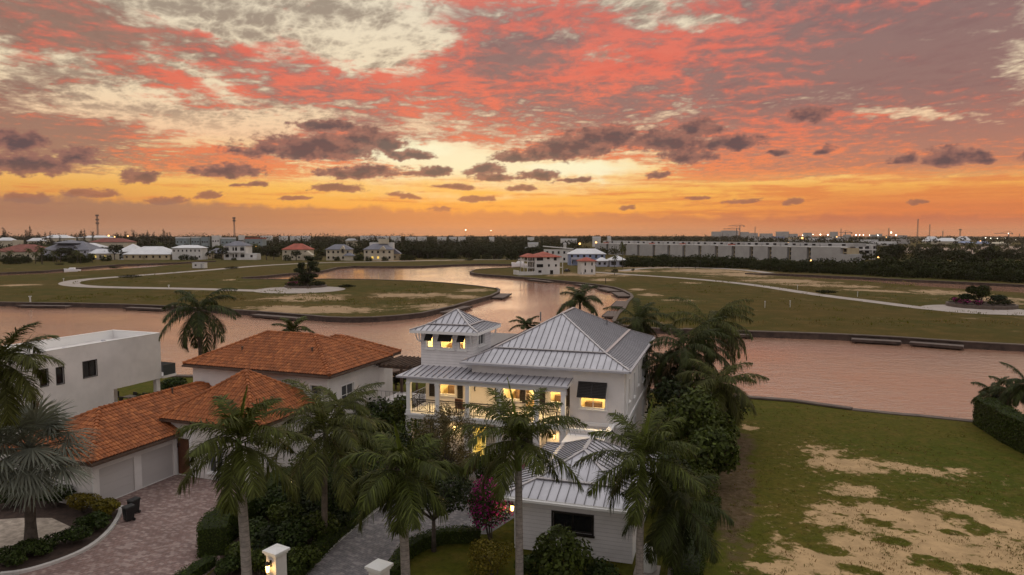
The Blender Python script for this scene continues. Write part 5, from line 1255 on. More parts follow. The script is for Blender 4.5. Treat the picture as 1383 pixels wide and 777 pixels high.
a = MB(); a.box(-.05, -s_ / 2 - .05, zz_ - .75, .05, -s_ / 2 - .003, zz_ - .45); a.bar((0, -s_ / 2 - .03, zz_ - .55), (0, -s_ / 2 - .24, zz_ - .50), .03, .03); a.tube([(0, -s_ / 2 - .2, zz_ - .60), (0, -s_ / 2 - .2, zz_ - .52), (0, -s_ / 2 - .2, zz_ - .42)], [.13, .10, .01], 6); a.tube([(0, -s_ / 2 - .2, zz_ - .98), (0, -s_ / 2 - .2, zz_ - .94)], [.07, .09], 6); a.build('cage', M['lamp_iron'], lo)
a = MB(); a.tube([(0, -s_ / 2 - .2, zz_ - .935), (0, -s_ / 2 - .2, zz_ - .61)], [.065, .10], 6); a.build('glass', M['bulb'], lo)
pl = bpy.data.lights.new('lamp_light', 'POINT'); pl.energy = 16; pl.color = (1, .66, .28); pl.shadow_soft_size = .1
po = bpy.data.objects.new('lamp_light', pl); link(po, lo); po.location = (0, -s_ / 2 - .42, zz_ - .75)
pier('plain white gate pier on the right side of the grey drive', 512, 761, Y=28.5)
for i, (u, v, lab) in enumerate(((174, 704, 'black wheeled bin nearer the kerb by the garage'), (181, 694, 'black wheeled bin behind the other one, by the garage door'))):
    p = at(u, v); o = thing('wheelie_bin', lab, 'bin', (p.x, p.y, .02), R(-35 + 10 * i), 'bins by the garage'); o.scale = (.84, .84, .88)
    a = MB(); P0 = [(-.22, -.24), (.22, -.24), (.22, .24), (-.22, .24)]; P1 = [(-.28, -.30), (.28, -.30), (.28, .32), (-.28, .32)]
    a.add([(x, y, .08) for x, y in P0] + [(x, y, .92) for x, y in P1], [(3, 2, 1, 0), (4, 5, 6, 7), (0, 1, 5, 4), (1, 2, 6, 5), (2, 3, 7, 6), (3, 0, 4, 7)]); a.build('body', M['black_plastic'], o)
    a = MB(); a.add([(-.31, -.34, .923), (.31, -.34, .923), (.31, .36, .923), (-.31, .36, .923), (-.27, -.28, 1.0), (.27, -.28, 1.0), (.27, .34, 1.04), (-.27, .34, 1.04)], [(3, 2, 1, 0), (4, 5, 6, 7), (0, 1, 5, 4), (1, 2, 6, 5), (2, 3, 7, 6), (3, 0, 4, 7)]); a.tube([(-.24, .38, .93), (.24, .38, .93)], .02, 6); a.build('lid', M['black_plastic'], o)
    for x in (-.25, .25): a = MB(); a.tube([(x - .03, .24, .1), (x + .03, .24, .1)], .10, 12); a.build('wheel', M['black_plastic'], o)

# ------------------------------------------------------------------ palms in front
def royal_at(label, u, v, Y, seed, **k):
    p = far(u, v, Y); return royal('royal_palm', label, p.x, p.y, p.z, seed, group='royal palms in the front gardens', **k)
royal_at('royal palm in front of the brick drive and tiled house', 322, 592, 25.5, 31, nf=17, length=2.7, hang=.75, up=1.4, bendk=.88, base=(far(327, 600, 25.5).x + .05, 25.4), low=-.75)
royal_at('royal palm beside the grey drive, left of the plain white pier', 543, 632, 27.5, 47, nf=17, length=2.7, hang=.85, up=1.4, bendk=.88, low=-.9, leaf='royal_leaf')
royal_at('royal palm in the very middle, before the lit balcony and the annex roof', 700, 590, 30, 52, nf=18, length=3.4, hang=.8, low=-.5, up=1.42, bendk=.88, r=.17)
royal_at('large royal palm in front of the right end of the annex roof', 868, 614, 30, 63, nf=18, length=3.2, hang=.8, low=-.7, up=1.42, bendk=.85, leaf='royal_leaf', r=.17)
royal_at('royal palm with a greenish trunk behind the gas tank', 912, 676, 31.5, 71, nf=17, length=3.0, hang=1.0, low=-1.0, leaf='royal_leaf_dark', shaft='shaft_gold')
def coco_at(label, u, v, Y, seed, name='coconut_palm', group='coconut palms around the houses', **k):
    p = far(u, v, Y); return coconut(name, label, p.x, p.y, p.z, seed, group=group, **k)
coco_at('big coconut palm arching in front of the tiled house', 440, 584, 36, 81, nf=22, length=4.5, hang=.8, low=-.4)
coco_at('small pale feather palm beside the windows of the tiled house', 458, 548, 42, 83, nf=11, length=2.4, ll=.55, hang=.7, dry=0, leaf='royal_leaf', r=.08, up=1.1, low=-.1, lw=.06)
fp = at(42, 738); fanpalm('silver_fan_palm', 'silvery blue fan palm in the gravel bed at the left', fp.x, fp.y, far(52, 606, fp.y).z, 91, nf=46, pet=2.0, rad=1.65)
coco_at('palm with dry brown fronds at the left edge, above the fan palm', 0, 492, 33, 95, nf=20, length=3.2, hang=.5, dry=4, low=-.7, base=(far(-60, 500, 33).x, 33))
# palms by the water
coco_at('tall palm standing on the lawn behind the tiled roof', 268, 420, 60, 101, nf=19, length=4.2, hang=.9, low=-.9, base=(far(272, 480, 60).x, 60), leaf='royal_leaf_dark', dry=0, r=.2)
coco_at('bright green palm top showing over the ridge of the tiled roof', 396, 447, 64, 103, nf=15, length=2.4, hang=.6, dry=0, leaf='coco_leaf', ll=.6, low=-.3)
coco_at('palm rising behind the ridge of the big grey roof', 783, 408, 72, 105, nf=15, length=3.1, hang=.7, dry=0, leaf='royal_leaf_dark', low=-.1, up=1.4)
coco_at('palm top between the tower roof and the big grey roof', 712, 440, 70, 107, nf=12, length=2.0, hang=.7, dry=1, leaf='royal_leaf_dark', ll=.5, low=-.1)
coco_at('dark palm against the stepped docks right of the big roof', 862, 434, 70, 109, nf=20, length=4.0, hang=.8, dry=0, leaf='royal_leaf_dark', low=-.4, wind=R(60))
coco_at('tall windblown coconut palm at the right of the white house', 958, 440, 60, 111, nf=24, length=4.8, hang=1.1, dry=0, leaf='coco_leaf', low=-.6, wind=R(0), base=(far(950, 600, 58).x, 58))
coco_at('windblown palm nearest the right corner of the white house', 925, 470, 57, 113, nf=24, length=4.4, hang=1.0, dry=1, leaf='royal_leaf_dark', low=-.8, wind=R(-20))
coco_at('drooping palm below the windblown ones, by the side wall', 895, 492, 60, 115, nf=20, length=4.0, hang=1.1, dry=0, leaf='royal_leaf_dark', low=-.9)
coco_at('low palm leaning out over the grass lot beside the dirt strip', 972, 520, 52, 117, nf=22, length=3.6, hang=1.1, dry=0, leaf='coco_leaf', low=-.7)
# ------------------------------------------------------------------ trees, shrubs, hedges
def bt(name, label, u, v, cr, seed, leaf, size, n, Y=None, top=None, **k):
    p = at(u, v) if Y is None else far(u, v, Y)
    h = far(u, top, p.y).z if top else k.pop('h'); return broadtree(name, label, p.x, p.y, h, cr, seed, leaf, size, n, **k)
def sh(name, label, u, v, Y, h, rx, seed, leaf, size, n, ry=None, **k):
    p = far(u, v, Y); return shrub(name, label, p.x, p.y, h, rx, ry or rx, seed, leaf, size, n, **k)
bt('feathery_tree', 'thin feathery olive tree before the lit balcony', 604, 640, 2.1, 121, 'olive_leaf', .17, 6500, Y=42, top=532, stems=3, r=.05, rz=2.7, nl=18, aspect=.35, k=.32, shell=.3)
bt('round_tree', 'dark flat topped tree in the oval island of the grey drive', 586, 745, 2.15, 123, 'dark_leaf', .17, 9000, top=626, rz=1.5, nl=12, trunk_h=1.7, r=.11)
sh('bougainvillea', 'magenta bougainvillea climbing beside the annex roof', 664, 700, 36.5, 3.7, 1.25, 125, 'broad_leaf', .14, 4600, extra=('bougain', 2000, .14))
sh('bougainvillea', 'small magenta bougainvillea behind the annex roof edge', 722, 640, 41, 3.2, .9, 126, 'broad_leaf', .14, 1500, extra=('bougain', 900, .15))
sh('shrub', 'yellow green shrub under the bougainvillea', 668, 745, 32.5, 1.9, 1.35, 127, 'yellow_leaf', .12, 3600)
sh('shrub', 'leafy dark shrub below the annex window', 755, 770, 31.3, 3.0, 1.45, 128, 'broad_leaf_light', .22, 4600, nl=12)
sh('shrub', 'leafy shrub at the foot of the annex wall, right of the window', 806, 775, 31.2, 1.5, 1.0, 129, 'broad_leaf', .20, 1800)
sh('shrub', 'shrub at the foot of the annex corner behind the middle palm', 722, 770, 31.8, 1.6, .9, 130, 'broad_leaf', .18, 1600)
sh('shrub', 'small red leaved shrub by the gas tank', 838, 768, 31, .8, .5, 131, 'red_leaf', .16, 700)
sh('flower_bed', 'round bed of dark red ground plants under the island tree', 575, 758, 30.5, .45, 1.1, 132, 'red_leaf', .12, 1100)
# the mass of planting between the two drives
def sh2(lab, u, vb, vt, r, leaf, size, n, seed, group=None, **k):
    p = at(u, vb); h = far(u, vt, p.y).z; return shrub('shrub', lab, p.x, p.y, h, r, r, seed, leaf, size, n, group=group, nl=9, **k)
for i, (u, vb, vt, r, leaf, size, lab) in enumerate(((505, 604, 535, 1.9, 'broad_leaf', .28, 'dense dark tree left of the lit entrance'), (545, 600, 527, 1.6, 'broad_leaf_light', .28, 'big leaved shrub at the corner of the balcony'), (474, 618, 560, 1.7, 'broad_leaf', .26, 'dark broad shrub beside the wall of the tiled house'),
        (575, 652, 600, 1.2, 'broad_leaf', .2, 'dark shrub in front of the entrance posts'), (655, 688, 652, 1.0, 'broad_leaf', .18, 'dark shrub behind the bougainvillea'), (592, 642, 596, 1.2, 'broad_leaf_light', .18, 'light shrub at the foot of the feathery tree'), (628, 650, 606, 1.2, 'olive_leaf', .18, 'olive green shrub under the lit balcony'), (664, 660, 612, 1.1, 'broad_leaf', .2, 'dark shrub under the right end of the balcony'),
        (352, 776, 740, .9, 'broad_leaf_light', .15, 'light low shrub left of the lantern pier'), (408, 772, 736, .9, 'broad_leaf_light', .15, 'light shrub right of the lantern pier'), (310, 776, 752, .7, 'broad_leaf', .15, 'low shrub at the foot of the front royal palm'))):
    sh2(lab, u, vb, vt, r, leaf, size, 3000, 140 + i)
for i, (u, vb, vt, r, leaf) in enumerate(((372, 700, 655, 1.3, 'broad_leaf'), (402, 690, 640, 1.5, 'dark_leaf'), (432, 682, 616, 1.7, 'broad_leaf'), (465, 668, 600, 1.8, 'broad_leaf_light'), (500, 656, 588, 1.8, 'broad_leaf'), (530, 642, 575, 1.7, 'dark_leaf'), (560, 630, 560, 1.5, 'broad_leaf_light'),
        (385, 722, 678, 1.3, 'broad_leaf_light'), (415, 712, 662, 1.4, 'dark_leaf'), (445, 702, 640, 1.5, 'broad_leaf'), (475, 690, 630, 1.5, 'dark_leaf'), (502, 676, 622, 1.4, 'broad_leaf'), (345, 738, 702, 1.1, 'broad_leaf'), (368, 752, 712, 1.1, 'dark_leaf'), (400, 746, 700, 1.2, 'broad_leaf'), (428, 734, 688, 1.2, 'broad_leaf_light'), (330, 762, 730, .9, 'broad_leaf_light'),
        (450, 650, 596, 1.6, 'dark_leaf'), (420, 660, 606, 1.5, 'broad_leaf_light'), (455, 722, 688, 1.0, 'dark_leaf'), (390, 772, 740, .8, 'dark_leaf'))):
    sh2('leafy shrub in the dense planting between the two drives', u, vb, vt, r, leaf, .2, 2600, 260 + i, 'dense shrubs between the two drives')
hp = lambda l: [(at(u, v).x, at(u, v).y) for u, v in l]
hedge('tall rounded clipped hedge beside the brick drive', hp([(288, 752), (293, 734), (318, 716), (352, 690), (392, 662)]), 1.5, 1.55, 161)
hedge('low clipped hedge along the left side of the grey drive', hp([(392, 790), (450, 731), (520, 672)]), .7, .75, 162)
hedge('low clipped hedge beside the brick drive at the bottom edge', hp([(232, 800), (285, 764)]), .7, .55, 163)
hedge('low curved clipped hedge round the island tree', hp([(528, 790), (545, 757), (568, 742), (600, 733), (648, 731)]), .65, .75, 164)
for i, (u, v, Y, h, r, leaf, lab) in enumerate(((20, 690, 41, 1.6, 1.7, 'broad_leaf', 'dark shrub at the left edge of the bed'), (75, 686, 41, 1.5, 1.5, 'broad_leaf', 'dark shrub behind the fan palm trunk'), (112, 684, 40, 1.3, 1.2, 'yellow_leaf', 'yellow green shrub at the garage corner'), (143, 694, 39.4, 1.2, 1.0, 'yellow_leaf', 'brightest yellow shrub at the end of the bed'),
        (126, 712, 37.8, 1.0, 1.1, 'broad_leaf', 'dark low shrub along the curved kerb'), (95, 738, 36.0, .9, 1.2, 'broad_leaf', 'dark low shrub in the middle of the curved bed'), (50, 755, 34.8, .8, 1.2, 'broad_leaf', 'dark low shrub in front of the fan palm'), (8, 770, 33.6, .9, 1.2, 'broad_leaf', 'low shrub in the bottom left corner'))):
    sh('shrub', lab, u, v + 8, Y, h, r, 180 + i, leaf, .15, 2400, ry=r * .7)
# planting on the right side of the white house
for i, (u, v, Y, h, r, leaf, size, n, lab) in enumerate((
    (935, 600, 47, 6.2, 2.1, 'broad_leaf_light', .34, 4600, 'tall big leaved tree beside the grass lot'), (960, 640, 44, 4.6, 1.8, 'broad_leaf_light', .34, 3600, 'big leaved shrub over the dirt strip'), (905, 590, 52, 6.0, 1.8, 'dark_leaf', .3, 2600, 'dark tree against the side wall of the house'),
    (985, 560, 56, 4.2, 1.6, 'dark_leaf', .26, 2200, 'dark shrub at the water end of the dirt strip'), (930, 540, 60, 5.5, 2.0, 'dark_leaf', .3, 2600, 'dark tree below the windblown palms'), (950, 668, 40, 3.0, 1.35, 'broad_leaf_light', .12, 4200, 'fine leaved bright shrub beside the dirt strip'),
    (905, 660, 40, 4.0, 1.5, 'dark_leaf', .26, 2200, 'dark shrub behind the greenish palm'), (880, 620, 45, 4.0, 1.4, 'dark_leaf', .26, 2000, 'dark shrub between the annex and the house'), (975, 600, 50, 3.6, 1.4, 'broad_leaf_light', .32, 2600, 'big leaved shrub halfway along the dirt strip'))):
    sh('shrub', lab, u, v, Y, h, r, 200 + i, leaf, size, n, nl=10)
hedge('low clipped hedge between the gas tank and the dirt strip', hp([(925, 800), (938, 740), (958, 690)]), 1.3, 1.0, 165)
# right edge
hedge('tall clipped hedge at the right edge of the grass lot', [(at(1318, 574).x + .6, at(1318, 574).y), (at(1352, 600).x + 1.0, at(1352, 600).y), (at(1395, 628).x + 1.6, at(1395, 628).y), (at(1395, 628).x + 6.5, at(1395, 628).y - 14)], 1.6, 2.4, 166, size=.13, dens=170)
for i, (u, v, Y, L) in enumerate(((1342, 534, 62, 2.4), (1364, 528, 60, 2.5), (1388, 520, 57, 2.8))): coco_at(('leftmost', 'middle', 'rightmost')[i] + ' of the dark palms behind the hedge at the right edge', u, v, Y, 230 + i, nf=15, length=L, hang=1.0, dry=0, leaf='royal_leaf_dark', ll=.6, low=-.5)
# behind the houses by the water
for i, (u, v, Y, h, r, leaf, lab) in enumerate(((498, 520, 70, 5.5, 1.8, 'dark_leaf', 'dark tree under the pergola of the tiled house'), (545, 520, 72, 4.2, 1.2, 'dark_leaf', 'dark shrub by the water left of the balcony'), (232, 520, 72, 1.6, 1.4, 'broad_leaf', 'round shrub on the lawn by the flat roofed house'), (200, 533, 66, 1.3, 1.3, 'broad_leaf_light', 'low shrub at the patio of the flat roofed house'), (520, 545, 64, 2.2, 1.3, 'broad_leaf', 'shrub on the lawn between the two houses'))):
    sh('shrub', lab, u, v, Y, h, r, 240 + i, leaf, .26, 1800)
# ------------------------------------------------------------------ the far side: houses
def hipm(q, x0, y0, x1, y1, z0, z1, mi=0, over=.25):
    d = min(x1 - x0, y1 - y0) / 2
    C = [Vector((x0, y0, z0)), Vector((x1, y0, z0)), Vector((x1, y1, z0)), Vector((x0, y1, z0))]; T = [Vector((x0 + d, y0 + d, z1)), Vector((x1 - d, y0 + d, z1)), Vector((x1 - d, y1 - d, z1)), Vector((x0 + d, y1 - d, z1))]
    q.poly([Vector((c.x, c.y, z0 - over)) for c in reversed(C)], mi)
    for i in range(4):
        a, b, c, e = C[i], C[(i + 1) % 4], T[(i + 1) % 4], T[i]; o = Vector((0, 0, -over)); q.poly([a + o, b + o, b, a], mi); q.poly([a, b] + ([c] if (c - e).length < .01 else [c, e]), mi)
def gablem(q, x0, y0, x1, y1, z0, z1, mi=0):       # ridge across the front: a gable towards the camera
    m = (x0 + x1) / 2; q.add([(x0, y0, z0), (m, y0, z1), (x1, y0, z0), (x0, y1, z0), (m, y1, z1), (x1, y1, z0)], [(0, 2, 1), (3, 4, 5), (0, 1, 4, 3), (1, 2, 5, 4), (0, 3, 5, 2)], mi)
def fwin(parent, x, z, w, h, y=0.0, m='dark_glass', side=None, name='window'):
    q = MB()
    if side is None: q.box(x - w / 2, y - .06, z, x + w / 2, y - .004, z + h)
    elif side < 0: q.box(-abs(y) - .06, x - w / 2, z, -abs(y) - .004, x + w / 2, z + h)
    else: q.box(y + .004, x - w / 2, z, y + .06, x + w / 2, z + h)
    return q.build(name, M[m], parent)
def far_house(label, u0, u1, vb, ve, vr, wallm, roofm, kind='hip', depth=.8, rz=0.0, Y=None, rows=1, cols=4, lit=(), ww=1.2, wh=1.3, name='house', group=None, cat='house', eave=.6, skip=(), base_z=0.0, door=None):
    uc = (u0 + u1) / 2; Y = Y or at(uc, vb).y; p = far(uc, vb, Y); W = (u1 - u0) / F * Y; ze = far(uc, ve, Y).z; zr = far(uc, vr, Y).z; D = W * depth
    o = thing(name, label, cat, (p.x, Y, base_z), rz, group); o['half'] = W / 2; del o['half']
    x0, x1 = -W / 2 + eave, W / 2 - eave
    q = MB(); q.box(x0, eave, -.3, x1, D - eave, ze - .03); q.build('wall', M[wallm], o)
    q = MB()
    if kind == 'hip': hipm(q, -W / 2, 0, W / 2, D, ze, zr)
    elif kind == 'gable': gablem(q, -W / 2, 0, W / 2, D, ze, zr)
    elif kind == 'flat': q.box(x0 - .1, eave - .1, ze - .02, x1 + .1, D - eave + .1, zr)
    elif kind == 'shed': q.add([(-W / 2, 0, zr), (W / 2, 0, ze), (W / 2, D, ze), (-W / 2, D, zr), (-W / 2, 0, zr + .4), (W / 2, 0, ze + .4), (W / 2, D, ze + .4), (-W / 2, D, zr + .4)], [(3, 2, 1, 0), (4, 5, 6, 7), (0, 1, 5, 4), (1, 2, 6, 5), (2, 3, 7, 6), (3, 0, 4, 7)])
    q.build('roof', M[roofm], o)
    n = 0
    for r in range(rows):
        for c in range(cols):
            if (r, c) in skip: n += 1; continue
            x = x0 + (x1 - x0) * (c + .5) / cols; z = ze * (r + .5) / rows - wh / 2 + .1
            fwin(o, x, z, ww, wh, eave, 'lit_pane' if n in lit else 'dark_glass'); n += 1
    if door is not None: fwin(o, x0 + (x1 - x0) * door, .02, 1.3, 2.2, eave, 'door_wood', name='door')
    return o, W, D, ze, zr
G1 = None
far_house('cream bungalow with a dark red hip roof at the left edge', -14, 55, 351, 340, 330.5, 'cream_far', 'darkred_far', cols=6, depth=.7, door=.65)
h, W, D, ze, zr = far_house('pale lilac villa with a broad slate grey roof and dormer', 55, 121, 351, 337.5, 326, 'lilac_far', 'slate_far', rows=2, cols=6, depth=.6, wh=1.6)
q = MB(); gablem(q, W * .12, 1.0, W * .12 + 5, 9, ze + .3, ze + 3.2); q.build('dormer', M['slate_far'], h); fwin(h, W * .12 + 2.5, ze + .8, 1.6, 1.3, .98)
q = MB(); hipm(q, -W * .28, 2, W * .2, D - 3, zr - 1.2, zr + .9); q.build('roof', M['slate_far'], h)
far_house('low terrace with warm lights under a white roof beside the moored boat', 117, 153, 351, 342.5, 336.5, 'cream_far', 'white_roof_far', cols=5, lit=(0, 1, 3), depth=.5, wh=1.8)
far_house('white roofed house partly hidden behind the lit terrace', 100, 134, 345, 334.5, 328.5, 'stucco_far', 'white_roof_far', cols=4, Y=560)
far_house('small house with a pale pyramid roof between the white roofs', 157, 187, 347, 340, 329.5, 'grey_far', 'white_roof_far', cols=3, Y=520, depth=1)
far_house('long yellow bungalow with a large white hip roof', 165, 230, 351, 343.5, 333.2, 'tan_far', 'white_roof_far', cols=7, depth=.6, wh=1.5)
h, W, D, ze, zr = far_house('white two storey box house with a row of upper windows', 231, 273, 351, 335, 331.2, 'stucco_far', 'white_roof_far', rows=2, cols=7, depth=.5, ww=.9, wh=1.4, skip=((0, 0), (0, 1), (0, 2)))
far_house('small tan house between the white villas', 278, 303, 350, 342, 335.5, 'tan_far', 'slate_far', cols=3, Y=490)
h, W, D, ze, zr = far_house('white two storey villa with grey roof and verandas', 301, 333, 351, 332, 325.8, 'stucco_far', 'slate_far', rows=2, cols=3, ww=3.0, wh=2.3, depth=.8)
q = MB(); q.box(-W * .42, -1.6, 0, W * .95, .55, 1.6); q.box(W * .46, .6, 0, W * .95, 7, 4.2); q.build('veranda', M['stucco_far'], h)
for k in range(5): q = MB(); x = -W * .42 + k * W * .22; q.box(x, -1.5, 1.6, x + .5, -1.0, ze - .3); q.build('post', M['stucco_far'], h)
q = MB(); q.box(-W * .42, -1.5, ze * .5, W * .46, .55, ze * .5 + .35); q.build('balcony', M['stucco_far'], h); fwin(h, W * .7, 1.6, 1.6, 1.6, .58)
h, W, D, ze, zr = far_house('cream house with a bright red hip roof', 380, 418, 351.5, 337, 329.3, 'cream_far', 'red_roof_far', cols=4, rows=2, depth=.7, wh=1.2)
far_house('small cream gabled wing in front of the red roofed house', 407, 422, 352, 345, 339, 'cream_far', 'cream_far', 'gable', cols=1, depth=.7, ww=1.5, wh=1.8)
h, W, D, ze, zr = far_house('cream two storey house with grey roof and central gable', 439, 474, 352, 337, 330.3, 'cream_far', 'slate_far', rows=2, cols=5, depth=.6, wh=1.5, door=.42)
q = MB(); gablem(q, W * .08, -.5, W * .30, 5, ze - .2, ze + 2.4); q.build('gable', M['cream_far'], h); fwin(h, W * .19, ze - 2.2, 1.3, 2.6, -.45)
q = MB(); q.box(W * .28, -2.5, 0, W * .62, .5, 3.2); q.build('porch', M['cream_far'], h); q = MB(); hipm(q, W * .24, -3, W * .66, 2, 3.3, 5.0); q.build('porch_roof', M['slate_far'], h)
h, W, D, ze, zr = far_house('tan stone villa with slate roof and a lit arched entrance', 490, 531, 352, 337, 329.5, 'cream_far', 'slate_far', rows=2, cols=5, depth=.6, wh=1.5, lit=(1, 2), ww=1.3)
q = MB(); q.box(-W * .34, D * .55, ze - .5, W * .46, D * .9, zr + .8); q.build('upper_storey', M['stucco_far'], h); q = MB(); q.box(-W * .02, D * .4, zr, W * .3, D * .6, zr + 3.2); q.build('chimney', M['cream_far'], h)
q = MB(); gablem(q, W * .05, -.6, W * .28, 6, ze - .2, ze + 2.2); q.build('gable', M['cream_far'], h)
far_house('small tan gabled garage right of the stone villa', 525, 541, 351.5, 343, 337, 'tan_far', 'slate_far', 'gable', cols=1, depth=.9, ww=1.2)
for u0, u1, vb, ve, vr, wm, rm, lab in ((236, 253, 332, 322, 320.4, 'teal_far', 'white_roof_far', 'teal flat block left of the others among the trees'), (257, 270, 333, 321.5, 320, 'teal_far', 'stucco_far', 'teal flat block with a white end wall'), (271, 282, 334, 321.8, 320.2, 'teal_far', 'teal_far', 'plain teal flat block beside the one with the white end'),
        (285, 297, 332, 320.3, 318.3, 'stucco_far', 'stucco_far', 'taller white block between the teal blocks'), (297, 315, 332, 322.6, 321, 'teal_far', 'white_roof_far', 'low teal block in front of the antenna mast'), (321, 330, 333, 319.6, 318, 'stucco_far', 'stucco_far', 'narrow white block right of the antenna mast'), (330, 355, 333, 322.8, 321.2, 'teal_far', 'red_roof_far', 'teal block with a reddish roof edge')):
    far_house(lab, u0, u1, vb, ve, vr, wm, rm, 'flat', Y=620, rows=2, cols=3, depth=.7, name='apartment_block', cat='apartments')
for u0, u1, ve, vr, Y, rm, k, lab in ((-6, 17, 325, 321, 700, 'white_roof_far', 'hip', 'white roof at the left edge beyond the bungalow'), (16, 29, 328, 324.4, 640, 'cream_far', 'flat', 'cream wall showing among trees at the far left'), (36, 57, 325.5, 321.5, 700, 'white_roof_far', 'hip', 'pale roof left of the lattice mast'), (56, 93, 321.5, 317.4, 820, 'white_roof_far', 'hip', 'long pale ridged roof left of the lattice mast'),
        (105, 146, 321, 318.2, 820, 'white_roof_far', 'hip', 'long pale roof at the foot of the lattice mast'), (120, 172, 327, 321.8, 600, 'darkred_far', 'hip', 'long dark red roof below the lattice mast'), (466, 482, 325, 322.2, 700, 'grey_far', 'hip', 'lone grey roof in the woods above the stone villa')):
    far_house(lab, u0, u1, 336, ve, vr, 'cream_far', rm, k, Y=Y, cols=4, depth=.5)
for k, (u0, u1, vt) in enumerate(((351, 367, 318.6), (376, 388, 319.0), (391, 405, 319.0), (407, 419, 318.7), (486, 506, 318.6), (508, 525, 319.0), (527, 541, 318.8), (547, 562, 320.0), (563, 576, 319.8), (590, 603, 320), (606, 617, 320.2), (618, 629, 319.8), (660, 668, 320.2), (712, 722, 320.6), (712, 728, 327.5), (708, 724, 334), (757, 780, 322.4), (800, 812, 319.5), (820, 826, 319.2), (760, 766, 328))):
    Y = 1000 if vt < 321 else (760 if vt < 325 else 560)
    far_house('long pale warehouse roof among the far trees', u0, u1, 322, vt + 1.8, vt, 'stucco_far', 'white_roof_far', 'flat', Y=Y, cols=0, rows=0, depth=.4, name='warehouse', cat='warehouse', group='pale warehouses in the far woods')

# ---- the red-roofed villa on the point and its neighbours
h, W, D, ze, zr = far_house('white three storey house with a red hip roof on the point', 720, 760, 371, 347, 340.3, 'stucco_far', 'red_roof_far', rows=0, cols=0, depth=1.0, rz=R(16), eave=.7)
x0 = -W / 2 + .7
for x, z, w_, h_ in ((2.2, 5.9, 2.8, 1.5), (5.9, 6.4, 1.1, .8), (9.0, 5.9, 1.3, 1.4), (2.2, 3.1, 2.8, 1.3), (6.2, 3.3, .8, 1.0), (9.3, 3.3, .8, 1.0), (2.2, .1, 1.4, 1.7), (7.4, .1, 1.4, 1.7)): fwin(h, x0 + x, z, w_, h_, .7)
for z in (.2, 3.0, 5.8):
    for x in (2.6, 6.0, 9.2): fwin(h, x, z, 1.6, 2.0, W / 2 - .7, side=-1)
q = MB()
for z in (2.75, 5.55): q.box(-W / 2 - 2.6, .8, z, -W / 2 + .65, D - .8, z + .22); q.box(W / 2 - .65, 1.2, z, W / 2 + 1.0, D - 3, z + .22)
q.build('balcony', M['stucco_far'], h)
for y in (.95, D * .5, D - 1): q = MB(); q.box(-W / 2 - 2.5, y, 0, -W / 2 - 2.2, y + .3, ze - .05); q.build('post', M['stucco_far'], h)
for y in (1.3, D * .5): q = MB(); q.box(W / 2 + .7, y, 0, W / 2 + .95, y + .25, ze - .05); q.build('post', M['stucco_far'], h)
q = MB(); hipm(q, -W / 2 - 2.8, .3, -W / 2 + 2.5, D - .3, ze - .02, ze + 1.3); q.build('roof', M['red_roof_far'], h)
q = MB(); q.box(-W / 2 - 7, -2.0, 0, -W / 2 + .5, -1.7, 1.5); q.box(-W / 2 - 7.2, -2.0, 0, -W / 2 - 6.9, 6, 1.9); q.box(-W / 2 + .5, -2.0, 0, -W / 2 + 3, -1.7, .9); q.build('terrace_wall', M['stucco_far'], h)
h, W, D, ze, zr = far_house('small white tower house with a red pyramid roof', 784, 807, 371, 352.5, 347.6, 'stucco_far', 'red_roof_far', rows=2, cols=2, depth=1, rz=R(12), ww=.6, wh=1.3)
h, W, D, ze, zr = far_house('blue house with a pale metal roof behind the red roofed villa', 767, 819, 358.5, 343, 336.2, 'blue_far', 'white_roof_far', rows=2, cols=6, depth=.5, wh=1.6)
q = MB(); q.box(-W * .42, -1.4, 3.2, W * .1, .55, 4.4); q.build('balcony', M['lilac_far'], h)
for k in range(4): q = MB(); q.box(-W * .42 + k * 3.4, -1.4, 0, -W * .42 + k * 3.4 + .4, -1.0, 3.19); q.build('post', M['lilac_far'], h)
far_house('lilac garage with a white pyramid roof at the end of the blue house', 822, 847, 360.5, 351.5, 344.8, 'lilac_far', 'white_roof_far', rows=1, cols=2, depth=1, ww=2.6, wh=1.9)
far_house('low porch with a pale roof between the blue house and the garage', 805, 822, 360.5, 352.3, 348, 'lilac_far', 'white_roof_far', rows=1, cols=2, depth=.8)
far_house('white modern house with a sloping flat roof behind the red roofed villa', 734, 775, 357, 337, 333.4, 'stucco_far', 'stucco_far', 'shed', rows=2, cols=5, depth=.6, wh=1.6, Y=420)
def car(label, u, v, rz, body, group=None):
    p = at(u, v); o = thing('parked_car', label, 'car', (p.x, p.y, 0), rz, group)
    q = MB(); q.prism([(-2.1, -.85), (2.1, -.85), (2.1, .85), (-2.1, .85)], .35, .85); q.add([(-1.5, -.8, .85), (1.0, -.8, .85), (1.0, .8, .85), (-1.5, .8, .85), (-1.2, -.68, 1.45), (.45, -.68, 1.45), (.45, .68, 1.45), (-1.2, .68, 1.45)], [(4, 5, 6, 7)]); q.build('body', M[body], o)
    q = MB(); q.add([(-1.52, -.81, .852), (1.05, -.81, .852), (1.05, .81, .852), (-1.52, .81, .852), (-1.2, -.69, 1.44), (.45, -.69, 1.44), (.45, .69, 1.44), (-1.2, .69, 1.44)], [(0, 1, 5, 4), (1, 2, 6, 5), (2, 3, 7, 6), (3, 0, 4, 7)]); q.build('window', M['dark_glass'], o)
    for x in (-1.3, 1.3):
        for y in (-.8, .8): q = MB(); q.tube([(x, y - .1, .32), (x, y + .1, .32)], .32, 10); q.build('wheel', M['black_plastic'], o)
mat('car_dark', (.03, .03, .035), .3); mat('car_silver', (.25, .26, .28), .3, .4)
car('dark car parked right of the red roofed white house', 766, 367.3, R(70), 'car_dark'); car('silver car parked in front of the small red roofed tower', 788, 370.6, R(75), 'car_silver')
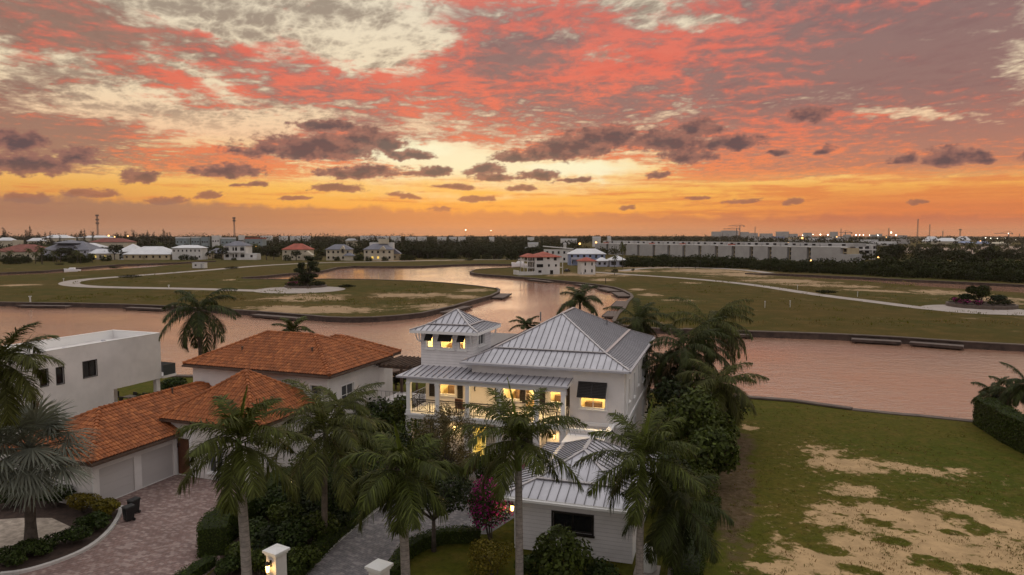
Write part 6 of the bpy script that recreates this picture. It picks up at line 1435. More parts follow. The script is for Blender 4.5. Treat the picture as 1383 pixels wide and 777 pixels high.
car('white van parked beyond the townhouse row by the trees', 1158, 359, R(10), 'boat_white'); car('pale car parked beyond the townhouse row, right of the van', 1172, 358, R(15), 'car_silver')

# ---- the long row of grey townhouses
TA = Vector((far(806, 329, 610).x, 610)); TB = Vector((far(1140, 335, 412).x, 412)); td = (TB - TA).normalized(); trz = math.atan2(td.y, td.x)
def on_row(u):
    k = (u - 691.5) / F / math.cos(TH)     # x/y
    s = (TA.x - k * TA.y) / (k * td.y - td.x); return s
ends = [803, 821, 845, 863, 884, 904, 924.5, 946, 968.5, 991.5, 1015.7, 1040.5, 1067, 1093.4, 1140]
ords = 'first second third fourth fifth sixth seventh eighth ninth tenth eleventh twelfth thirteenth fourteenth'.split()
for i, (a, b) in enumerate(zip(ends, ends[1:])):
    s0, s1 = on_row(a), on_row(b); L = s1 - s0; last = i == len(ends) - 2; rec = min(3.0, L * .2)
    o = thing('townhouse', ords[i] + ' of the grey townhouses in the long row, counted from the left' if not last else 'end townhouse of the long grey row, with the blank gable wall', 'townhouse', (TA.x + td.x * s0, TA.y + td.y * s0, 0), trz, 'grey townhouses in a long row')
    zt = 9.3
    q = MB(); q.box(.02, 0, 0, L - rec, 14, zt)
    if last: q.box(L - rec + .003, 0, 0, L + 3, 12, 5.2)
    q.build('wall', M['grey_far'], o)
    q = MB(); q.box(L - rec + .003, 2.2, 0, L - .02, 14, zt - .5); q.build('recess_wall', M['tan_far'], o)
    for z in (1.0, 3.9, 6.6): fwin(o, L - rec / 2, z, rec * .6, 1.9, 2.2)
    q = MB(); q.box(-.05, -.06, zt + .003, L - rec + .05, 14.1, zt + .25); q.box(L - rec + .053, -.06, zt - .3, L - .02, 2.2, zt + .1); q.build('parapet', M['stucco_far'], o)
    q = MB(); q.box(.5, 9, zt + .253, L - .5, 22, zt + 2.3); q.build('upper_storey', M['grey_far'], o)
    if L > 10:
        for k in range(2): fwin(o, L * (.3 + .4 * k), zt + .7, 2.4, 1.2, 9)
    if i in (0, 3, 5, 8): q = MB(); q.box(L * .3, 5, zt + .253, L * .3 + 4, 8, zt + 1.0); q.build('roof_tiles', M['red_roof_far'], o)
o, W, D, ze, zr = far_house('white apartment block with dark balconies behind the townhouse row', 1106, 1184, 354, 331.5, 330.2, 'stucco_far', 'stucco_far', 'flat', Y=468, rows=0, cols=0, depth=.35, name='apartment_block', cat='apartments')
for z in (1.0, 4.2, 7.3):
    for k in range(9):
        x = -W / 2 + 2.2 + k * (W - 4.4) / 8; fwin(o, x, z, 2.9, 2.0, .6)
for k in range(4): q = MB(); x = -W / 2 + 3.8 + k * W * .27; q.box(x - .3, -1.2, 0, x + .3, .58, ze); q.build('pier', M['stucco_far'], o)
for z in (3.2, 6.4): q = MB(); q.box(-W / 2 + 1, -1.0, z, W / 2 - 1, .58, z + .7); q.build('balcony', M['stucco_far'], o)

# ---- boats, site trailer, posts
def boat(label, u, v, Y, L, rz, yacht):
    p = far(u, v, Y); o = thing('motor_boat', label, 'boat', (p.x, Y, WZ), rz)
    n = 9; Pd = []; Pk = []
    for i in range(n):
        f = i / (n - 1); x = -L / 2 + L * f; w = L * .15 * (1 - max(0, (f - .45) / .55) ** 2.2); Pd.append((x, w, L * (.12 + .07 * f * f))); Pk.append((x * .94, w * .55, -.25))
    q = MB()
    for sg in (1, -1):
        for i in range(n - 1): a, b, c, d = Pd[i], Pd[i + 1], Pk[i + 1], Pk[i]; q.poly([(x, sg * y, z) for x, y, z in (a, b, c, d)])
    for i in range(n - 1): a, b = Pd[i], Pd[i + 1]; q.poly([(a[0], a[1], a[2]), (b[0], b[1], b[2]), (b[0], -b[1], b[2]), (a[0], -a[1], a[2])])
    q.poly([(Pd[0][0], Pd[0][1], Pd[0][2]), (Pd[0][0], -Pd[0][1], Pd[0][2]), (Pk[0][0], -Pk[0][1], Pk[0][2]), (Pk[0][0], Pk[0][1], Pk[0][2])]); q.build('hull', M['boat_white'], o)
    zc = L * .14
    q = MB(); q.add([(-L * .2, -L * .09, zc), (L * .2, -L * .09, zc), (L * .2, L * .09, zc), (-L * .2, L * .09, zc), (-L * .18, -L * .08, zc + L * .11), (L * .1, -L * .08, zc + L * .11), (L * .1, L * .08, zc + L * .11), (-L * .18, L * .08, zc + L * .11)], [(0, 1, 5, 4), (1, 2, 6, 5), (2, 3, 7, 6), (3, 0, 4, 7), (4, 5, 6, 7)]); q.build('cabin', M['boat_white'], o)
    q = MB(); q.box(-L * .15, -L * .094, zc + L * .04, L * .1, -L * .086, zc + L * .085); q.build('window', M['dark_glass'], o)
    if yacht:
        q = MB(); q.box(-L * .17, -L * .09, zc + L * .2, L * .06, L * .09, zc + L * .22)
        for x in (-L * .15, L * .04):
            for y in (-L * .075, L * .075): q.tube([(x, y, zc + L * .11), (x, y, zc + L * .2)], .06, 5)
        q.build('flybridge', M['boat_white'], o); q = MB(); q.tube([(-L * .1, 0, zc + L * .22), (-L * .12, 0, zc + L * .36)], .05, 5); q.build('mast', M['boat_white'], o)
boat('white motor yacht moored left of the red roofed house', 702, 360, 388, 11, R(150), True)
boat('small white motor boat moored below the lilac villa', 97, 363.5, 330, 7.5, R(185), False)
boat('white boat on the lawn beside the yellow bungalow', 167, 350, 470, 7, R(20), False)
p = at(268, 363); o = thing('site_cabin', 'white site cabin standing alone in the left field', 'cabin', (p.x, p.y, 0), R(-6))
q = MB(); q.box(-3.2, 0, .2, 3.2, 2.6, 2.75); q.build('wall', M['stucco_far'], o); q = MB(); q.box(-3.35, -.12, 2.753, 3.35, 2.72, 2.9); q.build('roof', M['white_roof_far'], o); fwin(o, -1.4, 1.3, .9, .8, 0); q = MB(); q.box(1.2, -.05, .3, 2.1, -.004, 2.3); q.build('door', M['grey_far'], o)
def post(label, u, v, hgt=1.3, r=.12, m='stucco_far'):
    p = at(u, v); o = thing('utility_post', label, 'post', (p.x, p.y, 0)); q = MB(); q.tube([(0, 0, 0), (0, 0, hgt)], r * .6, 6); q.build('shaft', M[m], o); q = MB(); q.box(-r * .9, -r * .9, hgt + .003, r * .9, r * .9, hgt + .16); q.build('cap', M[m], o)
post('white hydrant post by the left peninsula seawall', 41, 408.6, 1.4, .3); post('white post beside the left loop road', 228, 389.6, .9, .25); post('post at the left bend of the loop road', 86, 380, .9, .2); post('slim post on the right field above the seawall', 1033, 416, 1.4); post('slim post on the right field, second from the palms', 1067, 415, 1.4)
post('slim post beside the right road', 1158, 401, 1.2); post('dark post on the point near the red tower', 818, 383, 1.6, .2, 'bronze'); post('post beside the right road, near its bend', 1077, 391, 1.2)

# ---- masts, cranes and lights on the horizon
def mast(label, u, vtop, Y, w, top=None, m='steel'):
    p = far(u, vtop, Y); z = p.z; o = thing('antenna_mast', label, 'mast', (p.x, Y, 0)); q = MB(); t = w * .55
    for sx in (-1, 1):
        for sy in (-1, 1): q.bar((sx * w, sy * w, 0), (sx * t, sy * t, z), w * .28, w * .28, up=(0, 1, 0))
    k = int(z / (w * 3)) + 1
    for i in range(k):
        a, b = z * i / k, z * (i + 1) / k
        for sx in (-1, 1): q.bar((sx * w, -w, a), (-sx * w * .9, -w, b), w * .16, w * .16, up=(0, 1, 0))
    q.build('lattice', M[m], o)
    if top:
        q = MB()
        for zz in top:
            for k in range(6): an = k * math.pi / 3; q.box(1.9 * w * math.cos(an) - w * .35, 1.9 * w * math.sin(an) - w * .35, z - zz - w * 2.4, 1.9 * w * math.cos(an) + w * .35, 1.9 * w * math.sin(an) + w * .35, z - zz)
            q.tube([(0, 0, z - zz - w * 1.6), (0, 0, z - zz - w * 1.3)], w * 2.1, 10)
        q.build('antenna_panels', M[m], o)
mast('lattice antenna mast with two rings of panels at the left', 131, 290, 900, .9, (0, 5.5, 10)); mast('slim antenna mast with one ring of panels above the white villa', 316, 293.5, 800, .75, (0, 3))
mast('tall radio mast, highest of those on the right horizon', 1240, 296, 2200, 1.6); mast('thinner radio mast right of the highest one', 1256, 303, 2200, 1.3); mast('short mast between the radio masts and the pale terminal roofs', 1273.5, 312, 2000, 1.3); mast('mast with a wide head near the right palms', 1297, 309.5, 1900, 1.4, (0,))
mast('mast beside the floodlights on the right horizon', 1200.5, 308, 2200, 1.4); mast('mast above the apartment block', 1136, 309, 2200, 1.2); mast('thin mast right of the cranes', 1020, 306, 2400, 1.2); mast('far thin mast near the right edge', 1377, 316, 2000, 1.2)
def crane(label, u, vtop, Y, jl, jr):
    p = far(u, vtop, Y); z = p.z; o = thing('tower_crane', label, 'crane', (p.x, Y, 0)); q = MB(); q.bar((0, 0, 0), (0, 0, z), 2.2, 2.2, up=(0, 1, 0)); q.build('tower', M['steel'], o)
    q = MB(); q.bar((-jl, 0, z - 4), (jr, 0, z - 4), 1.5, 1.5); q.bar((0, 0, z + 4), (-jl * .7, 0, z - 3), .6, .6); q.bar((0, 0, z + 4), (jr, 0, z - 3), .6, .6); q.build('jib', M['steel'], o); q = MB(); q.box(jr * .8, -1.5, z - 6.5, jr, 1.5, z - 4.1); q.build('counterweight', M['steel'], o)
crane('tower crane on the skyline, taller of the pair above the grey row', 999.5, 304, 2500, 42, 16); crane('lower tower crane beside the taller one above the grey row', 995, 308, 2300, 44, 10); crane('tower crane on the skyline above the apartment block', 1142, 313, 2300, 20, 22); crane('tower crane beside the floodlights near the right edge', 1363, 314, 2300, 48, 12)
def flood(label, u, v, Y, s, m, group):
    p = far(u, v, Y); o = thing('floodlight', label, 'floodlight', (p.x, Y, 0), 0, group); q = MB(); q.tube([(0, 0, 0), (0, 0, p.z)], .25, 5); q.build('pole', M['steel'], o)
    q = MB(); q.tube([(0, -.3, p.z - s * .5), (0, -.3, p.z - s * .25), (0, -.3, p.z + s * .25), (0, -.3, p.z + s * .5)], [s * .3, s * .55, s * .55, s * .3], 8); q.build('lamp', M[m], o)
for u, v, s in ((1084, 318, 2.2), (1098, 317, 2), (1108, 317, 3.2), (1118, 317.4, 3.4), (1156, 317.6, 3.4), (1161, 317.5, 2.4), (1166, 317.6, 2.4), (1174.5, 317.8, 2), (1185.5, 318, 3), (1203.5, 314.2, 4.2), (1210, 317.8, 3), (1331, 321.5, 3.2), (1347, 323, 4), (1358, 322.2, 3), (1372, 323.6, 3.6), (1362, 315.4, 2.2), (1338, 322, 2), (1382, 323.4, 3), (629, 310.8, 2.6), (663, 311.6, 2.0)):
    flood('bright white floodlight on the far horizon', u, v, 2000, s * .78, 'far_light_white', 'white floodlights on the horizon')
for u, v, Y, s in ((1083.5, 321.6, 1500, 3.5), (1064.5, 328, 900, 1.6), (783, 329.3, 640, 1.6), (805, 327.6, 640, 1.4), (837, 328.4, 640, 1.4), (147, 318.5, 800, 1.6), (155, 320, 800, 1.2), (173, 319, 800, 1.2), (1197, 320.5, 1500, 2), (1130, 320, 1500, 2), (1285, 322, 1500, 2), (1324, 326, 1300, 2), (1165.5, 350.5, 470, .9), (1186, 347.5, 470, 1.0), (346, 333, 600, .9), (1095, 352, 420, .9)):
    flood('small warm street lamp among the far trees', u, v, Y, s, 'far_light_warm', 'warm street lamps among the far trees')
for u, v, Y in ((1098.5, 333.4, 480), (1125, 334, 480)): flood('small red lamp on the townhouse roofs', u, v, Y, .9, 'far_light_red', 'red lamps on the roofs')
rg = np.random.default_rng(5)
for i, (u0, u1, vt, Y) in enumerate(((962, 976, 313, 2500), (976, 998, 311.5, 2500), (1000, 1012, 313.5, 2500), (1012, 1024, 315, 2400), (1028, 1044, 315.5, 2400), (1050, 1066, 313, 2400), (1066, 1078, 316, 2200), (1086, 1097, 314.5, 2300), (1122, 1132, 313.2, 2300), (1140, 1150, 317, 2000), (1176, 1184, 317, 2200), (1184, 1192, 316, 2200), (1196, 1206, 319, 1800), (1215, 1226, 318, 1800))):
    far_house('grey city block on the far skyline', u0, u1, 322, vt + .4, vt, 'grey_far', 'grey_far', 'flat', Y=Y, rows=0, cols=0, depth=.5, name='city_block', cat='building', group='grey city blocks on the skyline', eave=1)
for i, (u0, u1, ve, vr, Y, rm) in enumerate(((1044, 1060, 322, 319.5, 1700, 'blue_far'), (1068, 1092, 323.5, 321, 1500, 'tan_far'), (1096, 1124, 324, 321.5, 1500, 'white_roof_far'), (1126, 1140, 322, 320, 1600, 'white_roof_far'), (1160, 1196, 326, 324, 1200, 'white_roof_far'), (1172, 1212, 330, 326.5, 1100, 'white_roof_far'), (1208, 1230, 326, 323.5, 1300, 'grey_far'), (1014, 1040, 321.5, 320, 1800, 'grey_far'))):
    far_house('low pale commercial roof at the edge of the far town', u0, u1, 332, ve, vr, 'grey_far', rm, 'flat', Y=Y, rows=0, cols=0, depth=.5, name='town_roof', cat='building', group='low pale roofs of the far town', eave=1)
for u0, u1, ve, vr, Y, rm, lab in ((1250, 1270, 326, 319.5, 1300, 'white_roof_far', 'tall sloping white terminal roof at the right'), (1268, 1296, 326, 321.5, 1300, 'white_roof_far', 'pale terminal roof with a lit wall'), (1294, 1312, 325, 319.3, 1350, 'white_roof_far', 'second tall white terminal roof behind the windblown palm'), (1296, 1318, 328.5, 326, 1150, 'blue_far', 'long low bluish terminal roof'), (1318, 1340, 329, 326, 1150, 'blue_far', 'low bluish roof at the right end of the terminal'), (1340, 1366, 329.5, 327, 1150, 'cream_far', 'low cream building lit from below at the right'), (1330, 1344, 348, 344.5, 560, 'red_roof_far', 'small reddish roof among the right trees')):
    far_house(lab, u0, u1, 336, ve, vr, 'cream_far', rm, 'hip', Y=Y, rows=0, cols=0, depth=.5, name='terminal', cat='building', eave=1)
m_ = mat('runway_dirt', (.30, .22, .17), .95, fn=worn(.03, .3))
sheet('bare_field', [at(1190, 341), at(1215, 335), at(1400, 332), at(1700, 332), at(1700, 346), at(1400, 344.5), at(1290, 344)], m_, .05)
sheet('bare_field', [at(1300, 354), at(1312, 347.5), at(1345, 349), at(1348, 356), at(1320, 357)], m_, .06)

# ------------------------------------------------------------------ trees of the far side
def proto_tree(kind, seed):
    rg = np.random.default_rng(seed); o = thing('tree', '', 'tree'); q = MB()
    if kind == 'broad':
        L = rand_lobes(0, 0, 4.6, 3.6, 3.4, 2.7, 10, rg, .46); q.tube([(0, 0, -.2), (.1, 0, 1.6), (0, 0, 3.2)], [.3, .24, .18], 6)
        for l in L[:7]: q.tube([(0, 0, 2.2), l[:3]], [.15, .05], 5)
        V, Q = lobes_leaves(L, 900, .62, rg, shell=.75, aspect=.7, floor=.7); lm = 'far_leaf'
    elif kind == 'bush':
        L = rand_lobes(0, 0, 2.3, 3.4, 3.2, 2.5, 12, rg, .44) + [(math.cos(a) * 2.2, math.sin(a) * 2.2, 1.0, 1.3, 1.3, 1.1) for a in range(0, 7)]; q.tube([(0, 0, -.2), (0, 0, 2)], [.2, .1], 5)
        V, Q = lobes_leaves(L, 1300, .55, rg, shell=.75, aspect=.7, floor=.02); lm = 'mangrove_leaf'
    elif kind == 'pine':
        q.tube([(0, 0, -.2), (.1, 0, 7), (.2, 0, 13)], [.3, .2, .06], 6); L = [(rg.normal(0, .9) * (1 - k / 16), rg.normal(0, .9) * (1 - k / 16), 3.5 + k * .75, 1.7 * (1.1 - k / 15), 1.7 * (1.1 - k / 15), 1.0) for k in range(13)]
        V, Q = lobes_leaves(L, 700, .6, rg, shell=.6, aspect=.4); lm = 'pine_leaf'
    else:
        q.tube([(0, 0, -.2), (.2, 0, 3), (.3, 0, 6)], [.24, .17, .14], 6); V = []; Q = []
        for i in range(13): f = (i + .5) / 13; frond(V, Q, np.array([.3, 0, 6.0]), i * 2.4, 1.2 - 1.6 * f, 1.4, 2.9, 14, .9, .22, .8, rg, ns=5, rach=.05)
        V = np.array(V); Q = np.array(Q); lm = 'coco_leaf'
    q.build('trunk', M['bark'], o, smooth=True); mesh_np('crown', V, Q, M[lm], o); return o
PR = {k: [proto_tree(k, s) for s in ss] for k, ss in dict(broad=(301, 302, 303, 304), bush=(311, 312, 313, 314), pine=(321, 322), palm=(331, 332)).items()}
used = set()
def tree_at(kind, x, y, s, label, group, rg, sz=None):
    pr = PR[kind][rg.integers(len(PR[kind]))]
    if pr.as_pointer() in used: o = copy_tree(pr)
    else: o = pr; used.add(pr.as_pointer())
    o.location = (x, y, 0); o.rotation_euler = (0, 0, rg.uniform(0, 6.28)); o.scale = (s * rg.uniform(.85, 1.2), s * rg.uniform(.85, 1.2), (sz or s) * rg.uniform(.85, 1.15)); o.name = {'mangroves before the townhouses': 'mangrove_tree', 'garden trees of the left suburb': 'garden_tree', 'trees at the front of the central wood': 'woodland_tree', 'casuarinas above the far woods': 'casuarina_tree'}.get(group, 'palm_tree' if kind == 'palm' else 'leafy_tree'); return tag(o, label, 'tree', group)
rg = np.random.default_rng(77)
def xat(u, Y): return far(u, 340, Y).x
# mangroves behind the right field, before and beside the townhouses
for i in range(105):
    u = 848 + (i + rg.uniform(-.4, .4)) * (1400 - 848) / 105; k = i % 3
    base = np.interp(u, [848, 900, 1000, 1060, 1151, 1240, 1310, 1400], [361.5, 361.2, 363.2, 368.3, 372.8, 376.8, 380, 384.5]); Y0 = at(u, base).y
    Y = Y0 + 3 + k * 9 + rg.uniform(0, 7); s = rg.uniform(1.0, 1.45) * (1.0 if u < 1190 else 1.25)
    if k == 0 and u > 1080: s *= .6
    tree_at('bush', xat(u, Y), Y, s, 'dark mangrove tree in the dense band along the far edge of the right field', 'mangroves before the townhouses', rg)
for i in range(40):
    u = rg.uniform(1185, 1400); Y = rg.uniform(330, 420) if u > 1230 else rg.uniform(380, 440); tree_at('broad' if i % 3 else 'bush', xat(u, Y), Y, rg.uniform(.95, 1.45), 'leafy tree in the wooded mass right of the townhouses', 'trees right of the townhouses', rg)
for i, (u, vt, Y) in enumerate(((1213, 324, 470), (1240, 331.5, 450), (1265, 333, 470), (1195, 331, 520))):
    z = far(u, vt, Y).z; tree_at('broad', xat(u, Y), Y, z / 7.3, 'taller tree standing up out of the wood right of the townhouses', 'taller trees right of the townhouses', rg)
for i, (u, vt, Y) in enumerate(((1288.5, 325.5, 480), (1312, 327.5, 500), (1335, 334, 480), (1346, 334, 480), (1323, 337, 470), (1252, 328, 520))):
    z = far(u, vt, Y).z; tree_at('palm', xat(u, Y), Y, z / 7.2 , 'windblown palm standing above the wood at the right', 'palms above the right wood', rg)
for u, vt, Y in ((841, 330.5, 350), (830, 345, 350)):
    z = far(u, vt, Y).z; tree_at('palm', xat(u, Y), Y, .75, 'slender tall palm by the lilac garage' if vt < 335 else 'short palm by the lilac garage', None, rg, z / 6.6)
for i, (u, vb, s, lab) in enumerate(((830, 372, .42, 'small leafy tree by the road right of the red tower'), (917, 364.5, .45, 'slim young tree before the mangroves'), (939, 365, .42, 'pale young tree before the mangroves'), (855, 368, .25, 'low bush beside the dirt track'))):
    p = at(u, vb); tree_at('broad', p.x, p.y, s, lab, None, rg)
# gardens of the left suburb
for i in range(150):
    u = rg.uniform(-20, 560); Y = rg.choice([rg.uniform(470, 490), rg.uniform(520, 640)]) if u < 290 else rg.uniform(486, 640); k = rg.choice(['broad', 'broad', 'bush', 'palm'])
    if Y < 500:
        k = rg.choice(['bush', 'palm', 'bush', 'broad']); s = rg.uniform(.5, .95)
    else: s = rg.uniform(.9, 1.45)
    tree_at(k, xat(u, Y), Y, s, 'garden tree among the distant houses on the left', 'garden trees of the left suburb', rg)
for u, vb, s, k in ((30, 356, .75, 'bush'), (48, 356.5, .7, 'palm'), (57, 357, .9, 'palm'), (82, 354.5, .8, 'broad'), (95, 353.5, .95, 'broad'), (107, 353, .75, 'bush'), (143, 353, .7, 'bush'), (155, 351, .95, 'broad'), (300, 351.5, .85, 'broad'), (316, 352, .35, 'bush'), (249, 351.5, .7, 'bush'), (262, 351.5, .5, 'bush'), (12, 357, .7, 'bush'), (20, 357, .75, 'bush'), (400, 352, .75, 'broad'), (388, 352.5, .6, 'bush'), (430, 352, .6, 'bush'), (455, 352.5, .5, 'bush'), (484, 352.5, .7, 'bush'), (498, 353, .5, 'bush'), (520, 352.6, .5, 'bush'), (546, 352, .7, 'bush'), (556, 352, .55, 'bush'), (370, 351, .8, 'broad'), (360, 351, .85, 'broad')):
    p = at(u, vb); s *= 1.45; tree_at(k, p.x, p.y, s, 'shrub or tree in front of the distant houses on the left', 'planting before the left houses', rg)
for i in range(46):
    u = rg.uniform(228, 362); Y = rg.uniform(540, 605); tree_at(rg.choice(['broad', 'bush', 'palm']), xat(u, Y), Y, rg.uniform(.8, 1.25), 'garden tree among the distant houses on the left', 'garden trees of the left suburb', rg)
for i in range(44):
    u = rg.uniform(-20, 125); Y = rg.uniform(404, 448) if i < 30 else rg.uniform(455, 475); tree_at(rg.choice(['bush', 'palm', 'bush']), xat(u, Y), Y, rg.uniform(.6, 1.1), 'shrub or tree in front of the distant houses on the left', 'planting before the left houses', rg)
# front edge of the central wood
for i in range(58):
    u = rg.uniform(548, 735); Y = at(u, np.interp(u, [548, 600, 700, 735], [350.5, 349.5, 351.5, 352])).y + rg.uniform(2, 40); tree_at(rg.choice(['broad', 'bush', 'broad']), xat(u, Y), Y, rg.uniform(.85, 1.3), 'tree along the front edge of the central wood', 'trees at the front of the central wood', rg)
for i in range(40):
    u = rg.uniform(-10, 240) if i < 32 else rg.uniform(840, 960); Y = rg.uniform(700, 900); tree_at('pine', xat(u, Y), Y, rg.uniform(1.35, 1.85) * (1 if u < 300 else .72), 'tall wispy casuarina rising above the far woods', 'casuarinas above the far woods', rg)
# low clipped clumps and the two planted roundabouts
for u, v, w_, lab in ((175, 377, 4.5, 'low dark clump of shrubs beside the left road'), (314, 364.3, 4, 'low dark clump of shrubs beside the road near the white cabin'), (1115, 397.5, 3.2, 'low green clump of shrubs beside the right road'), (635, 352.5, 3.2, 'low dark clump on the bank before the central wood'), (469, 389.5, 3.0, 'low dark clump on the peninsula right of the roundabout'), (80, 358.5, 3, 'dark clump on the far left bank'), (153, 362.5, 3, 'dark clump on the canal bank below the yellow bungalow')):
    p = at(u, v); shrub('shrub', lab, p.x, p.y, w_ * .42, w_, 1.3, int(u), 'far_leaf', .35, 900)
def ring(label, c, r, hgt, m):
    q = MB(); n = 32
    for i in range(n):
        a, b = 2 * math.pi * i / n, 2 * math.pi * (i + 1) / n
        q.add([(r * math.cos(a), r * math.sin(a), 0), (r * math.cos(b), r * math.sin(b), 0), (r * math.cos(b), r * math.sin(b), hgt), (r * math.cos(a), r * math.sin(a), hgt), ((r - .4) * math.cos(a), (r - .4) * math.sin(a), hgt), ((r - .4) * math.cos(b), (r - .4) * math.sin(b), hgt), ((r - .4) * math.cos(a), (r - .4) * math.sin(a), 0), ((r - .4) * math.cos(b), (r - .4) * math.sin(b), 0)], [(0, 1, 2, 3), (3, 2, 5, 4), (4, 5, 7, 6)])
    q.poly([((r - .4) * math.cos(2 * math.pi * i / n), (r - .4) * math.sin(2 * math.pi * i / n), hgt * .7) for i in range(n)], 1)
    return tag(q.build('planter_wall', [m, M['mulch']], None, (c[0], c[1], .04)), label, 'planter')
rq = np.random.default_rng(8); T1 = []
for cx_, cz_, rx_, n_ in ((-.6, 2.6, 4.6, 9), (.4, 3.8, 3.9, 8), (-1.9, 5.2, 2.3, 5), (2.0, 5.4, 2.5, 5), (1.9, 7.4, 1.9, 5), (1.7, 9.2, 1.1, 4), (-1.8, 6.9, 1.2, 3)):
    for i in range(n_): T1.append((cx_ + rq.uniform(-1, 1) * rx_ * .72, rq.uniform(-1, 1) * rx_ * .6, cz_ + rq.uniform(-.5, .5), rq.uniform(.8, 1.5), rq.uniform(.8, 1.5), rq.uniform(.45, .9)))
c1 = at(413, 387.6); ring('low stone ring planter in the left roundabout', c1, 6.6, .5, M['cap'])
broadtree('spreading_tree', 'dark spreading multi trunk tree in the left roundabout', c1.x, c1.y, far(413, 350, c1.y).z, 5.0, 401, 'dark_leaf', .40, 9000, stems=3, r=.28, trunk_h=1.4, lobes=T1)
for i in range(12):
    a = i / 12 * 6.28; shrub('shrub', 'magenta shrub at the left rim of the left roundabout' if i in (5, 6) else 'low green shrub in the left roundabout planter', c1.x + 5.0 * math.cos(a), c1.y + 5.0 * math.sin(a), 1.5, 1.5, 1.4, 410 + i, 'far_leaf', .3, 420, extra=('bougain', 150, .3) if i in (5, 6) else None, z=.3, group='magenta shrubs of the left roundabout' if i in (5, 6) else 'green shrubs of the left roundabout')
c2 = at(1325, 414.5); ring('pale stone ring planter in the right roundabout', c2, 7.0, .75, M['cap'])
for i, (dx, u, vt, r, lab) in enumerate(((-3.6, 0, 395, 2.0, 'left and lower of the trees in the right roundabout'), (-.6, 0, 382.5, 3.0, 'biggest tree of the right roundabout'), (3.9, 0, 397, 1.9, 'right hand small tree of the right roundabout'))):
    broadtree('spreading_tree', lab, c2.x + dx, c2.y, far(1325, vt, c2.y).z, r, 430 + i, 'dark_leaf' if i != 1 else 'mangrove_leaf', .34, 3800 if i == 1 else 1500, nl=14, stems=2, r=.16, k=.36)
for i in range(11):
    a = i / 11 * 6.28; shrub('shrub', 'magenta shrub in the right roundabout planter' if i in (5, 6, 7) else 'low green shrub in the right roundabout planter', c2.x + 5.2 * math.cos(a), c2.y + 5.2 * math.sin(a), 1.3, 1.4, 1.2, 440 + i, 'far_leaf', .26, 420, extra=('bougain', 160, .26) if i in (5, 6, 7) else None, z=.7, group='magenta shrubs of the right roundabout' if i in (5, 6, 7) else 'green shrubs of the right roundabout')
# ---- the woods that fade into one mass
def wood(name, n, urange, yrange, hr, size, per, seed, m):
    rg = np.random.default_rng(seed); u = rg.uniform(*urange, n); Y = yrange[0] * (yrange[1] / yrange[0]) ** rg.random(n); X = (u - 691.5) / F * Y; h = rg.uniform(*hr, n); r = h * rg.uniform(.35, .6, n)
    k = np.repeat(np.arange(n), per); d = rg.normal(0, 1, (n * per, 3)); d /= np.linalg.norm(d, axis=1)[:, None]; d[:, 2] = d[:, 2] * .75
    rad = np.stack([r, r, h * .5], -1)[k] * rg.uniform(.6, 1.08, n * per)[:, None]
    C = np.stack([X, Y, h * .55], -1)[k] + d * rad; C[:, 2] = np.maximum(C[:, 2], .2)
    V, Q = leaves(C, d, size, rg, .75); return tag(mesh_np(name, V, Q, M[m]), kind='stuff')
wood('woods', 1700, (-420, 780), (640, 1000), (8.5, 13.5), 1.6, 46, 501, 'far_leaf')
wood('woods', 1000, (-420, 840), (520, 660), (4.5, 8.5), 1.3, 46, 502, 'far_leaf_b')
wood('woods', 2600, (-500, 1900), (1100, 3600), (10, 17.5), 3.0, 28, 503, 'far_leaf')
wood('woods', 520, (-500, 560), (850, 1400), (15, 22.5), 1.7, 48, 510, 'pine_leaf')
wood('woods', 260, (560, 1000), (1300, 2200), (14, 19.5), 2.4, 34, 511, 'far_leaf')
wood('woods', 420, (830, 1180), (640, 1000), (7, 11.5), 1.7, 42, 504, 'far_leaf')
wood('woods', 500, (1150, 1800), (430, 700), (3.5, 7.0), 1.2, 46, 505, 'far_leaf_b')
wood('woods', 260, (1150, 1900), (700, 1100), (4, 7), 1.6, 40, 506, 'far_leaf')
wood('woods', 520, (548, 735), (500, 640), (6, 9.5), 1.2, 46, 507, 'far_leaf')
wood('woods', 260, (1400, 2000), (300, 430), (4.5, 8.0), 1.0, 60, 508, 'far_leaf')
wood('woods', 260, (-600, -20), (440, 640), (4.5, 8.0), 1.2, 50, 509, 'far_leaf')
# ------------------------------------------------------------------ weeds and rough grass
def tufts(name, P, hmin, hmax, spread, blades, m, seed):
    rg = np.random.default_rng(seed); n = len(P); k = np.repeat(np.arange(n), blades); N = n * blades
    h = rg.uniform(hmin, hmax, n)[k] * rg.uniform(.6, 1.1, N); a = rg.uniform(0, 6.28, N); b = np.stack([P[k, 0] + rg.normal(0, spread, N), P[k, 1] + rg.normal(0, spread, N), np.zeros(N)], -1)
    o = np.stack([np.cos(a), np.sin(a), 0 * a], -1); s = np.stack([-np.sin(a), np.cos(a), 0 * a], -1) * (h * .17)[:, None]
    tip = b + o * (h * rg.uniform(.2, .8, N))[:, None] + np.array([0, 0, 1.0]) * h[:, None]; mid = b + o * (h * .15)[:, None] + np.array([0, 0, .6]) * h[:, None]
    V = np.stack([b - s * .6, b + s * .6, mid + s, mid - s, tip], 1).reshape(-1, 3); i = np.arange(N)[:, None] * 5
    Q = np.concatenate([i + np.array([[0, 1, 2, 3]]), i + np.array([[3, 2, 4, 4]])]); V2 = V
    me_q = np.stack([i[:, 0], i[:, 0] + 1, i[:, 0] + 2, i[:, 0] + 3], -1)
    t5 = np.stack([mid - s, mid + s, tip + s * .12, tip - s * .12], 1).reshape(-1, 3)
    V = np.concatenate([np.stack([b - s * .6, b + s * .6, mid + s, mid - s], 1).reshape(-1, 3), t5]); Q = np.arange(len(V)).reshape(-1, 4)
    return tag(mesh_np(name, V, Q, M[m]), kind='stuff')
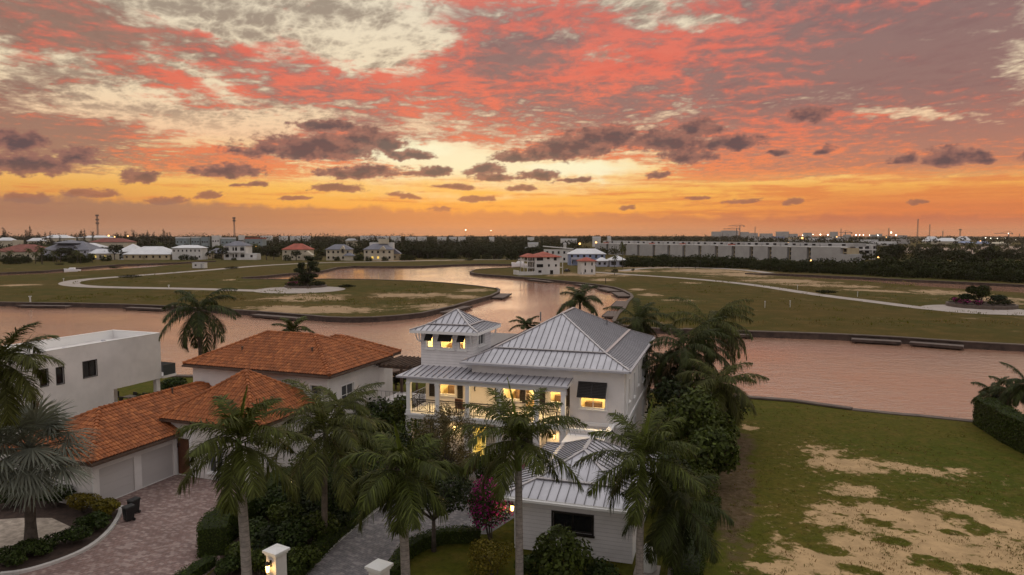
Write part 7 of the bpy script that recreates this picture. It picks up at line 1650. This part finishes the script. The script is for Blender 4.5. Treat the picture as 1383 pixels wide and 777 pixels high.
leafmat('weed_leaf', (.105, .105, .014), .5, .25); leafmat('dry_grass', (.16, .11, .035), .5, .15)
rg = np.random.default_rng(900)
def lot_points(n, thr, seed):
    rg = np.random.default_rng(seed); out = []
    while len(out) < n:
        u = rg.uniform(985, 1420, 4000); v = rg.uniform(548, 800, 4000) ; pts = np.array([(at(a, b).x, at(a, b).y) for a, b in zip(u[:1500], v[:1500])])
        f = fbm(pts[:, 0] * .22, pts[:, 1] * .22, 4, .6, seed); w = (pts[:, 1] < 72 - .48 * (pts[:, 0] - 20)) & (f > thr + .25 * rg.normal(0, 1, len(pts)))
        out += list(pts[w])
    return np.array(out[:n])
tufts('weeds', lot_points(2200, .25, 31), .04, .11, .07, 5, 'weed_leaf', 901)
tufts('weeds', lot_points(900, .3, 57), .05, .13, .08, 5, 'dry_grass', 902)
def field_points(n, boxes, thr, seed):
    rg = np.random.default_rng(seed); out = []
    for (u0, u1, v0, v1) in boxes:
        u = rg.uniform(u0, u1, n); v = rg.uniform(v0, v1, n); pts = np.array([(at(a, b).x, at(a, b).y) for a, b in zip(u, v)]); f = fbm(pts[:, 0] * .05, pts[:, 1] * .05, 4, .6, seed); out += list(pts[f > thr])
    return np.array(out)
tufts('scrub', field_points(900, ((870, 1380, 388, 442), (900, 1240, 380, 396), (20, 330, 394, 408), (350, 600, 384, 420), (100, 330, 366, 385)), .12, 61), .2, .5, .5, 5, 'weed_leaf', 903)
tufts('scrub', field_points(500, ((870, 1380, 388, 442), (900, 1240, 380, 396), (20, 330, 394, 408), (350, 600, 384, 420)), .2, 67), .2, .45, .5, 5, 'dry_grass', 904)
# ------------------------------------------------------------------ the air: even, thin dusk haze over land and water
q = MB(); q.box(-5000, -90, -4, 5000, 9000, 70)
m = bpy.data.materials.new('air'); m.use_nodes = True; t = NT(m.node_tree); t.n.clear()
v = t.new('ShaderNodeVolumePrincipled'); v.inputs['Color'].default_value = (.92, .78, .70, 1); v.inputs['Density'].default_value = .00005; v.inputs['Anisotropy'].default_value = .2
o = t.new('ShaderNodeOutputMaterial'); t.l.new(v.outputs[0], o.inputs['Volume'])
tag(q.build('haze', m), kind='stuff')
